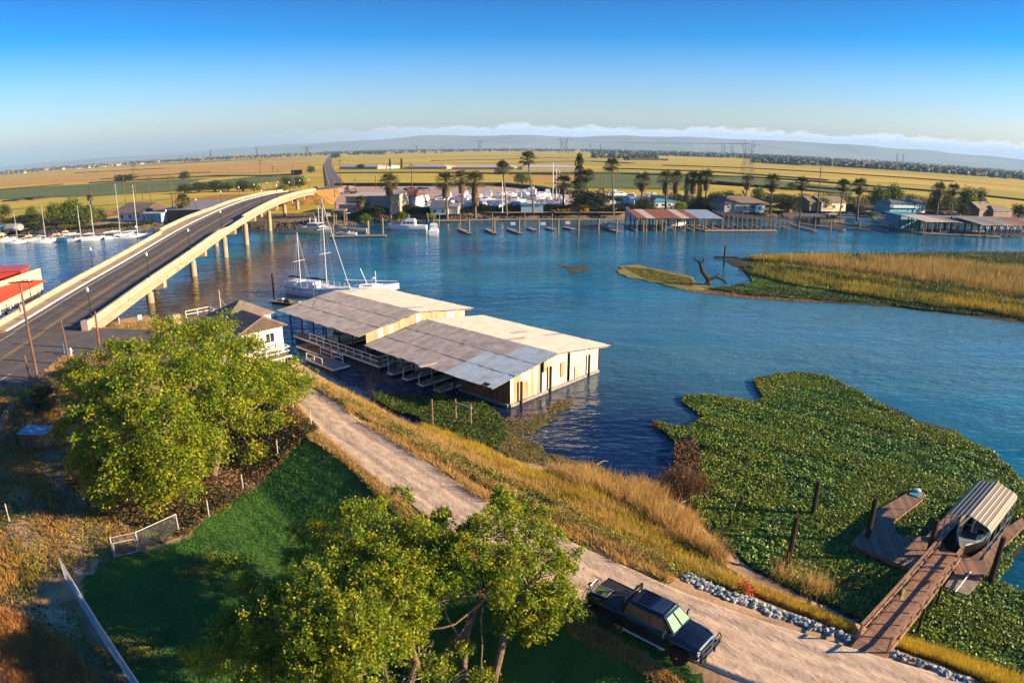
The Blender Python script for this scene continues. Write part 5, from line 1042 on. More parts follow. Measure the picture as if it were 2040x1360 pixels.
stuff(blades('dry_grass', sample(Zstraw, 20000, dens=.9, thr=-.25, seed=2), .6, .06, M['straw'], lean=.5)); stuff(blades('dry_grass', sample(Zedge, 15000, dens=.7, thr=.05, seed=9), .6, .055, M['straw'], lean=.5)); stuff(blades('dry_grass', sample(Zslope, 14000, dens=.8, thr=.1, seed=11), .55, .055, M['straw'], lean=.5)); stuff(leaves('tall_weeds', sample(Zedge, 16000, off=.35, dens=1.3, thr=.15, seed=12) + rng.normal(size=(16000, 3)) * [.05, .05, .18], .16, M['weed'])); stuff(leaves('brown_litter', sample(Zslope, 12000, off=.08, dens=1.1, thr=.1, seed=15), .2, M['brownweed'], asp=.3))
stuff(blades('dry_grass', sample(Zstraw, 9000), .45, .06, M['weed'], lean=.45))
stuff(leaves('low_weeds', sample(Zedge, 26000, off=.12) + rng.normal(size=(26000, 3)) * [0.05, .05, .10], .17, M['weed']))
stuff(leaves('low_weeds', sample(Zedge, 12000, off=.12, dens=.8, thr=0) + 0, .16, M['greenweed']))
stuff(blades('golden_grass', sample(Zgold, 18000, dens=.9, thr=-.35, seed=31), .7, .05, M['gold'], lean=.4, wind=(-.25, .1)))
p = sample(Zslope, 34000, off=.12); stuff(leaves('bank_weeds', p, .18, M['weed'])); stuff(blades('bank_grass', sample(Zslope, 15000), .45, .05, M['gold'], lean=.5))
stuff(leaves('bank_weeds', sample(Zslope, 9000, off=.1, dens=.6, thr=.1), .2, M['greenweed']))
stuff(blades('reeds', sample(Zreed, 9000, dens=1.2, thr=-.1, seed=21), 1.25, .05, M['straw'], lean=.42, wind=(.1, 0))); stuff(leaves('reed_litter', sample(Zreed, 8000, off=.15), .3, M['straw'], up=.3, asp=.18)); stuff(blades('reeds', sample(Zreed, 4000), .6, .05, M['gold'], lean=.5))
stuff(leaves('bank_weeds', sample(Zolive, 20000, off=.15), .17, M['weed'])); stuff(leaves('bank_weeds', sample(Zolive, 16000, off=.2, dens=.7, thr=-.1), .18, M['greenweed'])); stuff(blades('bank_grass', sample(Zolive, 7000), .5, .05, M['gold']))
stuff(blades('bank_grass', sample(Zred, 10000), .35, .05, M['straw'], lean=.6)); stuff(leaves('bank_weeds', sample(Zred, 5000, off=.1, dens=1.2, thr=.1), .14, M['rust_grass'])); stuff(blades('bank_grass', sample(Zred, 6000, dens=.5, thr=0), .5, .05, M['gold']))
stuff(leaves('bank_weeds', sample(Zlow, 16000, off=.12), .16, M['weed'])); stuff(blades('bank_grass', sample(Zlow, 14000, dens=.4, thr=-.2), .6, .045, M['gold'])); stuff(leaves('bank_weeds', sample(Zlow, 8000, off=.1), .16, M['greenweed']))
stuff(leaves('green_bank_weeds', sample(Zslope, 12000, off=.2, dens=.5, thr=.15, seed=91), .18, M['greenweed'])); stuff(leaves('green_bank_weeds', sample(Zedge, 9000, off=.25, dens=.6, thr=.2, seed=92), .17, M['leaf_mid'])); stuff(leaves('green_bank_weeds', sample(Zreed, 5000, off=.3, dens=.8, thr=.3, seed=93), .2, M['weed']))
# red shrub by the stones
t = thing('red_shrub', 'small bright red shrub above the blue grey stones', 'shrub', G3(1487, 1168, 2)); leaves('foliage', rng.normal(size=(500, 3)) * [.28, .25, .18] + [0, 0, .3], .13, mat('red_leaves', (.45, .03, .02), .6, .4, 2, island=True), t); MB().tube([(0, 0, -.1), (0, 0, .3)], .03, 5).build('stem', M['bark'], t)
def roadband(n, side, inner, outer, seed, dens=1.0, thr=0.0):
    P = np.array(CENTRE[2:14], float); seg = np.linalg.norm(np.diff(P, axis=0), axis=1); cum = np.r_[0, np.cumsum(seg)]; d = rng.uniform(4, cum[-1] - 12, n); i = np.clip(np.searchsorted(cum, d, 'right') - 1, 0, len(seg) - 1); T = (P[i + 1] - P[i]) / seg[i][:, None]; Nn = np.stack([-T[:, 1], T[:, 0]], 1) * side
    Q = P[i] + T * (d - cum[i])[:, None] + Nn * rng.uniform(inner, outer, n)[:, None]; k = wob(Q[:, 0], Q[:, 1], dens, seed) > thr + rng.normal(size=n) * .2; Q = Q[k]; return np.concatenate([Q, ground_z(Q[:, 0], Q[:, 1])[:, None] + .08], 1)
stuff(leaves('road_edge_weeds', roadband(16000, 1, 1.9, 3.2, 51, 1.1, .1), .14, M['weed'])); stuff(blades('road_edge_grass', roadband(14000, 1, 2.0, 3.2, 52, 1.0, -.1), .45, .05, M['straw'], lean=.5)); stuff(blades('road_edge_grass', roadband(9000, -1, 1.8, 3.0, 53, 1.2, .1), .3, .045, M['straw'], lean=.6)); stuff(leaves('road_litter', roadband(5000, 1, -2.2, 2.2, 54, .9, .25), .09, M['brownweed'], up=4, asp=.4))
P_ = roadband(5200, 1, -2.3, 2.4, 55, 1.4, -.3); P_[:, 2] -= .0; scatter_rocks('road_gravel', P_, .07, M['dirt']); scatter_rocks('road_gravel', roadband(1400, 1, 1.6, 2.6, 56, 1.0, 0), .12, M['stone'])
# ---- left field
Zfield = zone([(-40, 820), (110, 800), (150, 900), (150, 1000), (330, 1030), (360, 1060), (220, 1105), (150, 1140), (150, 1210), (250, 1360), (-60, 1500)], .9)
Zroadside = zone([(60, 790), (130, 735), (210, 730), (230, 760), (180, 800), (90, 830), (-40, 860), (-40, 800)], 1.6)
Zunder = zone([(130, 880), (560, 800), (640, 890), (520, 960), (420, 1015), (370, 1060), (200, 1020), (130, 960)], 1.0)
stuff(leaves('field_weeds', sample(Zfield, 13000, off=.1, dens=.55, thr=.1, seed=1), .17, M['brownweed']))
stuff(leaves('field_weeds', sample(Zfield, 12000, off=.14, dens=.5, thr=.18, seed=4), .18, M['weed'])); stuff(leaves('field_weeds', sample(Zfield, 7000, off=.12, dens=.42, thr=.3, seed=8), .2, M['greenweed']))
stuff(blades('dry_grass', sample(Zfield, 9000, dens=.45, thr=.22, seed=3), .45, .05, M['rust_grass'], lean=.5)); stuff(blades('dry_grass', sample(Zfield, 6000, dens=.6, thr=.3, seed=6), .4, .05, M['gold'], lean=.5))
Zr = zone([(-40, 1200), (40, 1215), (130, 1270), (190, 1340), (230, 1420), (60, 1450), (-60, 1380)], 1.0)
stuff(blades('rusty_grass', sample(Zr, 15000, dens=.9, thr=-.3, seed=17), .7, .045, M['rust_grass'], lean=.3, wind=(.15, -.15)))
stuff(leaves('roadside_weeds', sample(Zroadside, 16000, off=.08), .16, M['brownweed'])); stuff(blades('dry_grass', sample(Zroadside, 14000, dens=.5, thr=-.2), .35, .06, M['straw'], lean=.6))
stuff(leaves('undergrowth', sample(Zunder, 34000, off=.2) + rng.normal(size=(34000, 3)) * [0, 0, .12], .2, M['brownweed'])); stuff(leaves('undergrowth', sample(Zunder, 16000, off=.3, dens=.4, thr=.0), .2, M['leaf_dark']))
Zbr = zone([(205, 660), (250, 648), (330, 640), (330, 668), (250, 668), (205, 672)], 2.2)
stuff(leaves('bank_weeds', sample(Zbr, 7000, off=.12), .2, M['weed'])); stuff(blades('dry_grass', sample(Zbr, 5000), .4, .07, M['straw'], lean=.6))
# road verges and the lawn
Zv = zone([(585, 800), (640, 868), (700, 915), (775, 985), (850, 1050), (960, 1110), (940, 1125), (840, 1068), (760, 1000), (690, 925), (640, 893), (600, 870), (560, 800)], 2.3)
stuff(blades('verge_grass', sample(Zv, 16000), .28, .05, M['straw'], lean=.6)); stuff(leaves('verge_weeds', sample(Zv, 6000, off=.05), .12, M['weed']))
Zv2 = zone([(1120, 1230), (1200, 1262), (1290, 1310), (1380, 1370), (1500, 1450), (1460, 1460), (1330, 1368), (1240, 1310), (1140, 1262)], 2.3)
stuff(blades('verge_grass', sample(Zv2, 6000), .25, .045, M['straw'], lean=.7)); stuff(leaves('verge_weeds', sample(Zv2, 6000, off=.04, dens=.9, thr=0), .11, M['brownweed']))
LP = sample(LAWN, 90000); stuff(blades('lawn_grass', LP, .13, .05, M['lawngrass'], lean=.8))
for k, (x, y, s) in enumerate([(395, 1130, 900), (255, 1300, 900), (420, 1010, 500)]):
    c = at(x, y, .6); p = np.concatenate([rng.normal(size=(s * 3, 2)) * .7 + c, np.zeros((s * 3, 1))], 1); p[:, 2] = ground_z(p[:, 0], p[:, 1]) + .1; stuff(leaves('lawn_weeds', p, .12, M['weed']))
# pale bare patches in the field
for k, px in enumerate([[(110, 1060), (150, 1075), (200, 1100), (185, 1135), (150, 1138), (120, 1100)], [(0, 1195), (60, 1200), (150, 1210), (160, 1260), (110, 1250), (40, 1232)]]):
    P = PXS(.9, px); c = np.mean(P, 0); pp = []
    for q in P: pp.append(tuple(q))
    V_ = [(c[0], c[1], gz(*c) + .05)] + [(x, y, gz(x, y) + .05) for x, y in pp]; struct(MB().add(V_, [(0, i + 1, (i + 1) % len(pp) + 1) for i in range(len(pp))]).build('bare_patch', M['dirt']))
# ---- reeds, hyacinth and floating weed
HY = PXS(.1, [(1300, 838), (1325, 845), (1370, 850), (1400, 830), (1355, 800), (1362, 786), (1420, 790), (1500, 800), (1520, 795), (1505, 770), (1500, 757), (1540, 748), (1580, 742), (1650, 750), (1720, 785), (1780, 822), (1840, 848), (1890, 865), (1960, 892), (2020, 935), (2050, 990), (2050, 1080), (2010, 1130), (1985, 1160), (2080, 1190), (2200, 1260), (2200, 1420), (2040, 1352), (1900, 1303), (1760, 1262), (1680, 1222), (1600, 1182), (1500, 1132), (1420, 1062), (1372, 1003), (1375, 960), (1385, 905), (1345, 880)])
WATER_GAP = [tuple(p) for p in PXS(.1, [(2015, 1100), (2060, 1060), (2080, 1120), (2030, 1150)])]
HY = rough(HY, 1.0, .3)
def notdock(P):
    k = ~inpoly(P[:, 0], P[:, 1], wing) & ~inpoly(P[:, 0], P[:, 1], right) & ~inpoly(P[:, 0], P[:, 1], [tuple(FC(-.6, -.2, 0)[:2]), tuple(FC(cl, -.2, 0)[:2]), tuple(FC(cl, cw + .2, 0)[:2]), tuple(FC(-.6, cw + .2, 0)[:2])]) & ~inpoly(P[:, 0], P[:, 1], WATER_GAP); return P[k]
import bmesh
def mat_base(name, poly, z, m):
    P = np.array(poly); c = P.mean(0); return sheet_flat(name, [tuple(q) for q in (c + (P - c) * .985)], z, m)
stuff(mat_base('floating_weed_mat', HY, .05, mat('weed_mat_base', (.02, .03, .01), .95, .4, 1)))
H = notdock(sample(HY, 200000, z=.0)); mound = .16 + .12 * wob(H[:, 0], H[:, 1], .8) + .06 * wob(H[:, 0], H[:, 1], 2.6, 3); H[:, 2] = np.maximum(.08, mound + rng.uniform(-.12, .12, len(H)))
yel = inpoly(H[:, 0], H[:, 1], PXS(.1, [(1370, 1000), (1400, 890), (1480, 890), (1560, 930), (1570, 980), (1500, 1060), (1440, 1060)])) & (wob(H[:, 0], H[:, 1], .5, 5) > -.15 + rng.normal(size=len(H)) * .3)
edge = dline(H[:, 0], H[:, 1], HY[:62]) < .7
H[yel, 2] += .12
stuff(leaves('water_hyacinth', H[~yel & ~edge], .19, M['hyacinth'], up=.9, asp=.8)); stuff(leaves('yellow_water_weed', H[yel | edge], .21, M['hyacinth_y'], up=.5, asp=.7)); stuff(leaves('bright_hyacinth', notdock(sample(HY, 30000, z=.34, dens=.35, thr=.25, seed=81)), .2, M['hyacinth_y'], up=.8, asp=.8)); stuff(leaves('dead_hyacinth', notdock(sample(HY, 2200, z=.3, dens=.6, thr=.45, seed=82)), .2, M['brownweed'], up=.8, asp=.5))
DB = [(PXS(.1, [(1345, 880), (1380, 870), (1400, 930), (1390, 980), (1345, 985), (1340, 920)]), 9000, 'brownweed', .28), (PXS(.1, [(1300, 850), (1345, 868), (1390, 900), (1400, 880), (1350, 855), (1310, 838)]), 3000, 'brownweed', .2), (PXS(.1, [(1500, 755), (1545, 752), (1555, 775), (1525, 795)]), 2500, 'rust_grass', .2), (PXS(.05, [(1750, 800), (1800, 822), (1840, 850), (1870, 862), (1830, 858), (1780, 835)]), 2500, 'brownweed', .18), (PXS(.05, [(1875, 858), (1900, 856), (1930, 880), (1905, 885)]), 2000, 'hyacinth_y', .2)]
for P, n, mk, s in DB: p = sample(P, n, z=.1); p[:, 2] += rng.uniform(0, .35 if n > 5000 else .15, len(p)); stuff(leaves('weed_debris', p, s, M[mk], up=.3, asp=.3))
t = thing('dead_reed_clump', 'round brown clump of dead reeds standing in the shallow water', 'reed clump', at3(1362, 975, 0)); a = rng.normal(size=(2600, 3)) * [.75, .75, .1]; a[:, 2] = 0; blades('foliage', a, 1.35, .05, M['brownweed'], t, lean=.25); leaves('litter', rng.normal(size=(1500, 3)) * [.7, .7, .3] + [0, 0, .7], .22, M['brownweed'], t, up=.1, asp=.3)
GP = PXS(.2, [(742, 782), (800, 785), (880, 790), (960, 800), (1000, 830), (1010, 870), (985, 890), (940, 880), (880, 850), (800, 822), (745, 795)])
GP = rough(GP, .8, .25)
stuff(leaves('shore_weeds', sample(GP, 30000, z=.2) + rng.normal(size=(30000, 3)) * [0, 0, .1], .2, M['greenweed'])); stuff(leaves('shore_weeds', sample(GP, 8000, z=.3), .2, M['hyacinth_y']))
stuff(mat_base('floating_weed_mat', GP, .04, bpy.data.materials['weed_mat_base']))
AL = PXS(.05, [(1000, 835), (1060, 822), (1100, 800), (1140, 790), (1130, 815), (1075, 850), (1060, 880), (1090, 905), (1200, 930), (1260, 955), (1150, 940), (1040, 925), (985, 890)])
AL = rough(AL, .8, .5)
stuff(leaves('floating_debris', sample(AL, 9000, z=.04, dens=.7, thr=-.2, seed=41)[:9000] + [0, 0, .02], .26, mat('olive_floating_debris', (.26, .21, .05), .8, .5, .6, col2=(.09, .07, .03), island=True), up=3, asp=.45)); stuff(leaves('floating_debris', sample(AL, 2500, z=.06), .2, M['straw'], up=3, asp=.2))
M['algae'] = mat('olive_algae_scum', (.16, .14, .05), .6, .4, .3, col2=(.07, .08, .035))
for px, n in (([(1110, 528), (1170, 528), (1175, 545), (1140, 548)], 1200), ([(1830, 838), (1880, 850), (1850, 856)], 500), ([(980, 840), (1040, 850), (1020, 880)], 400)):
    p = sample(rough(PXS(.03, px), 1.0, .8), n, z=.03, dens=.6, thr=.15); stuff(leaves('floating_algae', p, .5, M['algae'], up=12, asp=.5))
# green reed tufts by the water
def tuft(label, px, py, n, h, mk, w=.06, sp=.35, name='reed_tuft', z0=.1):
    t = thing(name, label, 'reed clump', at3(px, py, z0)); a = rng.normal(size=(n, 3)) * sp; a[:, 2] = 0; blades('leaves', a, h, w, M[mk], t, lean=.45); return t
tuft('tall green bent reed leaves beside the lower dock', 876, 800, 30, 2.2, 'greenweed', .16, .15); tuft('dry reed tuft at the bank below the gangway head', 1625, 1175, 260, 1.5, 'straw', .04, .5); tuft('sparse reed tuft at the foot of the weed pile', 1560, 1150, 120, 1.5, 'straw', .04, .4)
tuft('golden reed tuft left of the reed bank', 1180, 1000, 300, .9, 'gold', .05, .6, z0=1.3)
for k, (a, c) in enumerate((((1352, 975), (1395, 990)), ((1360, 1000), (1400, 985)), ((1395, 975), (1420, 1010)), ((1110, 905), (1150, 925)), ((1190, 925), (1212, 918)), ((1720, 862), (1790, 868)))):
    tag(MB().tube([at3(*a, .25), at3((a[0] + c[0]) / 2, (a[1] + c[1]) / 2 - 4, .4), at3(*c, .3)], [.05, .04, .02], 5).build('dead_branch', M['deadwood']), ['pale dead branch lying by the brown reed clump', 'crooked bleached branch at the weedy shore', 'short bleached branch on the yellow green weed', 'pale branch in the floating debris near the bank', 'small pale branch at the water edge of the reeds', 'thin long branch floating at the outer edge of the green weed'][k], 'branch')
# ---- near trees
def limb_path(p, q, r0, r1, n=6, bend=.5, seed=0):
    r_ = random.Random(seed); p, q = Vector(p), Vector(q); L_ = (q - p).length; pts = []; rs = []; o = Vector((r_.uniform(-1, 1), r_.uniform(-1, 1), r_.uniform(-.3, .8))) * L_ * .12 * bend
    for i in range(n + 1):
        f = i / n; c = p.lerp(q, f) + o * math.sin(f * PI) + Vector((r_.uniform(-1, 1), r_.uniform(-1, 1), r_.uniform(-1, 1))) * L_ * .018 * (0 < i < n); pts.append(c); rs.append(r0 + (r1 - r0) * f ** .8)
    return pts, rs
def big_tree(label, lobes, trunks, fork, m1, m2, tips, per, lsz, sg, mbark='bark', extra=(), cat='tree', name='tree'):
    t = thing(name, label, cat, tuple(trunks[0][0])); o = np.array(trunks[0][0]); b = MB()
    for path, rad in [(p, r_) for p, r_ in [(tr[0:1] + tr[1:-1], tr[-1]) for tr in trunks]]:
        pts = [np.array(q) - o for q in path]; rs = np.linspace(rad, rad * .6, len(pts)); MB().tube(pts, rs, 9).build('trunk', M[mbark], t)
    L1 = []; L2 = []; br = MB()
    for k, (px, py, z, r) in enumerate(lobes):
        c = np.array(at3(px, py, z)); fk = min(fork, key=lambda f: np.linalg.norm(np.array(f) - c)); pts, rs = limb_path(np.array(fk) - o, c - o, .13 if r > 1.2 else .07, .035, 7, 1.0, k); MB().tube(pts, rs, 6).build('limb', M[mbark], t)
        nt = int(tips * (r / 2) ** 2); D = unit(rng.normal(size=(nt, 3)) + [0, 0, .25]); rad = r * (1 + .36 * wob(D[:, 0] * 4 + k, D[:, 1] * 4 + D[:, 2] * 3, 1.0)) * np.where(rng.random(nt) < .12, rng.uniform(1.05, 1.4, nt), rng.uniform(.45, 1.08, nt) ** .5); an = rng.uniform(.8, 1.35, 3) * [1, 1, .72]; Tp = c + D * rad[:, None] * an
        for q in Tp[:8]: pts, rs = limb_path(c - o, q - o, .035, .012, 3, .8, k); br.tube(pts, rs, 4, cap=False)
        pr = np.maximum(4, (per * rng.uniform(.4, 1.6, nt)).astype(int)); C = np.repeat(Tp, pr, 0); C = C + rng.normal(size=C.shape) * sg * [1, 1, .7]; g = np.repeat(rng.random(nt) < .5, pr); L1.append(C[g]); L2.append(C[~g])
    stuff(br.build('twigs', M[mbark], t)); L1, L2 = np.concatenate(L1) - o, np.concatenate(L2) - o
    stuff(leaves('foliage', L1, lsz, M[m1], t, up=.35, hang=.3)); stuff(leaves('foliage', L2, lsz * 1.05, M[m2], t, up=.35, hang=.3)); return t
g = lambda px, py, z: at3(px, py, z)
lobesA = [(425, 662, 8.6, 2.1), (345, 680, 8.8, 2.2), (490, 700, 8.2, 1.8), (570, 755, 6.2, 1.7), (250, 712, 8.4, 2.3), (185, 765, 6.8, 2.1), (290, 770, 8.8, 2.6), (395, 750, 8.8, 2.6), (490, 765, 7.6, 2.3), (565, 775, 5.6, 1.6), (170, 840, 5.6, 2.0), (250, 850, 7.0, 2.5), (340, 850, 7.4, 2.4), (430, 830, 6.6, 2.0), (180, 915, 4.4, 1.9), (255, 930, 4.8, 2.0), (340, 930, 5.0, 2.0), (395, 905, 5.0, 1.5), (300, 975, 3.2, 1.5), (365, 970, 3.2, 1.1), (205, 975, 2.8, 1.4), (520, 840, 4.6, 1.2), (600, 775, 4.2, 1.1), (150, 740, 5.8, 1.4), (520, 745, 7.4, 1.6), (440, 710, 9.2, 2.0), (510, 905, 1.6, 1.0), (450, 790, 7.8, 1.7), (215, 790, 7.8, 2.0)]
fk1 = [g(380, 840, 4.2), g(270, 850, 4.0), g(460, 840, 4.0)]
big_tree('large spreading green tree left of the dirt road', lobesA, [[g(360, 975, 1.0), g(370, 910, 2.6), fk1[0], .42], [g(330, 985, .9), g(300, 920, 2.6), fk1[1], .36], [g(425, 950, 1.2), g(440, 880, 2.8), fk1[2], g(500, 800, 5.5), .3]], fk1, 'leaf', 'leaf_gold', 115, 38, .24, .29)
lobesB = [(700, 1020, 6.0, .95), (640, 1060, 5.6, .9), (800, 985, 6.4, .55), (760, 1060, 6.6, 1.35), (690, 1110, 6.2, 1.3), (840, 1075, 6.6, 1.1), (640, 1170, 6.2, 1.3), (560, 1175, 5.4, .95), (480, 1130, 5.0, .7), (430, 1118, 4.8, .4), (500, 1165, 4.6, .7), (540, 1250, 5.4, 1.2), (460, 1235, 4.4, .9), (620, 1270, 6.0, 1.4), (710, 1235, 6.6, 1.4), (790, 1180, 6.2, 1.2), (425, 1312, 3.8, .9), (520, 1340, 4.6, 1.2), (620, 1370, 5.0, 1.3), (720, 1345, 5.6, 1.3), (770, 1120, 6.6, 1.2), (800, 1290, 4.6, .8), (590, 1110, 5.4, .7), (375, 1300, 3.4, .5), (470, 1290, 4.4, .9), (740, 1010, 6.2, .7), (880, 1035, 6.4, .8), (860, 1130, 6.2, 1.0), (820, 1140, 6.4, .9), (590, 1060, 5.4, .4), (520, 1210, 5.2, .9), (580, 1310, 5.0, 1.1), (660, 1215, 6.4, .9), (730, 1160, 6.6, .9), (670, 1320, 5.4, 1.0), (780, 1250, 5.8, .8)]
lobesC = [(1010, 1015, 7.0, .8), (970, 1050, 7.0, .95), (1040, 1060, 6.8, .95), (900, 1090, 6.6, .9), (955, 1110, 6.6, 1.1), (1020, 1120, 6.4, 1.15), (1090, 1120, 5.6, .9), (1110, 1180, 4.8, .9), (1070, 1200, 4.6, .9), (1100, 1235, 3.8, .6), (1000, 1180, 5.6, .8), (890, 1150, 6.0, .8), (850, 1210, 5.0, .8), (1130, 1130, 5.0, .5), (920, 1290, 2.2, .6), (1130, 1205, 4.2, .7), (1000, 985, 7.4, .5), (1090, 1070, 6.0, .8), (1060, 1020, 6.6, .6), (930, 1060, 6.8, .7), (1060, 1260, 3.0, .6), (1150, 1100, 5.2, .3), (820, 1260, 4.2, .8), (1020, 1240, 3.4, .7), (870, 1330, 1.8, .8), (960, 1350, 1.4, .6)]
fkB = [g(700, 1250, 3.6), g(800, 1240, 3.8), g(600, 1330, 3.2), g(880, 1150, 5.0)]
big_tree('wide leafy yellow green tree at the lower middle of the view', lobesB, [[g(790, 1400, .8), g(760, 1310, 2.2), fkB[0], .26], [g(800, 1410, .8), g(830, 1320, 2.4), fkB[1], g(850, 1120, 5.6), .22], [g(770, 1410, .8), g(700, 1380, 2.0), fkB[2], .24]], fkB, 'leaf', 'leaf_gold', 265, 34, .16, .15)
fkC = [g(1015, 1185, 4.8), g(1052, 1170, 5.0), g(968, 1185, 4.6)]
big_tree('leafy tree with bare pale trunks beside the black truck', lobesC, [[g(980, 1372, .8), g(1000, 1290, 2.4), g(1012, 1225, 3.7), fkC[0], g(1030, 1120, 6.2), .20], [g(1012, 1225, 3.7), g(1035, 1200, 4.3), fkC[1], g(1085, 1130, 5.6), .11], [g(925, 1365, .8), g(925, 1280, 2.4), g(945, 1215, 3.8), fkC[2], g(985, 1150, 5.6), .17], [g(870, 1375, .8), g(878, 1310, 1.9), g(915, 1262, 2.8), .18], [g(1045, 1205, 4.2), g(1075, 1150, 5.2), g(1120, 1140, 5.2), .05], [g(1000, 1290, 2.4), g(1040, 1240, 3.4), g(1080, 1215, 4.2), g(1105, 1170, 5.0), .06], [g(925, 1280, 2.4), g(890, 1230, 3.6), g(880, 1180, 4.8), g(890, 1120, 6.2), .07], [g(760, 1310, 2.2), g(730, 1270, 4.6), g(745, 1200, 6.6), .08]], fkC, 'leaf', 'leaf_gold', 290, 34, .16, .15)
def deadwood(label, cx, cy, z, n, s, seed):
    t = thing('dead_brush', label, 'dead brush', g(cx, cy, z)); r_ = random.Random(seed)
    for k in range(n):
        a = r_.uniform(0, 6.28); e = r_.uniform(.1, 1.2); q = Vector((math.cos(a) * math.cos(e), math.sin(a) * math.cos(e), math.sin(e))) * r_.uniform(.6, 1.5) * s; pts, rs = limb_path((r_.uniform(-.3, .3), r_.uniform(-.3, .3), 0), q, .05, .012, 6, 2.5, k + seed); MB().tube(pts, rs, 5).build('branch', M['deadwood'], t)
deadwood('tangle of bleached dead branches under the lower middle tree', 835, 1330, 1.6, 26, 1.1, 3); deadwood('pale broken branches at the foot of the bare trunks', 900, 1375, 1.0, 16, .9, 9)
tag(MB().tube([g(740, 1310, 2.2), g(765, 1345, 1.6), g(800, 1400, 1.0)], [.09, .12, .16], 7).build('fallen_limb', M['deadwood']), 'thick pale broken limb leaning at the bottom of the middle tree', 'limb')
# ================================================================== ISLAND
def flat_isle(name, px, z, m):
    P = rough(PXS(z, px), 1.8, .7); b = MB(); c = np.mean(P, 0); inner = [tuple(c + (np.array(p) - c) * .96) for p in P]; n = len(P)
    b.add([(x, y, -1.0) for x, y in P] + [(x, y, .02) for x, y in P] + [(x, y, z) for x, y in inner], [(i, (i + 1) % n, n + (i + 1) % n, n + i) for i in range(n)] + [(n + i, n + (i + 1) % n, 2 * n + (i + 1) % n, 2 * n + i) for i in range(n)] + [tuple(range(2 * n, 3 * n))])
    return struct(b.build(name, m)), P
M['marsh'] = mat('dark_marsh_mud', (.035, .035, .015), .9, .4, .3)
spit, PS = flat_isle('mud_spit', [(1228, 540), (1240, 528), (1270, 526), (1290, 533), (1340, 540), (1380, 552), (1388, 562), (1420, 572), (1370, 578), (1330, 570), (1290, 560), (1245, 552)], .12, mat('olive_spit', (.20, .17, .045), .9, .4, .15))
isl, PI_ = flat_isle('marsh_island', [(1440, 516), (1520, 508), (1640, 505), (1800, 503), (2060, 500), (2300, 520), (2300, 700), (2100, 655), (2040, 640), (1940, 628), (1800, 612), (1700, 603), (1600, 598), (1500, 590), (1420, 580), (1400, 574), (1470, 572), (1500, 560), (1480, 540)], .25, M['marsh'])
PZ = lambda px, z=.2: PXS(z, px)
def wscatter(px, n, z=.2): return sample(PZ(px), n, z=z)
_mb = sample(rough(PZ([(1500, 540), (1640, 560), (1800, 590), (2040, 622), (2260, 670), (2260, 640), (2040, 600), (1800, 566), (1600, 540)]), 3, 2), 24000, z=.7, dens=.25, thr=.1, seed=66); _mb[:, 2] += rng.normal(size=len(_mb)) * .4; stuff(leaves('marsh_bushes', _mb, .5, M['leaf_mid'], up=.4))
GR = [(1480, 512), (1600, 508), (1800, 505), (2060, 503), (2280, 525), (2280, 690), (2100, 645), (2040, 630), (1900, 612), (1780, 592), (1680, 578), (1600, 565), (1540, 545)]
stuff(leaves('marsh_plants', wscatter(GR, 42000, .5) + rng.normal(size=(42000, 3)) * [0, 0, .25], .42, M['greenweed'], up=.4)); stuff(leaves('marsh_plants', wscatter(GR, 16000, .9) + rng.normal(size=(16000, 3)) * [0, 0, .3], .42, M['weed'], up=.4))
stuff(blades('green_reeds', wscatter([(1500, 515), (1640, 512), (2060, 520), (2260, 560), (2260, 680), (2040, 625), (1900, 600), (1700, 565), (1560, 540)], 22000, .2), 1.7, .14, M['greenweed'], lean=.2))
GT_ = [(1560, 524), (1640, 520), (1740, 520), (1900, 530), (2060, 545), (2240, 580), (2240, 640), (2060, 600), (1960, 588), (1860, 572), (1740, 552), (1620, 538)]
GTP = rough(PZ(GT_, .3), 3, 2.0)
stuff(blades('golden_reeds', sample(GTP, 32000, z=.1, dens=.16, thr=-.45, seed=61), 2.7, .13, mat('golden_reed', (.52, .36, .11), .8, .4, .3, col2=(.30, .21, .06), island=True, trans=.25), lean=.16, wind=(-.08, 0))); stuff(blades('golden_reeds', wscatter([(1490, 518), (1580, 514), (1700, 513), (1560, 530)], 4000, .3), 1.5, .14, M['gold'], lean=.2))
stuff(leaves('mud_weeds', wscatter([(1400, 572), (1470, 572), (1500, 560), (1480, 530), (1560, 550), (1640, 575), (1800, 600), (1800, 608), (1600, 594), (1480, 584)], 14000, .25), .4, M['hyacinth'], up=1)); stuff(leaves('mud_weeds', wscatter([(1240, 530), (1290, 535), (1380, 555), (1380, 570), (1290, 556)], 8000, .14), .4, M['weed'], up=3)); stuff(leaves('mud_edge', wscatter([(1370, 574), (1480, 582), (1640, 598), (1640, 603), (1480, 592), (1380, 580)], 3000, .15), .35, M['rust_grass'], up=3, asp=.3))
_F = [(1500, 548), (1600, 572), (1720, 592), (1900, 616), (2060, 640), (2270, 690), (2270, 640), (2060, 600), (1860, 575), (1700, 552), (1560, 536), (1490, 530)]
_FP = rough(PZ(_F), 3, 1.5)
stuff(blades('front_reeds', sample(_FP, 20000, z=.1, dens=.3, thr=-.3, seed=71), 1.5, .14, M['weed'], lean=.3)); stuff(blades('front_reeds', sample(_FP, 9000, z=.1, dens=.22, thr=.2, seed=72), 1.7, .13, M['gold'], lean=.3)); stuff(leaves('front_plants', sample(_FP, 26000, z=.5, dens=.35, thr=-.3, seed=73), .45, M['hyacinth_y'], up=.4))
stuff(leaves('shore_plants', sample(rough(PZ([(1420, 576), (1500, 588), (1700, 601), (1800, 611), (1940, 627), (2040, 639), (2200, 672), (2200, 655), (2040, 622), (1800, 600), (1600, 580), (1480, 565)]), 2, .8), 22000, z=.3, dens=.5, thr=-.3, seed=74), .4, M['greenweed'], up=.5))
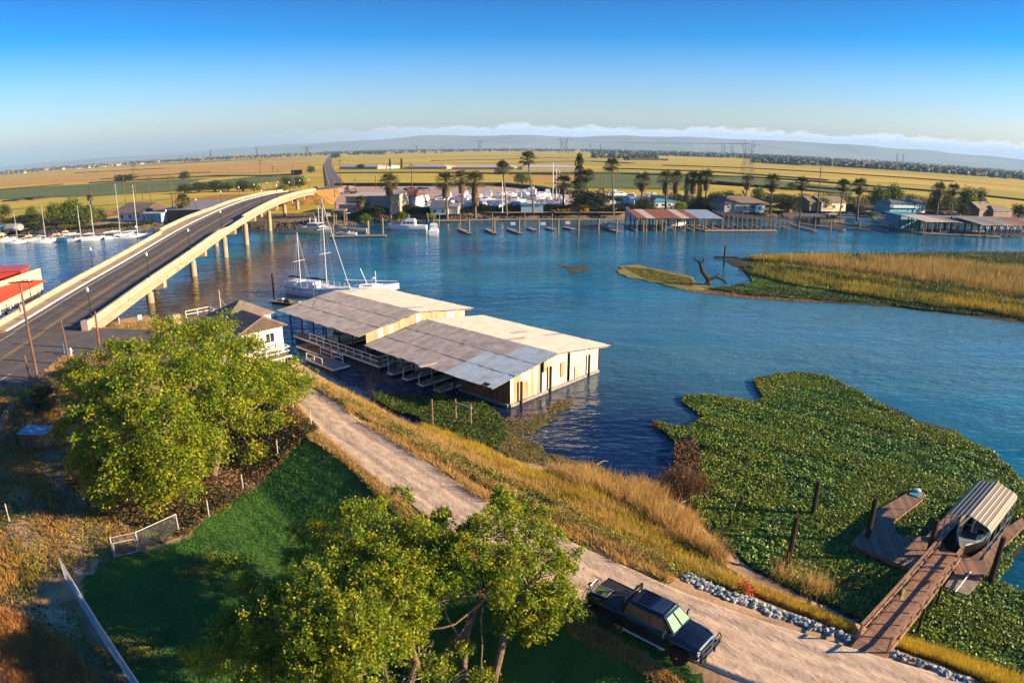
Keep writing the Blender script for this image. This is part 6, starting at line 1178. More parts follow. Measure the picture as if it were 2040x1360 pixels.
t = thing('driftwood_snag', 'dark twisted tree snag stuck upright in the water off the reed island', 'driftwood', at3(1412, 568, 0)); s_ = .1
for k, (q, r0, r1) in enumerate([(((0, 0, -.3), (-.3, 0, 1.2), (-1.6, 0, 2.8), (-2.2, 0, 4.6)), .32, .16), (((-2.2, 0, 4.6), (-3.0, 0, 4.9), (-3.6, 0, 5.6)), .15, .05), (((-2.0, 0, 4.2), (-1.3, .2, 5.0), (-1.5, .2, 5.6)), .13, .04), (((-.2, 0, 1.1), (1.6, .3, 1.6), (3.2, .5, .9), (3.8, .5, .2)), .22, .10), (((0, 0, 0), (-.8, -.4, .5), (-1.0, -.5, -.2)), .2, .1), (((1.2, .2, 1.4), (2.0, .4, 2.3)), .1, .04)]): MB().tube(q, np.linspace(r0, r1, len(q)) * 1.7, 7).build('branch', M['wood_dark'], t)
x, y = at(1442, 530, 0); tag(MB().tube([(0, 0, -1.5), (0, 0, hgt(1442, 530, 490, 0))], .22, 8).build('channel_pile', M['wood_dark'], loc=(x, y, 0)), 'dark channel pile standing off the tip of the reed island', 'pile')
tag(MB().tube([at3(1422, 512, .2), at3(1470, 513, .3)], .2, 6).build('floating_log', M['wood_dark']), 'floating log at the foot of the channel pile', 'log')
# ================================================================== BOATS
def sailboat(label, L_=9, B_=2.8, H_=1.1, masts=((.08, 11),), hm='gel', group=None, cover=None, rig=True, name='sailboat'):
    t = thing(name, label, 'sailboat', group=group); b = MB(); R_ = hull(b, L_, B_, H_, -.3, 10, 1.7, .62, .45); b.build('hull', M[hm], t)
    b = MB(); n = len(R_); b.add([q for r_ in R_ for q in ((r_[0][0], r_[0][1] * .97, r_[0][2] - .02), (r_[-1][0], r_[-1][1] * .97, r_[-1][2] - .02))], [(2 * i, 2 * i + 1, 2 * i + 3, 2 * i + 2) for i in range(n - 1)]); b.build('deck', M['gel'], t)
    b = MB(); b.loft([[(x, -w, H_), (x, -w * .85, H_ + h), (x, w * .85, H_ + h), (x, w, H_)] for x, w, h in ((-L_ * .18, B_ * .30, .45), (L_ * .05, B_ * .30, .5), (L_ * .22, B_ * .18, .25))]); b.build('cabin', M['gel'], t)
    for s in (-1, 1): MB().box((-L_ * .04, s * B_ * .285, H_ + .26), (L_ * .16, .03, .16)).build('cabin_window', M['glass'], t)
    for fx, mh in masts:
        x = L_ * fx; zb = H_ + .3; MB().tube([(x, 0, zb - .3), (x, 0, zb + mh)], [.10, .07], 6).build('mast', M['alu'], t)
        for f in (.45,) if mh < 12 else (.38, .66): MB().bar((x, -B_ * .36, zb + mh * f), (x, B_ * .36, zb + mh * f), .06).build('spreader', M['alu'], t)
        MB().tube([(x, 0, zb + .9), (x - mh * .34, 0, zb + 1.0)], .07, 6).build('boom', M['alu'], t)
        MB().tube([(x - .1, 0, zb + 1.08), (x - mh * .16, 0, zb + 1.2), (x - mh * .32, 0, zb + 1.1)], [.16, .2, .1], 6).build('furled_sail', M[cover or 'white'], t)
        if rig:
            b = MB(); tp = (x, 0, zb + mh - .1)
            for q in ((x, -B_ * .46, H_), (x, B_ * .46, H_), (x + .6, -B_ * .44, H_), (L_ * .5 - .1 if fx > -.1 else x + 2.5, 0, H_ + .4), (-L_ * .49, 0, H_)): b.bar(tp, q, .022)
            b.build('rigging', M['steel'], t)
    return t
def cruiser(label, L_=11, B_=3.6, H_=1.4, fly=True, hm='gel', cabinm='gel', group=None, name='motor_cruiser'):
    t = thing(name, label, 'motor cruiser', group=group); b = MB(); R_ = hull(b, L_, B_, H_, -.35, 10, 1.8, .9, .6); b.build('hull', M[hm], t)
    b = MB(); n = len(R_); b.add([q for r_ in R_ for q in ((r_[0][0], r_[0][1] * .97, r_[0][2] - .02), (r_[-1][0], r_[-1][1] * .97, r_[-1][2] - .02))], [(2 * i, 2 * i + 1, 2 * i + 3, 2 * i + 2) for i in range(n - 1)]); b.build('deck', M['gel'], t)
    def cab(x0, x1, w, z0, h, r0, r1, m, nm): MB().loft([[(x, -w, z), (x, w, z)][::1] + [(x, w, z)] for x, z in ()] or [[(x0, -w, z0), (x1, -w * .9, z0), (x1, w * .9, z0), (x0, w, z0)], [(x0 + r0, -w * .93, z0 + h), (x1 - r1, -w * .83, z0 + h), (x1 - r1, w * .83, z0 + h), (x0 + r0, w * .93, z0 + h)]]).build(nm, M[m], t)
    cab(-L_ * .22, L_ * .2, B_ * .38, H_, 1.5, .1, 1.1, cabinm, 'cabin'); cab(-L_ * .05, L_ * .36, B_ * .28, H_, .45, .1, .9, cabinm, 'foredeck_cabin')
    for k in range(3):
        for s in (-1, 1): MB().box((-L_ * .14 + k * L_ * .1, s * B_ * .372, H_ + .95), (L_ * .075, .06, .55)).build('window', M['glass'], t)
    b = MB(); b.add([(L_ * .2 - .45, -B_ * .3, H_ + .65), (L_ * .2 - .45, B_ * .3, H_ + .65), (L_ * .2 - 1.0, B_ * .3, H_ + 1.4), (L_ * .2 - 1.0, -B_ * .3, H_ + 1.4)], [(0, 1, 2, 3)]); b.build('windscreen', M['glass'], t).location = (.08, 0, .04)
    if fly: cab(-L_ * .2, L_ * .06, B_ * .32, H_ + 1.5, .6, .1, .5, cabinm, 'flybridge'); MB().slab([(-L_ * .26, -B_ * .36, H_ + 1.56), (L_ * .1, -B_ * .34, H_ + 1.56), (L_ * .1, B_ * .34, H_ + 1.56), (-L_ * .26, B_ * .36, H_ + 1.56)], .08).build('cabin_roof', M['gel'], t)
    b = MB()
    for r_ in R_[4:]:
        for s in (0, -1): b.bar((r_[s][0], r_[s][1] * .94, r_[s][2]), (r_[s][0], r_[s][1] * .94, r_[s][2] + .6), .04)
    for a, c in zip(R_[4:-1], R_[5:]):
        for s in (0, -1): b.bar((a[s][0], a[s][1] * .94, a[s][2] + .6), (c[s][0], c[s][1] * .94, c[s][2] + .6), .04)
    b.build('bow_rail', M['steel'], t); MB().tube([(-L_ * .05, 0, H_ + 1.5), (-L_ * .05, 0, H_ + 3.6)], .05, 5).build('antenna', M['white'], t); return t
def put(o, px, py, deg, z=0.0, sc=None):
    x, y = at(px, py, z); o.location = (x, y, z); o.rotation_euler = (0, 0, R(deg))
    if sc: o.scale = (sc, sc, sc)
    return o
# the ketch by the covered dock
st, bo = np.array(at(577, 572, 1.0)), np.array(at(697, 584, 1.2)); kc = (st + bo) / 2; kl = float(np.linalg.norm(bo - st)); ka = math.atan2(*(bo - st)[::-1])
mfx = .14; k1 = sailboat('large white ketch with two masts moored behind the covered dock', kl, 4.2, 1.7, ((mfx, 15.6), (-.30, 9.4)), cover='black', name='ketch'); k1.location = (kc[0], kc[1], 0); k1.rotation_euler = (0, 0, ka)
b = MB(); R_ = hull_rings(kl, 4.2, 1.7, -.3, 10, 1.7, .62, .45)
for s in (0, -1):
    for r_ in R_: b.bar((r_[s][0], r_[s][1] * .95, r_[s][2]), (r_[s][0], r_[s][1] * .95, r_[s][2] + .75), .04)
    for a, c in zip(R_[:-1], R_[1:]):
        for hh in (.4, .75): b.bar((a[s][0], a[s][1] * .95, a[s][2] + hh), (c[s][0], c[s][1] * .95, c[s][2] + hh), .03)
b.build('guard_rail', M['white'], k1)
for s in (-1, 1):
    for k in range(5): MB().box((-kl * .3 + k * 1.6, s * (1.98 - .02 * k), 1.15), (.3, .1, .2)).build('porthole', M['glass'], k1)
    for a, c in zip(R_[:-1], R_[1:]):
        i = 0 if s < 0 else -1; MB().bar((a[i][0], a[i][1] * 1.005, a[i][2] * .8), (c[i][0], c[i][1] * 1.005, c[i][2] * .8), .03, .07).build('blue_stripe', M['blue'], k1)
b = MB(); b.box((-kl * .36, 0, 2.1), (2.4, 2.4, .9)); b.build('aft_cabin', M['gel'], k1); MB().box((-kl * .12, 0, 2.2), (3.0, 2.2, .8)).build('pilot_house', M['gel'], k1)
for k in range(10): MB().box((random.uniform(-kl * .4, kl * .35), random.uniform(-1.2, 1.2), 2.1), (random.uniform(.3, .9), random.uniform(.3, .7), random.uniform(.2, .5)), random.uniform(0, 3)).build('deck_locker', M[random.choice(['white', 'gel', 'grey', 'tanwall'])], k1)
MB().tube([(kl * mfx, 0, 2.0 + 15), (kl * .49, 0, 2.5)], .09, 6).build('furled_jib', M['steel'], k1)
y2 = put(sailboat('white yacht with lowered mast moored beyond the covered dock roof', 10.5, 3.2, 1.3, ((.1, 2.5),), rig=False, name='yacht'), 738, 584, 8, .4); MB().tube([(-4.5, 0, 2.6), (5.0, .2, 2.0)], .08, 6).build('lowered_mast', M['alu'], y2); MB().tube([(-.5, 0, 1.6), (-1.6, 0, 4.6)], .07, 6).build('crane_arm', M['alu'], y2)
fk = Frame(at(540, 600, .45), (math.cos(-.42), math.sin(-.42)), (math.sin(.42), math.cos(.42)))
t = float_dock('dark cluttered work float beside the white ketch', fk, 0, 9.5, 0, 2.2, .45, m='wood', frame='wood_dark')
for k in range(12): MB().box(fk(random.uniform(.5, 9), random.uniform(.3, 1.9), .62), (random.uniform(.3, 1.2), random.uniform(.2, .6), random.uniform(.15, .5)), random.uniform(0, 3)).build('clutter', M[random.choice(['wood_grey', 'wood', 'grey', 'orange', 'black', 'white'])], t)
x, y = at(546, 592, 0); tag(MB().tube([(0, 0, -1.5), (0, 0, 4.4)], .2, 8).build('mooring_pile', M['wood_dark'], loc=(x, y, 0)), 'dark mooring pile with white cap at the work float', 'pile')
ib = motorboat('small_boat', 'white motorboat berthed inside the higher covered dock', 'boat', 6.5, 2.3, 1.0); p = F1(8.6, 5, 0); ib.location = p; ib.rotation_euler = (0, 0, F1.ang() - PI / 2)
ib2 = dup(ib, 'white motorboat berthed deep inside the lower covered dock', F2(6.3, 5.5, 0))
# ================================================================== FAR BANK
bankx = lambda X: float(np.interp(X, [b[0] for b in BANK], [b[1] for b in BANK]))
def rip():
    B = []; xs = rng.uniform(-215, 330, 9000); k = (xs < -40) | (rng.random(9000) < .75); xs = xs[k]; f = rng.random(len(xs)); ys = np.interp(xs, [b[0] for b in BANK], [b[1] for b in BANK]) - 1 + f * 5.8 + .7 * wob(xs, xs * 0 + 240, .4); zs = -.2 + f * 2.45
    ico = rock_mesh('tmp', M['stone_dark'], 3); V0 = np.array([v.co[:] for v in ico.vertices]); F0 = np.array([p.vertices[:] for p in ico.polygons]); n = len(xs); s = rng.uniform(.5, 1.25, n)[:, None, None]; a = rng.uniform(0, 6.28, n); c_, s_ = np.cos(a), np.sin(a)
    V = V0[None] * s; V = np.stack([V[..., 0] * c_[:, None] - V[..., 1] * s_[:, None], V[..., 0] * s_[:, None] + V[..., 1] * c_[:, None], V[..., 2]], 2) + np.stack([xs, ys, zs], 1)[:, None]
    F = (F0[None] + (np.arange(n) * len(V0))[:, None, None]).reshape(-1, 3); stuff(mesh_np('bank_rocks', V.reshape(-1, 3), F, M['stone_dark']))
rip()
def hedge(px0, px1, n, h, mk='leaf_dark', dy=(4, 11)):
    X0, X1 = at(px0, 438, GL)[0], at(px1, 438, GL)[0]; xs = rng.uniform(X0, X1, n); ys = np.interp(xs, [b[0] for b in BANK], [b[1] for b in BANK]) + rng.uniform(dy[0], dy[1], n); hh = h * (.65 + .35 * wob(xs, xs * 0, .22, px0)); zs = GL - .6 + rng.random(n) ** .7 * np.maximum(hh, .4)
    return stuff(leaves('bank_undergrowth', np.stack([xs, ys, zs], 1), .55, M[mk], up=.3))
hedge(706, 900, 22000, 4.8); hedge(900, 1250, 34000, 4.4); hedge(1250, 1480, 8000, 2.2, dy=(6, 10)); hedge(1480, 1760, 9000, 1.8, 'weed', (2, 9)); hedge(1700, 1800, 6000, 3.0, dy=(3, 9)); hedge(1900, 2080, 10000, 3.0, dy=(10, 18)); hedge(1240, 1760, 30000, 5.5, 'leaf_dark', (30, 48)); hedge(1760, 2080, 16000, 6.0, 'leaf_dark', (38, 54)); hedge(690, 860, 9000, 3.0, 'leaf_dark', (9, 14)); hedge(-20, 215, 16000, 4.5, 'leaf_dark', (16, 34)); hedge(1400, 1700, 9000, 5.5, 'leaf_mid', (34, 50)); hedge(1080, 1240, 8000, 3.5, 'leaf_dark', (12, 20)); hedge(640, 740, 5000, 2.0, 'leaf_dark', (3, 8)); hedge(1250, 1500, 9000, 3.4, 'leaf_dark', (15, 24)); hedge(1540, 1720, 9000, 2.6, 'leaf_dark', (14, 24)); hedge(1760, 2080, 14000, 3.4, 'leaf_mid', (22, 40)); hedge(215, 330, 8000, 2.0, 'leaf_dark', (3, 8)); hedge(0, 215, 16000, 2.6, 'leaf_olive', (4, 16)); hedge(720, 900, 3000, 3.2, 'leaf_mid'); hedge(1120, 1190, 6000, 4.0, 'gold', (3, 7)); hedge(215, 330, 3000, 1.6, 'weed')
def walk(px0, px1, d, w, z, m, name, lab, cat):
    X0, X1 = at(px0, 445, z)[0], at(px1, 445, z)[0]; n = max(2, int(abs(X1 - X0) / 3)); b = MB(); P = [(x, bankx(x) + d) for x in np.linspace(X0, X1, n)]
    for p, q in zip(P[:-1], P[1:]): b.bar((*p, z), (*q, z), w, .35)
    return tag(b.build(name, M[m]), lab, cat), P
walk(860, 1245, -4.5, 1.8, .45, 'wood_grey', 'walkway', 'long floating walkway along the rocky bank behind the mooring piles', 'walkway')
# railing promenade under the far bridge end
t = thing('promenade_railing', 'pinkish railing along the rocky bank under the far end of the bridge', 'railing'); P = [at3(x, y, GL) for x, y in ((470, 432), (520, 432), (570, 431), (625, 430))]
railing(t, [np.array(p) for p in P], 1.1, M['tanwall'], 4.0, .22)
struct(sheet_flat('promenade_path', PXS(GL + .08, [(440, 440), (520, 436), (640, 432), (640, 426), (520, 429), (440, 432)]), GL + .08, M['asphalt']))
# piles
n = 0
for x in (934.6, 985, 1034, 1073, 1112, 1152, 1192, 1228):
    p = at(x, 466, 0); tag(MB().tube([(0, 0, -1.5), (0, 0, 4.6)], .27, 8).build('mooring_pile', M['wood'], loc=(p[0], p[1], 0)), f'{ORD[n]} outer mooring pile counted from the white sportfishing boat', 'pile', 'mooring piles along the far walkway'); n += 1
for k, x in enumerate((917, 981, 1045, 1100)):
    p = at(x, 452, 0); tag(MB().tube([(0, 0, -1.5), (0, 0, 4.4)], .2, 6).build('mooring_pile', M['wood'], loc=(p[0], p[1], 0)), f'{ORD[k]} inner mooring pile standing behind the finger docks', 'pile', 'mooring piles along the far walkway')
ff = None
for k, (x0, y0, x1, y1) in enumerate(((915, 455, 935, 464), (968, 455, 986, 464), (1012, 455, 1036, 464), (1052, 453, 1065, 458), (1088, 453, 1104, 457), (1124, 452, 1142, 456), (1200, 452, 1232, 461))):
    a, c = np.array(at(x0, y0, .45)), np.array(at(x1, y1, .45)); L_ = np.linalg.norm(c - a); t = thing('finger_dock', f'{ORD[k]} grey finger dock counted from the white sportfishing boat', 'dock', group='finger docks on the far walkway'); MB().bar((*a, .45), (*c, .45), 1.5, .14).build('deck', M['wood_grey'], t); MB().bar((*(a * .98 + c * .02), .2), (*(a * .03 + c * .97), .2), 1.2, .36).build('float', M['black'], t)
for k, (x, y) in enumerate(((1022, 449), (1082, 449), (1131, 447), (1186, 447), (1218, 453))): tag(MB().box((0, 0, .55), (1.6, 1.0, .9)).build('dock_box', M['white'], loc=at3(x, y, .6)), f'{ORD[k]} white dock box on the far floating walkway from the left', 'box', 'white dock boxes on the far walkway')
# yellow trawler dock with boats
tr = put(cruiser('old white and yellow trawler with a short mast at the far dock', 13, 4.4, 2.0, False, 'cream', 'white', name='trawler'), 632, 466, -25); MB().tube([(1, 0, 2), (1, 0, 9)], .12, 6).build('mast', M['alu'], tr); MB().tube([(6, 0, 2.6), (9, 0, 3.2)], .1, 6).build('bowsprit', M['wood'], tr)
b = MB()
for x in (-4, -1.5, 1): b.bar((x, -1.6, 3.5), (x, -1.6, 5.2), .08); b.bar((x, 1.6, 3.5), (x, 1.6, 5.2), .08)
b.bar((-4, -1.6, 5.2), (1, -1.6, 5.2), .08); b.bar((-4, 1.6, 5.2), (1, 1.6, 5.2), .08); b.build('deck_frame', M['white'], tr)
fq = Frame(at(655, 471, .5), (1, .02), (-.02, 1)); mp1 = mpp(700, 470); t = float_dock('long floating dock beside the yellow trawler', fq, 0, 112 * mp1, 0, 2.2, .5, board=1.0, frame='wood_grey'); fq2 = Frame(at(668, 465, .5), (1, .02), (-.02, 1)); float_dock('inner finger of the trawler dock at its shore side', fq2, 0, 5, 0, 12, .5, board=1.0, frame='wood_grey')
for k, (x, yb, yt, m) in enumerate(((763, 470, 434, 'wood'), (734, 466, 440, 'wood_grey'), (664, 470, 448, 'wood'))): p = at(x, yb, 0); tag(MB().tube([(0, 0, -1), (0, 0, hgt(x, yb, yt, 0))], .3, 8).build('mooring_pile', M[m], loc=(p[0], p[1], 0)), ['tall orange brown pile at the outer end of the trawler dock', 'grey pile with white sleeve beside the grey speedboat', 'short pile beside the bow of the yellow trawler'][k], 'pile')
put(motorboat('speedboat', 'large grey speedboat moored inside the trawler dock', 'speedboat', 9, 3, 1.4, hm='grey'), 705, 463, 175); put(motorboat('tender', 'small white tender on the trawler dock edge', 'tender', 5.5, 1.8, .7), 693, 468, 178, .4)
put(cruiser('white motor cruiser with flybridge moored broadside at the far bank', 12.5, 3.8, 1.5), 812, 458, 178); sf = put(cruiser('white sportfishing boat seen from the stern with outriggers', 8, 3.2, 1.3), 865, 466, 92)
for s in (-1, 1): MB().tube([(0, s * 1.5, 2), (-.3, s * 1.9, 6.5)], .06, 5).build('outrigger', M['alu'], sf)
t = thing('boat_hoist', 'weathered timber boat hoist frame behind the yellow trawler', 'hoist', at3(678, 440, GL))
for sx in (-1, 1):
    for sy in (-1, 1): MB().bar((sx * 1.8, sy * 1.5, -1.5), (sx * 1.8, sy * 1.5, 3.6), .35).build('post', M['wood_grey'], t)
MB().box((0, 0, 3.7), (4.4, 3.8, .35)).build('cap', M['wood_grey'], t)
# left marina
marina = [('cruiser', 6, 484, 10, 1.0, 'tall cream houseboat at the left edge of the marina'), ('cruiser', 62, 482, 12, .72, 'grey cruiser with pale canopy in the left marina'), ('cruiser', 118, 480, 15, .78, 'blue hulled cruiser with white cabin in the left marina'), ('cruiser', 134, 471, 14, .62, 'teal topped small cruiser behind the blue cruiser')]
cr0 = cruiser('', 11, 3.6, 1.4, True, group='boats in the left marina')
for k, (ty, px, py, dg, sc, lab) in enumerate(marina):
    if k == 0: c = cr0; c['label'] = lab
    else: c = dup(cr0, lab)
    put(c, px, py, dg, 0, sc)
    if 'blue hulled' in lab:
        for ch in c.children:
            if ch.name.startswith('hull'): ch.data = ch.data.copy(); ch.data.materials[0] = M['blue']
    if 'cream' in lab:
        for ch in c.children:
            if ch.name.startswith(('cabin', 'flybridge')): ch.data = ch.data.copy(); ch.data.materials[0] = M['cream']
for k, (px, py, mx, my, L_, dg, lab) in enumerate([(34, 486, 20, 422, 9, 10, 'grey sailboat with a short mast near the cream houseboat'), (90, 484, 77, 410, 8, 15, 'dark blue sailboat with tall mast left of the marina tree'), (160, 480, 143, 410, 8.5, 20, 'white sailboat in front of the marina tree trunk'), (186, 479, 174, 408, 8, 22, 'white sailboat with slanting forestay right of the marina tree'), (238, 474, 231, 366, 10, 40, 'tall masted white sailboat left of the pair near the bridge'), (272, 474, 258, 369, 11, 20, 'tall masted white sailboat with wheelhouse nearest the bridge')]):
    h = hgt(px, py, my, 0) - 1.3; t = sailboat(lab, L_, L_ * .31, 1.0, ((.05, h),), group='boats in the left marina', cover='white'); put(t, px, py, dg)
for px in (45, 100, 175, 215): walk(px, px + 3, -8, 14, .4, 'wood_grey', 'marina_dock', {45: 'floating dock between the grey sailboat and the grey cruiser', 100: 'floating dock beside the blue cruiser', 175: 'floating dock beside the white sailboat with slanting forestay', 215: 'floating dock left of the tall masted sailboats'}[px], 'dock')
walk(20, 310, -2.5, 1.8, .4, 'wood_grey', 'marina_walkway', 'long floating walkway behind the left marina boats', 'walkway')
# ---- palms
def palm(label, h, skirt=0.0, crown=2.6, nf=42, thin=False, seed=0, lean=0.0, group='fan palms along the far bank', cat='palm tree'):
    t = thing('palm_tree', label, cat, group=group); r_ = random.Random(seed); r0 = .28 if thin else .38; MB().tube([(0, 0, -.5), (lean * .3, 0, h * .35), (lean, 0, h)], [r0 * 1.4, r0, r0 * .85], 8).build('trunk', M['palmtrunk'], t)
    if skirt:
        n = 420; z = h - .2 - rng.random(n) ** 1.0 * skirt; rr = (.55 + .75 * np.sin(np.clip((h - z) / skirt, 0, 1) * PI * .75)) * rng.uniform(.8, 1.15, n) * (1.0 if not thin else .6); a = rng.uniform(0, 2 * PI, n)
        B = np.stack([lean + rr * .75 * np.cos(a), rr * .75 * np.sin(a), z], 1); o = unit(np.stack([np.cos(a) * .5, np.sin(a) * .5, -1 * np.ones(n)], 1)); W_ = np.stack([-np.sin(a), np.cos(a), 0 * a], 1) * .28; l_ = rng.uniform(.9, 1.5, n)[:, None]
        V = np.stack([B - W_, B + W_, B + o * l_], 1).reshape(-1, 3); mesh_np('dead_skirt', V, np.arange(3 * n).reshape(-1, 3), M['skirt'], t)
    b = MB()
    for k in range(nf):
        a = 2.4 * k + r_.uniform(-.2, .2); e = 1.35 - 1.95 * (k / nf) + r_.uniform(-.15, .15); L_ = crown * r_.uniform(.8, 1.1); d = Vector((math.cos(a) * math.cos(e), math.sin(a) * math.cos(e), math.sin(e))); c = Vector((lean, 0, h)); st_ = c + d * L_ * .45 - Vector((0, 0, .06 * L_)); s = Vector((-math.sin(a), math.cos(a), 0)); u = d.cross(s)
        b.bar(c, st_, .07)
        for j in range(-4, 5):
            th = j * .30; q = (d * math.cos(th) + s * math.sin(th)); tip = st_ + q * L_ * .58 * (1 - .06 * abs(j)) - Vector((0, 0, .22 * L_ * (.4 + .25 * abs(th)))); w = (s * math.cos(th) - d * math.sin(th)) * .13
            m_ = st_ + q * L_ * .3; b.add([st_ - w * .3, m_ - w, tip, m_ + w, st_ + w * .3], [(0, 1, 2, 3, 4)])
    b.build('fronds', M['frond'], t); return t
PP = [(778, 432, 347, 3.5, 0, 'skirted palm in front of the weathered two storey building'), (720, 428, 391, 1.2, 0, 'short palm beside the low tan building near the trawler'), (891, 434, 343, 5.0, 0, 'large palm with thick brown skirt right of the grey boathouse roof'), (922, 414, 341, 5.0, 0, 'darker palm just left of the golden skirted palm'), (947, 432, 343, 7.5, 0, 'palm with long golden brown skirt in the middle cluster'), (1010, 426, 322, 0, 1, 'tall thin palm behind the second outer mooring pile'), (1063, 424, 303, 0, 1, 'tallest thin palm leaning over the blue container'), (1122, 417, 349, 3.0, 0, 'medium palm left of the dark cypress like tree'), (1170, 418, 338, 1.0, 1, 'slim palm in front of the dark spreading pine'), (1222, 425, 316, 0, 1, 'tall thin palm right of the dark spreading pine'), (1277, 420, 345, 3.0, 0, 'palm behind the left end of the rusty boat shed'), (1326, 418, 341, 5.0, 0, 'left palm of the tight pair behind the rusty boat shed'), (1345, 408, 342, 5.5, 0, 'right palm of the tight pair behind the rusty boat shed'), (1378, 414, 342, 5.5, 0, 'palm hugging the dark cypress on its left'), (1405, 416, 339, 4.5, 0, 'palm hugging the dark cypress on its right'), (1486, 398, 349, 3.5, 0, 'palm rising behind the grey hip roofed house'), (1534, 426, 347, 3.0, 0, 'palm right of the grey hip roofed house'), (1594, 432, 354, 1.2, 1, 'palm above the end of the bare dock frames'), (1672, 432, 358, .8, 1, 'left palm of the pair beside the white pickup'), (1707, 438, 356, 2.2, 0, 'right palm of the pair beside the riverside stair'), (1866, 428, 365, 4.0, 0, 'shaggy palm right of the blue two storey house'), (1894, 434, 367, 1.5, 1, 'dark palm left of the tall yellow green tree'), (367, 438, 388, 1.5, 1, 'palm between the utility poles by the brown marina building'), (97, 405, 0, 0, 0, ''), (182, 412, 388, .6, 0, 'small palm rising beside the big marina tree')]
for k, (px, pb, pt, sk, thin, lab) in enumerate(PP):
    if not lab: continue
    h = hgt(px, pb, pt, GL); cr = 4.9 if not thin else 4.2
    if px in (720, 182): cr = 2.4
    t = palm(lab, h - cr * .6, sk * 1.0, cr, seed=k, thin=bool(thin), lean={1010: -1.5, 1063: -2.2, 1222: -1.0, 1672: .8}.get(px, random.uniform(-.3, .3))); p = at(px, pb, GL); t.location = (p[0], p[1], GL)
t = palm('bushy young fan palm below the leaning poles by the brown shed', 1.1, 0, 1.9, 40, seed=77); t['group'] = 'garden plants'; p = G3(92, 822, 1.5); t.location = p
# ---- generic trees: a few kinds, copied
def tree_proto(name, label, h, w, mk, nl=3200, lobes=14, ls=.42, seed=0, shape='round', mk2=None, cat='tree', group=None):
    global rng
    t = thing(name, label, cat, group=group); r_ = np.random.default_rng(seed); C = []; b = MB(); b.tube([(0, 0, -.4), (0, 0, h * .45)], [w * .05 + .08, w * .03 + .05], 7)
    for k in range(lobes):
        f = k / lobes; a = 2.4 * k
        if shape == 'column': c = np.array([0, 0, h * (.08 + .9 * f)]); r = w / 2 * (1 - .8 * max(0, f - .35)) * r_.uniform(.8, 1.1)
        elif shape == 'pine': c = np.array([math.cos(a) * w * .12, math.sin(a) * w * .12, h * (.2 + .78 * f)]); r = w / 2 * (1 - .75 * f) * r_.uniform(.8, 1.1)
        else:
            rr = w * .30 * math.sqrt(f + .1) * r_.uniform(.6, 1.2); c = np.array([math.cos(a) * rr, math.sin(a) * rr, h * (.15 + .60 * (1 - f * .9) * r_.uniform(.7, 1.1))]); r = min(w, h) * r_.uniform(.17, .27)
            if shape == 'spread': c[2] = h * (.28 + .45 * r_.random())
        n = nl // lobes; D = unit(r_.normal(size=(n, 3))); C.append(c + D * (r * r_.uniform(.35, 1.05, n) ** .6 * (1 + .2 * np.sin(D[:, 0] * 7 + k)))[:, None] * [1, 1, .8 if shape != 'column' else 1.6])
        if shape != 'column': b.bar((0, 0, h * .3), tuple(c), w * .012 + .05)
    b.build('trunk', M['bark'], t); C = np.concatenate(C); C[:, 2] = np.maximum(C[:, 2], .05); cut = int(len(C) * .5); sh = r_.permutation(len(C)); C = C[sh]
    leaves('crown', C[:cut], ls, M[mk], t, up=.2); leaves('crown', C[cut:], ls, M[mk2 or mk], t, up=.2); return t
TP = {'a': tree_proto('tree', 'x', 10, 10, 'leaf_mid', 3600, 16, .55, 1, mk2='leaf'), 'b': tree_proto('tree', 'x', 10, 10, 'leaf_dark', 3600, 16, .55, 2, mk2='leaf_mid'), 'c': tree_proto('tree', 'x', 10, 10, 'leaf_olive', 3600, 16, .55, 3, mk2='leaf'), 'd': tree_proto('tree', 'x', 10, 10, 'leaf_dark', 4200, 14, .55, 4, 'spread'), 'p': tree_proto('pine_tree', 'x', 10, 5, 'leaf_dark', 2600, 16, .40, 5, 'pine'), 'y': tree_proto('cypress_tree', 'x', 10, 2, 'leaf_dark', 2400, 12, .30, 6, 'column'), 's': tree_proto('shrub', 'x', 10, 12, 'leaf_mid', 2600, 12, .8, 8, mk2='leaf'), 'g': tree_proto('shrub', 'x', 10, 12, 'leaf', 2400, 12, .8, 9, mk2='leaf_gold')}
usedp = set()
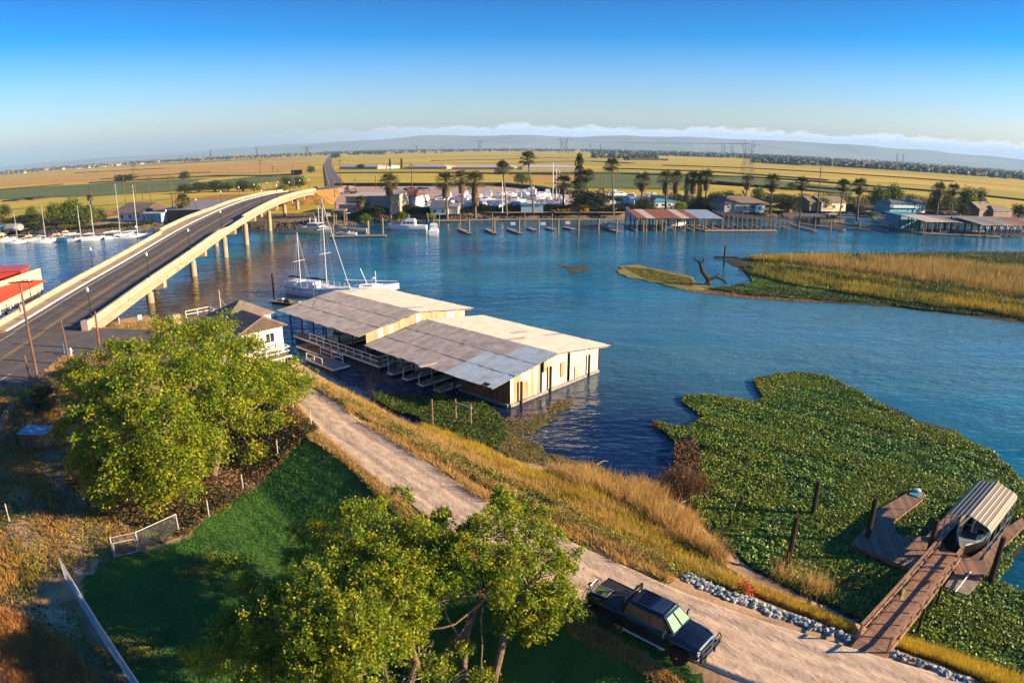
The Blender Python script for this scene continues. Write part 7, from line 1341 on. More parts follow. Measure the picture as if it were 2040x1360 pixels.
TR = [('d', 1172, 420, 368, 78, 'dark spreading pine beside the slim palm in the boatyard'), ('p', 1153, 412, 303, 26, 'tall ragged dark conifer left of the slim palm'), ('b', 1287, 422, 391, 40, 'round dark tree behind the rusty boat shed'), ('g', 1355, 422, 398, 34, 'low bright green shrub beside the blue grey house'), ('y', 1366, 416, 346, 12, 'left dark cypress between the palms'), ('y', 1392, 414, 340, 12, 'right dark cypress between the palms'), ('c', 1428, 416, 372, 46, 'yellow green tree behind the bare dock frames'), ('b', 1450, 410, 376, 30, 'dark green tree left of the grey hip roofed house'), ('a', 1470, 405, 384, 26, 'small tree over the roof of the grey hip roofed house'), ('a', 1510, 404, 368, 30, 'green tree behind the palm right of the grey house'), ('b', 1570, 424, 386, 48, 'dark bushy tree between the grey and tan houses'), ('c', 1578, 380, 357, 22, 'bare looking olive tree above the dark bushy tree'), ('c', 1640, 420, 386, 30, 'thin leafless looking tree left of the tan house'), ('a', 1750, 420, 364, 46, 'left half of the broad green tree by the blue house'), ('c', 1778, 418, 352, 44, 'tall yellow green tree behind the blue house'), ('c', 1812, 418, 378, 40, 'rounded yellow green tree right of the tall one'), ('b', 1862, 426, 366, 34, 'dark tree behind the shaggy palm'), ('a', 1888, 420, 372, 30, 'green tree between the shaggy palm and dark palm'), ('c', 1925, 426, 356, 44, 'tall yellow green tree near the brown gabled house'), ('b', 1948, 420, 370, 34, 'dark tree right of the tall yellow green tree'), ('b', 1918, 430, 402, 28, 'low dark tree above the arched boat shed'), ('b', 2030, 432, 404, 40, 'dark tree at the right edge behind the sheds'), ('a', 1040, 368, 341, 34, 'lone green tree at the field edge above the boatyard'), ('b', 1712, 432, 404, 24, 'dark leafy shrub at the foot of the paired palm'), ('s', 1735, 434, 420, 30, 'low shrub at the head of the riverside stair'),
      ('c', 112, 442, 393, 40, 'left tree of the big marina group'), ('a', 148, 450, 388, 56, 'broad tree in the middle of the marina group'), ('c', 182, 448, 396, 36, 'golden tinted tree on the right of the marina group'), ('b', 198, 444, 412, 28, 'dark small tree beside the marina rocks'), ('b', 12, 432, 404, 24, 'dark tree at the left edge of the view'), ('c', 66, 440, 402, 26, 'thin leafless tree left of the marina group'), ('d', 46, 446, 424, 40, 'low spreading tree over the marina dirt'),
      ('d', 248, 364, 343, 42, 'flat topped tree standing alone in the green field'), ('b', 368, 359, 339, 24, 'small round tree alone at the field edge'), ('b', 368, 386, 364, 32, 'leftmost tree of the dark row by the embankment'), ('b', 398, 384, 360, 36, 'second tree of the dark row by the embankment'), ('b', 428, 382, 357, 38, 'third tree of the dark row by the embankment'), ('a', 455, 381, 359, 30, 'fourth tree of the dark row by the embankment'), ('b', 484, 381, 356, 34, 'fifth tree of the dark row by the embankment'), ('a', 506, 381, 361, 24, 'last tree of the dark row by the embankment'), ('b', 572, 377, 349, 30, 'dark tree left of the highway'), ('b', 596, 374, 350, 28, 'dark tree nearest the highway edge'), ('g', 566, 381, 364, 26, 'bright green shrub below the highway tree'), ('b', 620, 345, 329, 18, 'small tree beside the far highway'), ('b', 669, 316, 303, 18, 'dark tree clump right of the far highway'), ('d', 719, 338, 324, 16, 'wind bent tree beside the long pale barn'), ('b', 712, 308, 301, 20, 'left far tree of the trio beyond the barns'), ('b', 736, 308, 301, 20, 'middle far tree of the trio beyond the barns'), ('b', 760, 308, 301, 20, 'right far tree of the trio beyond the barns'), ('y', 777, 337, 316, 5, 'left cypress standing by the long pale barns'), ('y', 800, 337, 315, 5, 'right cypress standing by the long pale barns'), ('s', 800, 440, 420, 30, 'leafy shrub above the white motor cruiser'), ('s', 730, 446, 424, 28, 'leafy shrub under the short palm'), ('g', 858, 436, 424, 26, 'bright shrub in front of the grey boathouse roof')]
for ty, px, pb, pt, wpx, lab in TR:
    h = hgt(px, pb, pt, GL); w = wpx * 1.25 * mpp(px, pb, GL); p = at(px, pb, GL); base = {'p': 5, 'y': 2, 's': 12, 'g': 12}.get(ty, 10); sc = (w / base, w / base, h / 10)
    t = dup(TP[ty], lab, (p[0], p[1], GL), random.uniform(0, 6), sc) if ty in usedp else TP[ty]
    if ty not in usedp: usedp.add(ty); t['label'] = lab; t.location = (p[0], p[1], GL); t.scale = sc
    t['group'] = 'trees and shrubs beyond the river'
# ---- far woodland and town
def woods():
    C = []
    def band(px0, px1, y0, y1, n, hh):
        xs = rng.uniform(px0, px1, n); ys = y0 + (y1 - y0) * rng.random(n)
        for x, y in zip(xs, ys):
            xx = float(x); yh = 293 + 44 * ((xx - 1020) / 1020) ** 2; p = at(xx, yh + y, GL)
            if p[1] > 0 and p[1] < 14000: C.append((p[0], p[1], hh * random.uniform(.5, 1.3)))
    band(-40, 640, 4, 10, 900, 9); band(640, 1240, 3, 9, 1100, 11); band(1180, 1620, 4, 14, 1100, 11); band(1500, 2080, 3, 22, 2200, 10); band(0, 620, 8, 12, 260, 7); band(640, 900, 9, 12, 60, 8); band(1180, 1310, 16, 21, 120, 8)
    C = np.array(C); n = len(C); ico = rock_mesh('tmp', M['leaf_dark'], 5); V0 = np.array([v.co[:] for v in ico.vertices]); F0 = np.array([p.vertices[:] for p in ico.polygons]); nv = len(V0)
    V0 = V0 * [1, 1, 1.4] + [0, 0, .42]; a = rng.uniform(0, 6.28, n); c_, s_ = np.cos(a)[:, None], np.sin(a)[:, None]; V = np.broadcast_to(V0, (n, nv, 3)) * (1 + .15 * rng.normal(size=(n, nv, 1))) * C[:, 2][:, None, None] * np.array([1.5, 1.5, 1.0]); X = V[..., 0] * c_ - V[..., 1] * s_; Y = V[..., 0] * s_ + V[..., 1] * c_
    V = np.stack([X + C[:, 0][:, None], Y + C[:, 1][:, None], V[..., 2] + GL], 2); F = (F0[None] + (np.arange(n) * nv)[:, None, None]).reshape(-1, 3); stuff(mesh_np('distant_woodland', V.reshape(-1, 3), F, M['leaf_dark']))
woods()
def town():
    r_ = random.Random(5); pr = None
    for k in range(46):
        x = r_.choice([r_.uniform(5, 320), r_.uniform(5, 320), r_.uniform(1640, 1820)]); yh = 293 + 44 * ((x - 1020) / 1020) ** 2 + r_.uniform(7, 12) + (8 if x > 1000 else 0); p = at(x, yh, GL); L_ = r_.uniform(14, 26)
        if pr is None:
            fr = Frame((0, 0), (1, 0), (0, 1)); pr = house('distant_house', 'small pale roofed house in the distant settlement strip', 'house', fr, 1, .7, .22, .16, z0=0, wall='white', roof='shingle', ov=.03, group='distant houses'); c = pr
        else: c = dup(pr, 'small pale roofed house in the distant settlement strip')
        c.location = (p[0], p[1], GL); c.rotation_euler = (0, 0, r_.uniform(-.8, .8)); c.scale = (L_, L_, L_)
town()
# ---- buildings of the far bank
def fh(name, label, x0, x1, yb, ywall, depth, rr, wall, roof, gable='both', rot=0.0, wins=0, cat='building', door=False, winrow=.55, z0=GL, **kw):
    a = at(x0, yb, z0); c = at(x1, yb, z0); L_ = float(np.linalg.norm(c - a)); u = (c - a) / L_; u = np.array([u[0] * math.cos(rot) - u[1] * math.sin(rot), u[0] * math.sin(rot) + u[1] * math.cos(rot)]); h = hgt((x0 + x1) / 2, yb, ywall, z0)
    W_ = [('f', L_ * (k + .5) / wins, h * winrow, min(1.5, L_ / wins * .4), min(1.2, h * .35)) for k in range(wins)] if wins else []
    return house(name, label, cat, Frame(a, u, (-u[1], u[0])), L_, depth, h, rr, z0=z0, wall=wall, roof=roof, gable=gable, wins=W_, doors=[('f', L_ * .15, 1.0, 2.0, 'wood')] if door else [], **kw)
fh('low_building', 'low tan building with pale flat roof near the trawler dock', 676, 716, 427, 408, 12, .3, 'tanwall', 'tin_pale', 'flat', wins=2)
fh('warehouse', 'pale brick warehouse with long flat roof behind the short palm', 690, 738, 424, 392, 16, .3, 'tanwall', 'tin_pale', 'flat')
w_ = fh('timber_building', 'weathered timber two storey building behind the skirted palm', 735, 776, 426, 391, 15, .3, 'grey', 'tin_pale', 'flat', wins=3, winrow=.35); fh('timber_tower', 'tall weathered timber block joined to the two storey building', 776, 797, 428, 388, 12, .3, 'tanwall', 'tin', 'flat', wins=2)
L_ = float(np.linalg.norm(at(776, 426, GL) - at(735, 426, GL))); a = at(735, 426, GL)
for k in range(14): MB().box((a[0] + L_ * (k + .5) / 14, a[1] - .08, GL + 3.6 + random.uniform(-.8, .3)), (L_ / 14 * .55, .08, random.uniform(4.0, 6.2))).build('facade_board', M[random.choice(['wood_grey', 'board', 'wood', 'tanwall'])], w_)
fh('boat_workshop', 'pale blue boat workshop with rusty gable roof', 796, 828, 421, 392, 14, 2.6, 'paleblue', 'rust', 'hip', wins=3)
fh('boathouse', 'small boathouse with dark grey gable roof behind the hedge', 858, 892, 428, 415, 9, 2.4, 'white', 'shingle_blue', 'both', wins=2); fh('grey_shed', 'grey roofed shed beside the dark gable boathouse', 886, 912, 427, 412, 7, .6, 'grey', 'grey', 'flat')
fh('storage_trailer', 'long white storage trailer in the boatyard', 958, 1004, 414, 401, 3, .3, 'white', 'white', 'flat', cat='trailer'); fh('blue_container', 'bright blue container behind the tallest thin palm', 1038, 1082, 423, 408, 3.5, .2, 'paleblue', 'teal', 'flat', cat='container')
tag(MB().loft([[(x, math.cos(a) * 2.0 * f, 1.9 + math.sin(a) * 1.9 * f) for a in np.linspace(0, 2 * PI, 10, endpoint=False)] for x, f in ((-2.4, .5), (-1.2, .95), (1.2, 1), (2.4, .6))]).build('tarped_boat', M['canvas'], loc=at3(1028, 421, GL)), 'boat wrapped in dark blue tarp left of the blue container', 'covered boat')
fh('blue_grey_house', 'low blue grey roofed house behind the rusty boat shed', 1302, 1352, 416, 402, 9, 1.8, 'white', 'teal', 'hip', wins=4, cat='house'); fh('rv_camper', 'white camper behind the cypress trees', 1358, 1372, 404, 390, 4, .2, 'white', 'white', 'flat', cat='camper')
fh('hip_house', 'grey house with low purple grey hip roof above the bare dock frames', 1443, 1522, 423, 404, 11, 2.2, 'grey', 'shingle', 'hip', wins=5, cat='house', door=True, ov=1.0); fh('teal_annex', 'teal clad end room of the grey hip roofed house', 1505, 1523, 423.5, 408, 7, .4, 'paleblue', 'shingle', 'flat', wins=1)
fh('dark_house', 'dark shaded house half hidden left of the tan house', 1612, 1645, 420, 402, 9, 2.0, 'wood', 'shingle', 'both', cat='house'); fh('tan_house', 'tan house with brown gable roof and carport', 1636, 1684, 421, 404, 10, 2.4, 'cream', 'shingle', 'both', wins=3, cat='house')
fh('blue_motel', 'blue two storey house with balcony behind the parked cars', 1772, 1828, 425, 404, 9, 1.4, 'teal', 'shingle_blue', 'hip', wins=6, cat='house', winrow=.75, ov=1.0); fh('white_wing', 'white gabled wing at the right of the blue two storey house', 1826, 1842, 424, 406, 9, 1.6, 'white', 'shingle_blue', 'both', cat='house', wins=1)
a, c = at(1772, 425, GL), at(1828, 425, GL); t = thing('balcony', 'long pale blue balcony', 'balcony'); bpy.data.objects.remove(t); mot = [o for o in bpy.data.objects if o.name == 'blue_motel'][0]
d_ = (c - a) / np.linalg.norm(c - a); nn = np.array([d_[1], -d_[0]]); MB().bar((*(a + nn * .8), GL + 2.7), (*(c + nn * .8), GL + 2.7), 1.6, .15).build('balcony_floor', M['white'], mot); MB().bar((*(a + nn * 1.55), GL + 3.3), (*(c + nn * 1.55), GL + 3.3), .08, .9).build('balcony_rail', M['paleblue'], mot)
fh('brown_gable_house', 'dark brown house with gable facing the river at the right', 1950, 1985, 432, 418, 9, 3.2, 'wood', 'shingle', 'both', cat='house', rot=.15); fh('brown_long_house', 'long brown hip roofed house at the right end', 1978, 2016, 433, 421, 8, 2.4, 'wood', 'shingle', 'hip', cat='house', wins=3)
# marina buildings on the left
fh('marina_office', 'small white marina office with window band by the tall masts', 286, 322, 443, 426, 7, .6, 'paleblue', 'tin_pale', 'flat', wins=5); fh('marina_lodge', 'brown roofed marina lodge with porch behind the tall masts', 236, 284, 441, 424, 14, 3.2, 'white', 'shingle', 'both', wins=3, ov=1.5); fh('brown_marina_hall', 'large dark brown hall with broad flat roof by the bridge', 318, 402, 441, 419, 26, 1.2, 'board_brown', 'tin', 'flat'); fh('blue_fuel_shed', 'bright blue shed at the foot of the marina palm', 357, 370, 439, 426, 3, .3, 'paleblue', 'white', 'flat')
tag(MB().box((0, 0, 1.3), (7, 4, 2.6), .2).build('teal_tank', M['teal'], loc=at3(8, 462, GL)), 'teal covered boat house at the left edge behind the houseboat', 'boat house'); tag(MB().loft([[(x, math.cos(a) * 2.6 * f, 1.6 + math.sin(a) * 1.5 * f) for a in np.linspace(0, 2 * PI, 10, endpoint=False)] for x, f in ((-3.5, .8), (-2, 1), (2, 1), (3.5, .8))]).build('tarped_boat', M['grey'], loc=at3(27, 462, GL)), 'grey tarped boat beside the teal boat house', 'covered boat')
struct(sheet_flat('orange_dirt_bank', PXS(GL + .3, [(200, 420), (270, 408), (280, 420), (210, 432)]), GL + .3, M['embank'])); struct(sheet_flat('orange_dirt_bank', PXS(GL + .3, [(375, 396), (440, 388), (520, 386), (520, 400), (440, 410), (380, 408)]), GL + .3, M['embank'])); struct(sheet_flat('marina_road', PXS(GL + .2, [(300, 425), (400, 405), (470, 400), (560, 395), (560, 402), (470, 412), (420, 425), (330, 440)]), GL + .2, M['asphalt'])); struct(sheet_flat('dirt_lot', PXS(GL + .2, [(-20, 470), (60, 455), (215, 450), (290, 445), (280, 432), (200, 436), (60, 440), (-40, 450)]), GL + .2, M['soil']))
# long barns in the fields
for k, (x0, x1, y, lab) in enumerate(((676, 752, 337, 'long pale roofed barn nearest the highway'), (752, 772, 336, 'short white ended barn block in the field row'), (805, 890, 337, 'long pale roofed barn right of the cypresses'), (900, 1025, 338, 'longest pale roofed barn in the middle of the fields'), (1040, 1150, 338, 'pale roofed barn behind the tallest thin palm'))):
    fh('field_barn', lab, x0, x1, y, y - 4.5, 22, 2.5, 'grey' if k != 1 else 'white', 'tin_pale', 'hip', cat='barn', group='long field barns')
# ---- covered docks of the far side
def fardock(label, x0, x1, y_front, y_roof, depth, rise, roofs, posts=8, solid=False, arches=False, rot=0.0):
    a, c = at(x0, y_front, 0), at(x1, y_front, 0); L_ = float(np.linalg.norm(c - a)); u = (c - a) / L_; F = Frame(a, u, (-u[1], u[0])); h = hgt((x0 + x1) / 2, y_front, y_roof, 0); t = thing('boat_shed', label, 'boat shed', group='covered docks on the far bank'); n = len(roofs)
    for k, m in enumerate(roofs): MB().slab([F(L_ * k / n, -.6, h + random.uniform(0, .03)), F(L_ * (k + 1) / n, -.6, h), F(L_ * (k + 1) / n, depth, h + rise), F(L_ * k / n, depth, h + rise)], .15).build('roof_section', M[m], t)
    for k in range(posts + 1):
        for q in (0, depth * .5, depth - .3): p = F(L_ * k / posts, q, 0); MB().tube([(p[0], p[1], -1), (p[0], p[1], h + rise * q / depth - .1)], .2, 6).build('post', M['wood' if q == 0 else 'wood_dark'], t)
        MB().bar(F(L_ * k / posts, .3, .4), F(L_ * k / posts, depth, .4), 1.0, .3).build('finger', M['wood_grey'], t)
        if arches and k < posts:
            for s, e in ((k, .25), (k + 1, -.25)): MB().bar(F(L_ * s / posts, 0, h * .62), F(L_ * (s + e) / posts, 0, h - .1), .25).build('brace', M['board'], t)
    MB().bar(F(0, -.1, h - .15), F(L_, -.1, h - .15), .2, .35).build('front_beam', M['wood'], t); MB().bar(F(0, depth - 1, .5), F(L_, depth - 1, .5), 1.5, .3).build('walkway', M['wood_grey'], t); return t, F, L_, h
d1, Fd, Ld, hd_ = fardock('long far boat shed with patchy rusty and pale purple roof', 1268, 1437, 461, 434, 13, 1.5, ['rust', 'tin_pale', 'rust', 'rust', 'rust', 'tin_pale', 'rust', 'tin_blue', 'tin_blue', 'tin_blue'], 9)
MB().add([Fd(-.05, -.5, hd_ - .2), Fd(-.05, 12.8, hd_ + 1.3), Fd(-.05, 12.8, hd_ - 1.2), Fd(-.05, 6, hd_ - 1.2)], [(0, 1, 2, 3)]).build('end_wall', M['paleblue'], d1)
d3, Fe, Le, he = fardock('far boat shed with flat pale tin roof beside the teal boathouse', 1838, 1904, 468, 441, 12, 1.0, ['tin_pale', 'tin_pale', 'tin'], 4)
fh('teal_boathouse', 'turquoise boathouse joined to the pale roofed far boat shed', 1791, 1834, 455, 430, 8, .5, 'teal', 'teal', 'flat', z0=.4)
d4, Ff_, Lf, hf = fardock('far boat shed with sagging brown roof and arched slips at the right', 1950, 2032, 473, 448, 14, 1.6, ['tin', 'shingle', 'tin', 'shingle'], 6, arches=True); d5, *_ = fardock('older far boat shed with sagging grey roof left of the arched slips', 1908, 1948, 468, 444, 13, 1.2, ['shingle', 'tin'], 3); d6, *_ = fardock('reddish boat shed cut by the right edge of the view', 2034, 2110, 470, 450, 12, 1.2, ['rust', 'tin'], 3)
t = thing('bare_dock_frames', 'roofless row of leaning timber dock frames', 'dock frame'); a, c = at(1440, 456, 0), at(1580, 458, 0); n = 15
for k in range(n):
    p = a + (c - a) * k / n; d = 13 - k * .35; h = 4.6 - k * .14
    for q in (0, d * .5, d): MB().bar((p[0], p[1] + q, -1), (p[0] + random.uniform(-.2, .2), p[1] + q, h), .26).build('post', M['wood_grey' if q == 0 else 'wood'], t)
    MB().bar((p[0], p[1] - .3, h), (p[0], p[1] + d, h + .5), .22).build('rafter', M['wood_grey'], t)
    if k % 2 == 0: MB().bar((p[0], p[1], .4), (p[0], p[1] + d, .4), .9, .3).build('finger', M['wood_grey'], t)
for q in (.2, 6, 12): MB().bar((a[0], a[1] + q, 4.3), (c[0], c[1] + q * .7, 2.7), .2).build('beam', M['wood'], t)
a, c = at(1402, 459, .4), at(1546, 459, .4); tag(MB().bar((*a, .4), (*c, .4), 2.0, .35).build('long_float', M['wood_grey']), 'long bare float lying in front of the roofless dock frames', 'dock')
for k, (x0, y0, x1, y1, m) in enumerate(((1575, 447, 1625, 460, 'wood'), (1590, 445, 1683, 458, 'wood'), (1620, 449, 1735, 458, 'wood_red'), (1650, 443, 1712, 449, 'wood'), (1715, 450, 1766, 459, 'wood_grey'), (1766, 450, 1845, 464, 'wood_grey'), (1830, 464, 1990, 471, 'wood_grey'))):
    a, c = at(x0, y0, .5), at(x1, y1, .5); tag(MB().bar((*a, .5), (*c, .5), 1.6, .35).build('slanting_dock', M[m]), ['short brown float next to the roofless dock frames', 'long brown float slanting out beside the leaning poles', 'longest reddish float slanting below the stone bank', 'upper brown gangway float against the stone bank', 'grey float at the foot of the riverside stair', 'grey float running past the turquoise boathouse', 'thin grey float in front of the arched boat slips'][k], 'dock')
for k, (x, yb, yt) in enumerate(((1281, 464, 438), (1318, 461, 438), (1405, 455, 437), (1468, 455, 434), (1539, 457, 437), (1591, 458, 440), (1623, 456, 437), (1654, 462, 437), (1660, 446, 428), (1712, 459, 441), (1905, 466, 447), (1842, 468, 442))):
    p = at(x, yb, 0); tag(MB().tube([(0, 0, -1.5), (0, 0, hgt(x, yb, yt, 0))], .25, 7).build('mooring_pile', M['wood_grey' if k in (7, 9) else 'wood'], loc=(p[0], p[1], 0)), f'{ORD[k]} pile counted from the left along the far boat sheds', 'pile', 'piles along the far boat sheds')
put(motorboat('speedboat', 'white speedboat in a slip of the rusty far boat shed', 'speedboat', 7, 2.5, 1.3), 1325, 456, 100); put(cruiser('white cruiser lying in the rusty far boat shed', 8, 2.8, 1.2), 1345, 452, 10); put(motorboat('skiff', 'small white skiff at the teal boathouse float', 'skiff', 5, 1.8, .8), 1880, 465, 10)
t = thing('riverside_stair', 'pale wooden stair leading down the bank to the floats', 'stair'); a, c = np.array(at3(1722, 428, 2.6)), np.array(at3(1768, 450, .9))
for s in (-1, 1):
    o = np.array([0, s * .8, 0]); MB().bar(a + o, c + o, .15, .3).build('stringer', M['board'], t); MB().bar(a + o + [0, 0, 1.1], c + o + [0, 0, 1.1], .14).build('handrail', M['white'], t)
    for k in range(8): p = a + (c - a) * k / 7 + o; MB().bar(p, p + [0, 0, 1.1], .12).build('rail_post', M['white'], t)
for k in range(16): p = a + (c - a) * (k + .5) / 16; MB().box(p, (.5, 1.6, .08)).build('tread', M['board'], t)
a, c = at3(1192, 445, 1.8), at3(1245, 447, 1.6); t = thing('white_gangway', 'white railed gangway left of the rusty far boat shed', 'gangway'); MB().bar(a, c, 1.4, .2).build('deck', M['wood_grey'], t); railing(t, [np.array(a) + [0, -.6, 0], np.array(c) + [0, -.6, 0]], 1.1, M['white'], 2.2, .14)
struct(sheet_flat('bank_road', PXS(GL + .15, [(1560, 430), (1700, 434), (1900, 436), (2100, 442), (2100, 436), (1900, 430), (1700, 427), (1560, 424)]), GL + .15, M['asphalt']))
# ---- parked vehicles
def car_proto(kind, m):
    t = thing('parked_car', 'x', 'car', group='vehicles parked beyond the river'); Lc, hc = (5.2, 1.9) if kind == 'suv' else (4.6, 1.45); b = MB(); w = .9
    b.loft([[(x, -w, .35), (x, -w, z - .1), (x, -w * .9, z), (x, w * .9, z), (x, w, z - .1), (x, w, .35)] for x, z in ((-Lc / 2, .8), (-Lc / 2 + .2, .98), (Lc * .2, 1.0), (Lc / 2 - .3, .88), (Lc / 2, .6))]); b.build('body', m, t)
    b = MB(); x0, x1 = (-Lc * .45, Lc * .2) if kind != 'pickup' else (-Lc * .08, Lc * .25); b.loft([[(x0, -.84, .95), (x1 + .5, -.84, .95), (x1 + .5, .84, .95), (x0, .84, .95)], [(x0 + .3, -.70, hc), (x1 - .2, -.70, hc), (x1 - .2, .70, hc), (x0 + .3, .70, hc)]]); b.build('cabin', M['glass'], t)
    MB().slab([(x0 + .25, -.72, hc + .05), (x1 - .15, -.72, hc + .05), (x1 - .15, .72, hc + .05), (x0 + .25, .72, hc + .05)], .08).build('roof', m, t)
    for x in (-Lc * .32, Lc * .32):
        for s in (-1, 1): MB().tube([(x, s * .75, .36), (x, s * .95, .36)], .36, 12).build('wheel', M['rubber'], t)
    return t
CP = {('suv', 'white'): None, ('pickup', 'white'): None, ('car', 'blue'): None, ('car', 'black'): None, ('suv', 'grey'): None}
for k, (ty, m, px, py, dg, lab) in enumerate([('pickup', 'white', 1655, 430, 3, 'white pickup parked in front of the tan house'), ('car', 'white', 1696, 431, 3, 'small white car between the paired palms'), ('suv', 'white', 1733, 430, 5, 'white van parked at the head of the riverside stair'), ('car', 'blue', 1750, 431, 5, 'blue car parked right of the white van'), ('car', 'white', 1778, 433, 5, 'white car parked under the blue house balcony'), ('pickup', 'white', 1872, 436, 8, 'white pickup beside the dark palm'), ('car', 'black', 1824, 434, 5, 'dark car parked by the white gabled wing'), ('car', 'black', 626, 368, 100, 'dark car driving over the far end of the bridge'), ('car', 'white', 648, 322, 100, 'tiny pale car far along the highway'), ('car', 'grey', 392, 436, 20, 'grey car beside the brown marina hall'), ('car', 'black', 822, 378, 0, 'dark vehicle in the scrap row of the gravel yard'), ('car', 'black', 838, 378, 8, 'second dark vehicle in the scrap row of the gravel yard'), ('car', 'blue', 812, 379, -6, 'bluish vehicle in the scrap row of the gravel yard'), ('suv', 'grey', 850, 380, 10, 'grey van at the end of the scrap row')]):
    if CP.get((ty, m)) is None: CP[(ty, m)] = c = car_proto(ty, M[m]); c['label'] = lab
    else: c = dup(CP[(ty, m)], lab)
    z = GL + .1
    if px == 626: p = bp(228, -1.6, deckz(228) + .12); c.location = p; c.rotation_euler = (0, 0, R(97))
    elif px == 648: p = RD[3]; c.location = (p[0] + 2, p[1] - 60, GL + .7); c.rotation_euler = (0, 0, R(100))
    else: p = at(px, py, z); c.location = (p[0], p[1], z); c.rotation_euler = (0, 0, R(dg))
t = thing('concrete_mixer', 'white mixer truck with orange yellow rear in the gravel yard', 'truck', at3(695, 386, GL)); MB().box((-4, 0, 1.6), (2.4, 2.4, 2.6)).build('cab', M['white'], t); MB().box((1, 0, .9), (8, 2.3, .5)).build('chassis', M['black'], t); MB().tube([(-2, 0, 2.4), (.5, 0, 3.0), (3.5, 0, 3.4)], [.9, 1.5, .7], 12).build('drum', M['grey'], t); MB().box((4.2, 0, 1.6), (1.2, 2, 1.4)).build('rear', M['orange'], t)
for x in (-3.8, 1.5, 3.2): MB().tube([(x, -1.2, .5), (x, 1.2, .5)], .5, 10).build('wheels', M['rubber'], t)
r_ = random.Random(44)
cr_n = [0, 0, 0]; cr_x = [sorted(r_.uniform(*q) for _ in range(9)) for q in ((640, 700), (1090, 1250), (1640, 1900))]
for k in range(26):
    px, py = [(r_.uniform(640, 700), r_.uniform(424, 432)), (r_.uniform(1090, 1250), r_.uniform(416, 426)), (r_.uniform(1640, 1900), r_.uniform(434, 438))][k % 3]; px = cr_x[k % 3][k // 3]; p = at(px, py, GL)
    o = MB().box((0, 0, .5), (r_.uniform(.8, 2.6), r_.uniform(.8, 1.8), r_.uniform(.8, 1.6)), r_.uniform(0, 3)).build('storage_crate', M[r_.choice(['white', 'wood_grey', 'blue', 'grey', 'rust', 'wood'])], loc=(p[0], p[1], GL)); tag(o, ORD[k // 3] + ' ' + ['yard crate from the left near the far end of the bridge', 'yard crate from the left on the boatyard edge above the hedge', 'yard crate from the left along the road above the right boat sheds'][k % 3], 'crate', ['crates near the far bridge end', 'crates on the boatyard edge', 'crates along the bank road'][k % 3])
# ---- boats stored ashore
def stored(m): 
    t = thing('stored_boat', 'x', 'boat', group='boats stored ashore in the boatyard'); b = MB(); R_ = hull(b, 9, 3, 2.6, .8, 7); b.build('hull', M[m], t); b = MB(); b.loft([[(x, -w, 2.6), (x, -w * .8, 2.6 + h), (x, w * .8, 2.6 + h), (x, w, 2.6)] for x, w, h in ((-3, 1.2, 1.4), (0, 1.2, 1.3), (2.2, .8, .2))]); b.build('cabin', M['gel'], t)
    MB().box((-1.2, 0, 3.5), (2.6, 2.25, .4)).build('window_band', M['glass'], t)
    for x in (-2.5, 1.5): MB().box((x, 0, .5), (.4, 2.0, 1.0)).build('cradle', M['wood_dark'], t)
    return t
sp = stored('gel'); first = True; r_ = random.Random(12)
SB = [(870, 408), (885, 412), (866, 420), (902, 416), (915, 404), (958, 398), (975, 396), (990, 394), (1004, 392), (1020, 394), (1036, 396), (1050, 400), (965, 418), (984, 420), (1000, 421), (1014, 408), (1044, 392), (1068, 404), (1064, 392), (1082, 396), (1096, 404), (1098, 418), (1112, 418), (1240, 398), (1252, 402), (1232, 404), (1262, 396), (1222, 400), (1244, 410), (1258, 412), (1220, 412), (1206, 404), (850, 404), (838, 414), (925, 398), (938, 402), (946, 412), (930, 420), (972, 408), (990, 410), (1030, 408), (1060, 414), (1076, 410), (1090, 392), (1110, 398), (1126, 400), (1120, 408), (1190, 398), (1200, 394), (1212, 396), (1225, 392), (1285, 400), (1300, 398), (895, 398), (880, 400), (845, 398), (1030, 386), (1056, 384), (1270, 404)]
SB.sort(); _cnt = {}
def near_mark(x, y):
    for lim, nm in ((856, 'left of the grey boathouse roof'), (905, 'between the boathouse roof and the big skirted palm'), (960, 'behind the golden skirted palm cluster'), (1008, 'around the long white trailer'), (1040, 'left of the blue container'), (1075, 'above the blue container'), (1130, 'around the tall boatyard masts'), (1216, 'left of the thin palm beside the dark pine'), (1250, 'right of the thin palm beside the dark pine'), (2000, 'behind the rusty far boat shed')):
        if x < lim: return nm
for k, (x, y) in enumerate(SB):
    nm = near_mark(x, y); _cnt[nm] = _cnt.get(nm, 0) + 1; lab = f'{ORD[_cnt[nm] - 1]} white stored boat from the left {nm}'
    if (x, y) == (1098, 418): lab = 'large white boat hull standing right of the blue container'
    if (x, y) == (1050, 400): lab = 'white and teal cruiser stored above the blue container'
    c = sp if first else dup(sp, lab); c['label'] = lab; first = False; p = at(x, y, GL); c.location = (p[0], p[1], GL); s = r_.uniform(.65, 1.0) * (1.25 if 'large' in lab else 1); c.scale = (s, s, s); c.rotation_euler = (0, 0, r_.choice([0, PI, PI / 2, -PI / 2]) + r_.uniform(-.3, .3))
for k, (x, yb, yt, lab) in enumerate(((1101, 420, 324, 'tall pale mast of a boat stored in the boatyard'), (1108, 415, 336, 'second pale mast right of the tall boatyard mast'), (1114, 412, 340, 'shorter pale mast at the right of the boatyard masts'), (1001, 424, 362, 'white topped light pole left of the tall leaning palm'))):
    p = at(x, yb, GL); tag(MB().tube([(0, 0, 0), (0, 0, hgt(x, yb, yt, GL))], [.22, .16], 6).build('mast', M['alu'], loc=(p[0], p[1], GL)), lab, 'mast')
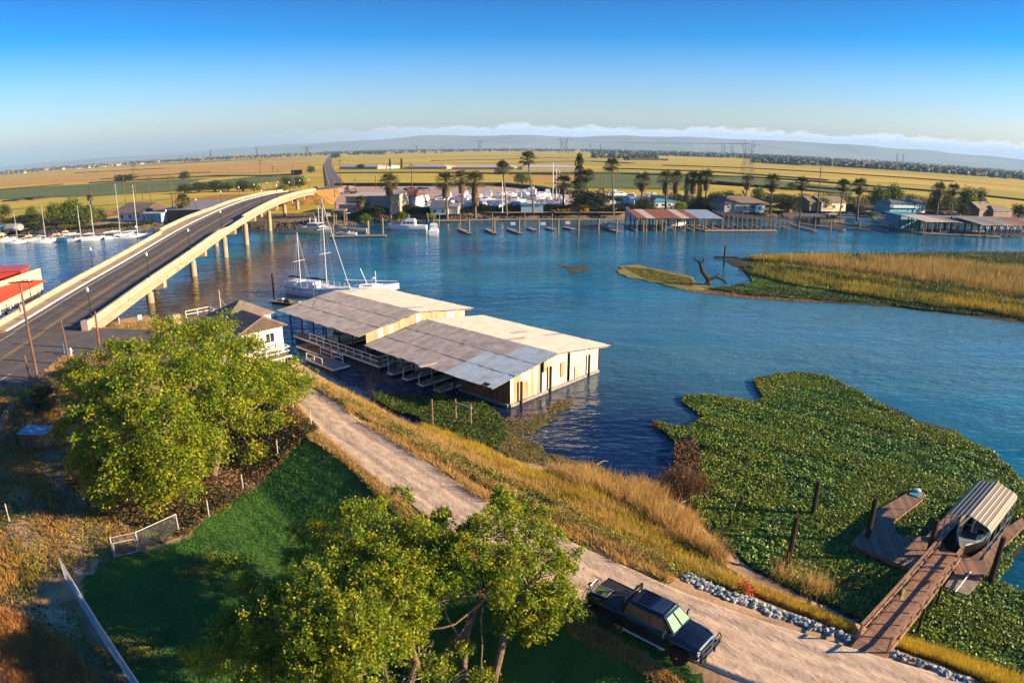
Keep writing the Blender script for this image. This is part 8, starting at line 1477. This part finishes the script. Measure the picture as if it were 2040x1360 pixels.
# ---- utility poles
def farpole(label, px, yb, yt, arm=True, m='pole', w=.22):
    x, y = at(px, yb, GL); h = hgt(px, yb, yt, GL); t = thing('utility_pole', label, 'utility pole', (x, y, GL), group='utility poles beyond the river'); MB().tube([(0, 0, -.3), (0, 0, h)], [w, w * .65], 7).build('pole', M[m], t)
    if arm: MB().box((0, 0, h * .95), (2.6, .15, .18), .4).build('crossarm', M['wood_dark'], t); MB().box((0, 0, h * .88), (2.2, .15, .18), .4).build('crossarm', M['wood_dark'], t)
    return (x, y, GL + h)
fp = [farpole(l, *a, arm=ar) for l, a, ar in (('tall pole with double crossarms above the marina lodge', (273, 415, 326), True), ('pole left of the tall double crossarm pole', (252, 418, 346), False), ('pole with twin arms right of the tall one', (302, 420, 352), True), ('thick pole in front of the brown marina hall', (347, 440, 348), True), ('thin pole beside the brown hall palm', (354, 440, 384), False), ('low lamp like pole left of the tall masts', (289, 438, 380), False), ('pale pole in the yellow field above the marina tree', (184, 412, 372), True), ('tall dark pole rising over the crest of the bridge', (522, 388, 317), True), ('pale pole right of the tall bridge crest pole', (546, 382, 330), True), ('thin pole left of the highway sign', (556, 380, 334), False), ('brown pole just left of the highway', (586, 378, 326), False), ('tall pole right of the highway embankment', (667, 396, 322), False), ('dark pole beside the mixer truck', (680, 386, 317), True), ('slim pole in front of the yellow field', (708, 388, 354), False), ('pole behind the weathered timber building', (749, 378, 350), False), ('pale pole rising by the pale blue workshop', (822, 420, 325), True), ('lone dark pole above the tan house', (1628, 424, 333), True), ('thin pale pole right of the tall thin palm', (1202, 392, 352), False), ('short thin pole in the olive field right of the palm', (1196, 380, 345), False), ('thin grey mast beside the dark palm on the right', (1888, 430, 380), False))]
for k, (i, j) in enumerate(((0, 2), (2, 3), (7, 8), (8, 10), (12, 11), (15, 12))): cable('power_line', f'{ORD[k]} thin power line strung between poles beyond the bridge', fp[i], fp[j], 1.2, .03)
x = thing('highway_sign', 'dark highway sign board on posts left of the road', 'sign', at3(592, 362, GL)); MB().box((0, 0, 7.5), (9, .4, 3.2)).build('sign_face', M['black'], x); MB().bar((-3, .3, 0), (-3, .3, 7), .3).build('post', M['steel'], x); MB().bar((3, .3, 0), (3, .3, 7), .3).build('post', M['steel'], x)
# ---- transmission towers
def pylon(label, px, yb, yt, wpx):
    yb = max(yb, 293 + 46 * ((px - 1020) / 1020) ** 2 + 7); x, y = at(px, yb, GL); h = min(hgt(px, yb, yt, GL), 160); w = wpx * mpp(px, yb, GL); t = thing('transmission_tower', label, 'transmission tower', (x, y, GL), group='steel lattice transmission towers'); th = max(.12, mpp(px, yb, GL) * (.42 if wpx > 15 else .28))
    b = MB(); a = w * (.42 if wpx > 20 else .24); c = w * .17; hw_ = h * .55; lv = [(0, a), (.2, a * .82), (.38, a * .66), (.55, a * .5), (.7, a * .62), (.86, a * .80)]
    for sx in (-1, 1):
        for sy in (-1, 1): 
            P = [(sx * r, sy * r * .8, f * h) for f, r in lv]
            for p, q in zip(P[:-1], P[1:]): b.bar(p, q, th * 1.3)
    for (f0, r0), (f1, r1) in zip(lv[:-1], lv[1:]):
        for s in (-1, 1):
            b.bar((-r0, s * r0 * .8, f0 * h), (r1, s * r1 * .8, f1 * h), th * .7); b.bar((r0, s * r0 * .8, f0 * h), (-r1, s * r1 * .8, f1 * h), th * .7); b.bar((s * r0, -r0 * .8, f0 * h), (s * r1, r1 * .8, f1 * h), th * .7)
            b.bar((-r1, s * r1 * .8, f1 * h), (r1, s * r1 * .8, f1 * h), th * .7)
    stuff(b.build('lattice', M['pylon'], t)); b = MB(); W2 = w * .5
    for s in (-1, 1): b.bar((s * lv[-1][1], 0, h * .86), (s * lv[-1][1] * .9, 0, h), th); b.bar((s * lv[-1][1] * .9, 0, h), (s * W2 * 1.5, 0, h * .9), th * .8); b.bar((s * lv[-1][1], 0, h * .85), (s * W2 * 1.5, 0, h * .9), th * .8)
    b.bar((-lv[-1][1], 0, h * .86), (lv[-1][1], 0, h * .86), th); b.bar((-lv[-1][1], 0, h * .92), (lv[-1][1], 0, h * .92), th * .8); stuff(b.build('crossarm', M['pylon'], t)); return (x, y, GL + h * .9), w
a1 = pylon('big lattice pylon standing in the olive field on the right', 1488, 355, 279, 30); a2 = pylon('lattice pylon on the horizon above the tallest thin palm', 1123, 305, 274, 24); a3 = pylon('smaller lattice pylon on the horizon left of centre', 955, 303, 279, 19); pylon('faint lattice pylon above the far highway', 612, 302, 291, 18)
for k, (x, yb, yt, w) in enumerate(((420, 306, 298, 8), (512, 304, 293, 9), (830, 302, 289, 9), (1176, 303, 286, 4), (1196, 303, 286, 4), (1438, 308, 289, 3), (1443, 308, 289, 3), (1456, 309, 290, 3), (1460, 309, 290, 3), (1786, 324, 305, 4), (1798, 324, 306, 4))): pylon(f'{ORD[k]} small far pylon counted from the left along the horizon', x, yb, yt, w)
for k, (p, q) in enumerate(((a1[0], (at(1700, 318, GL)[0], at(1700, 318, GL)[1], 22)), (a1[0], a2[0]), (a2[0], a3[0]))): cable('transmission_line', f'{["sagging transmission line right of the big pylon", "sagging transmission line between the big pylon and the next", "sagging transmission line between the horizon pylons"][k]}', p, q, 6, .09 if k == 0 else .2)
# ================================================================== RESTAURANT ON PILES (left edge)
rc = at(40, 570, 5.0); fr = Frame(at(-70, 628, 3.0), (math.cos(.55), math.sin(.55)), (-math.sin(.55), math.cos(.55)))
t = thing('red_roof_restaurant', 'cream riverside restaurant on piles with bright red metal roofs', 'restaurant'); e1 = [at3(-60, 632, 5.2), at3(92, 558, 5.2), at3(40, 556, 6.6), at3(-60, 590, 6.8)]; MB().slab(e1, .15).build('porch_roof', M['redroof'], t)
MB().slab([at3(-60, 575, 6.4), at3(46, 550, 6.4), at3(40, 540, 8.0), at3(-60, 545, 8.2)], .15).build('main_roof', M['redroof'], t); MB().slab([at3(46, 552, 6.2), at3(40, 540, 8.0), at3(-60, 545, 8.2), at3(-60, 530, 6.2), at3(60, 528, 6.2)], .15).build('rear_roof', M['redroof'], t)
pp = [at(x, y, 0) for x, y in ((-60, 668), (10, 640), (72, 602))]; q0, q1 = at(-60, 625, 3.0), at(78, 583, 3.0)
b = MB(); w0, w1_ = at(-60, 600, 6.0), at(44, 562, 6.0); dd = np.array([-.3, 6]); b.add([(*w0, 3.0), (*w1_, 3.0), (*w1_, 7.4), (*w0, 7.4), (*(w0 + dd), 3), (*(w1_ + dd), 3), (*(w1_ + dd), 7.4), (*(w0 + dd), 7.4)], [(0, 1, 2, 3), (1, 5, 6, 2), (5, 4, 7, 6), (4, 0, 3, 7)]); b.build('wall', M['cream'], t)
dk = [at3(-60, 650, 3.0), at3(14, 618, 3.0), at3(84, 586, 3.0), at3(60, 572, 3.0), at3(-60, 600, 3.0)]; MB().slab(dk, .25).build('deck', M['wood_grey'], t)
railing(t, [np.array(dk[0]), np.array(dk[1]), np.array(dk[2]), np.array(dk[3])], 1.1, M['white'], 2.0, .12)
for x, y in ((2, 632), (22, 620), (44, 608), (64, 597), (80, 588), (10, 612), (40, 598), (60, 580)): p = at(x, y, 3.0); MB().bar((p[0], p[1], 3.0 if y < 600 or True else 0), (p[0], p[1], 5.2), .16).build('post', M['white'], t); MB().tube([(p[0], p[1], -1.5), (p[0], p[1], 2.8)], .2, 6).build('pile', M['wood_dark'], t)
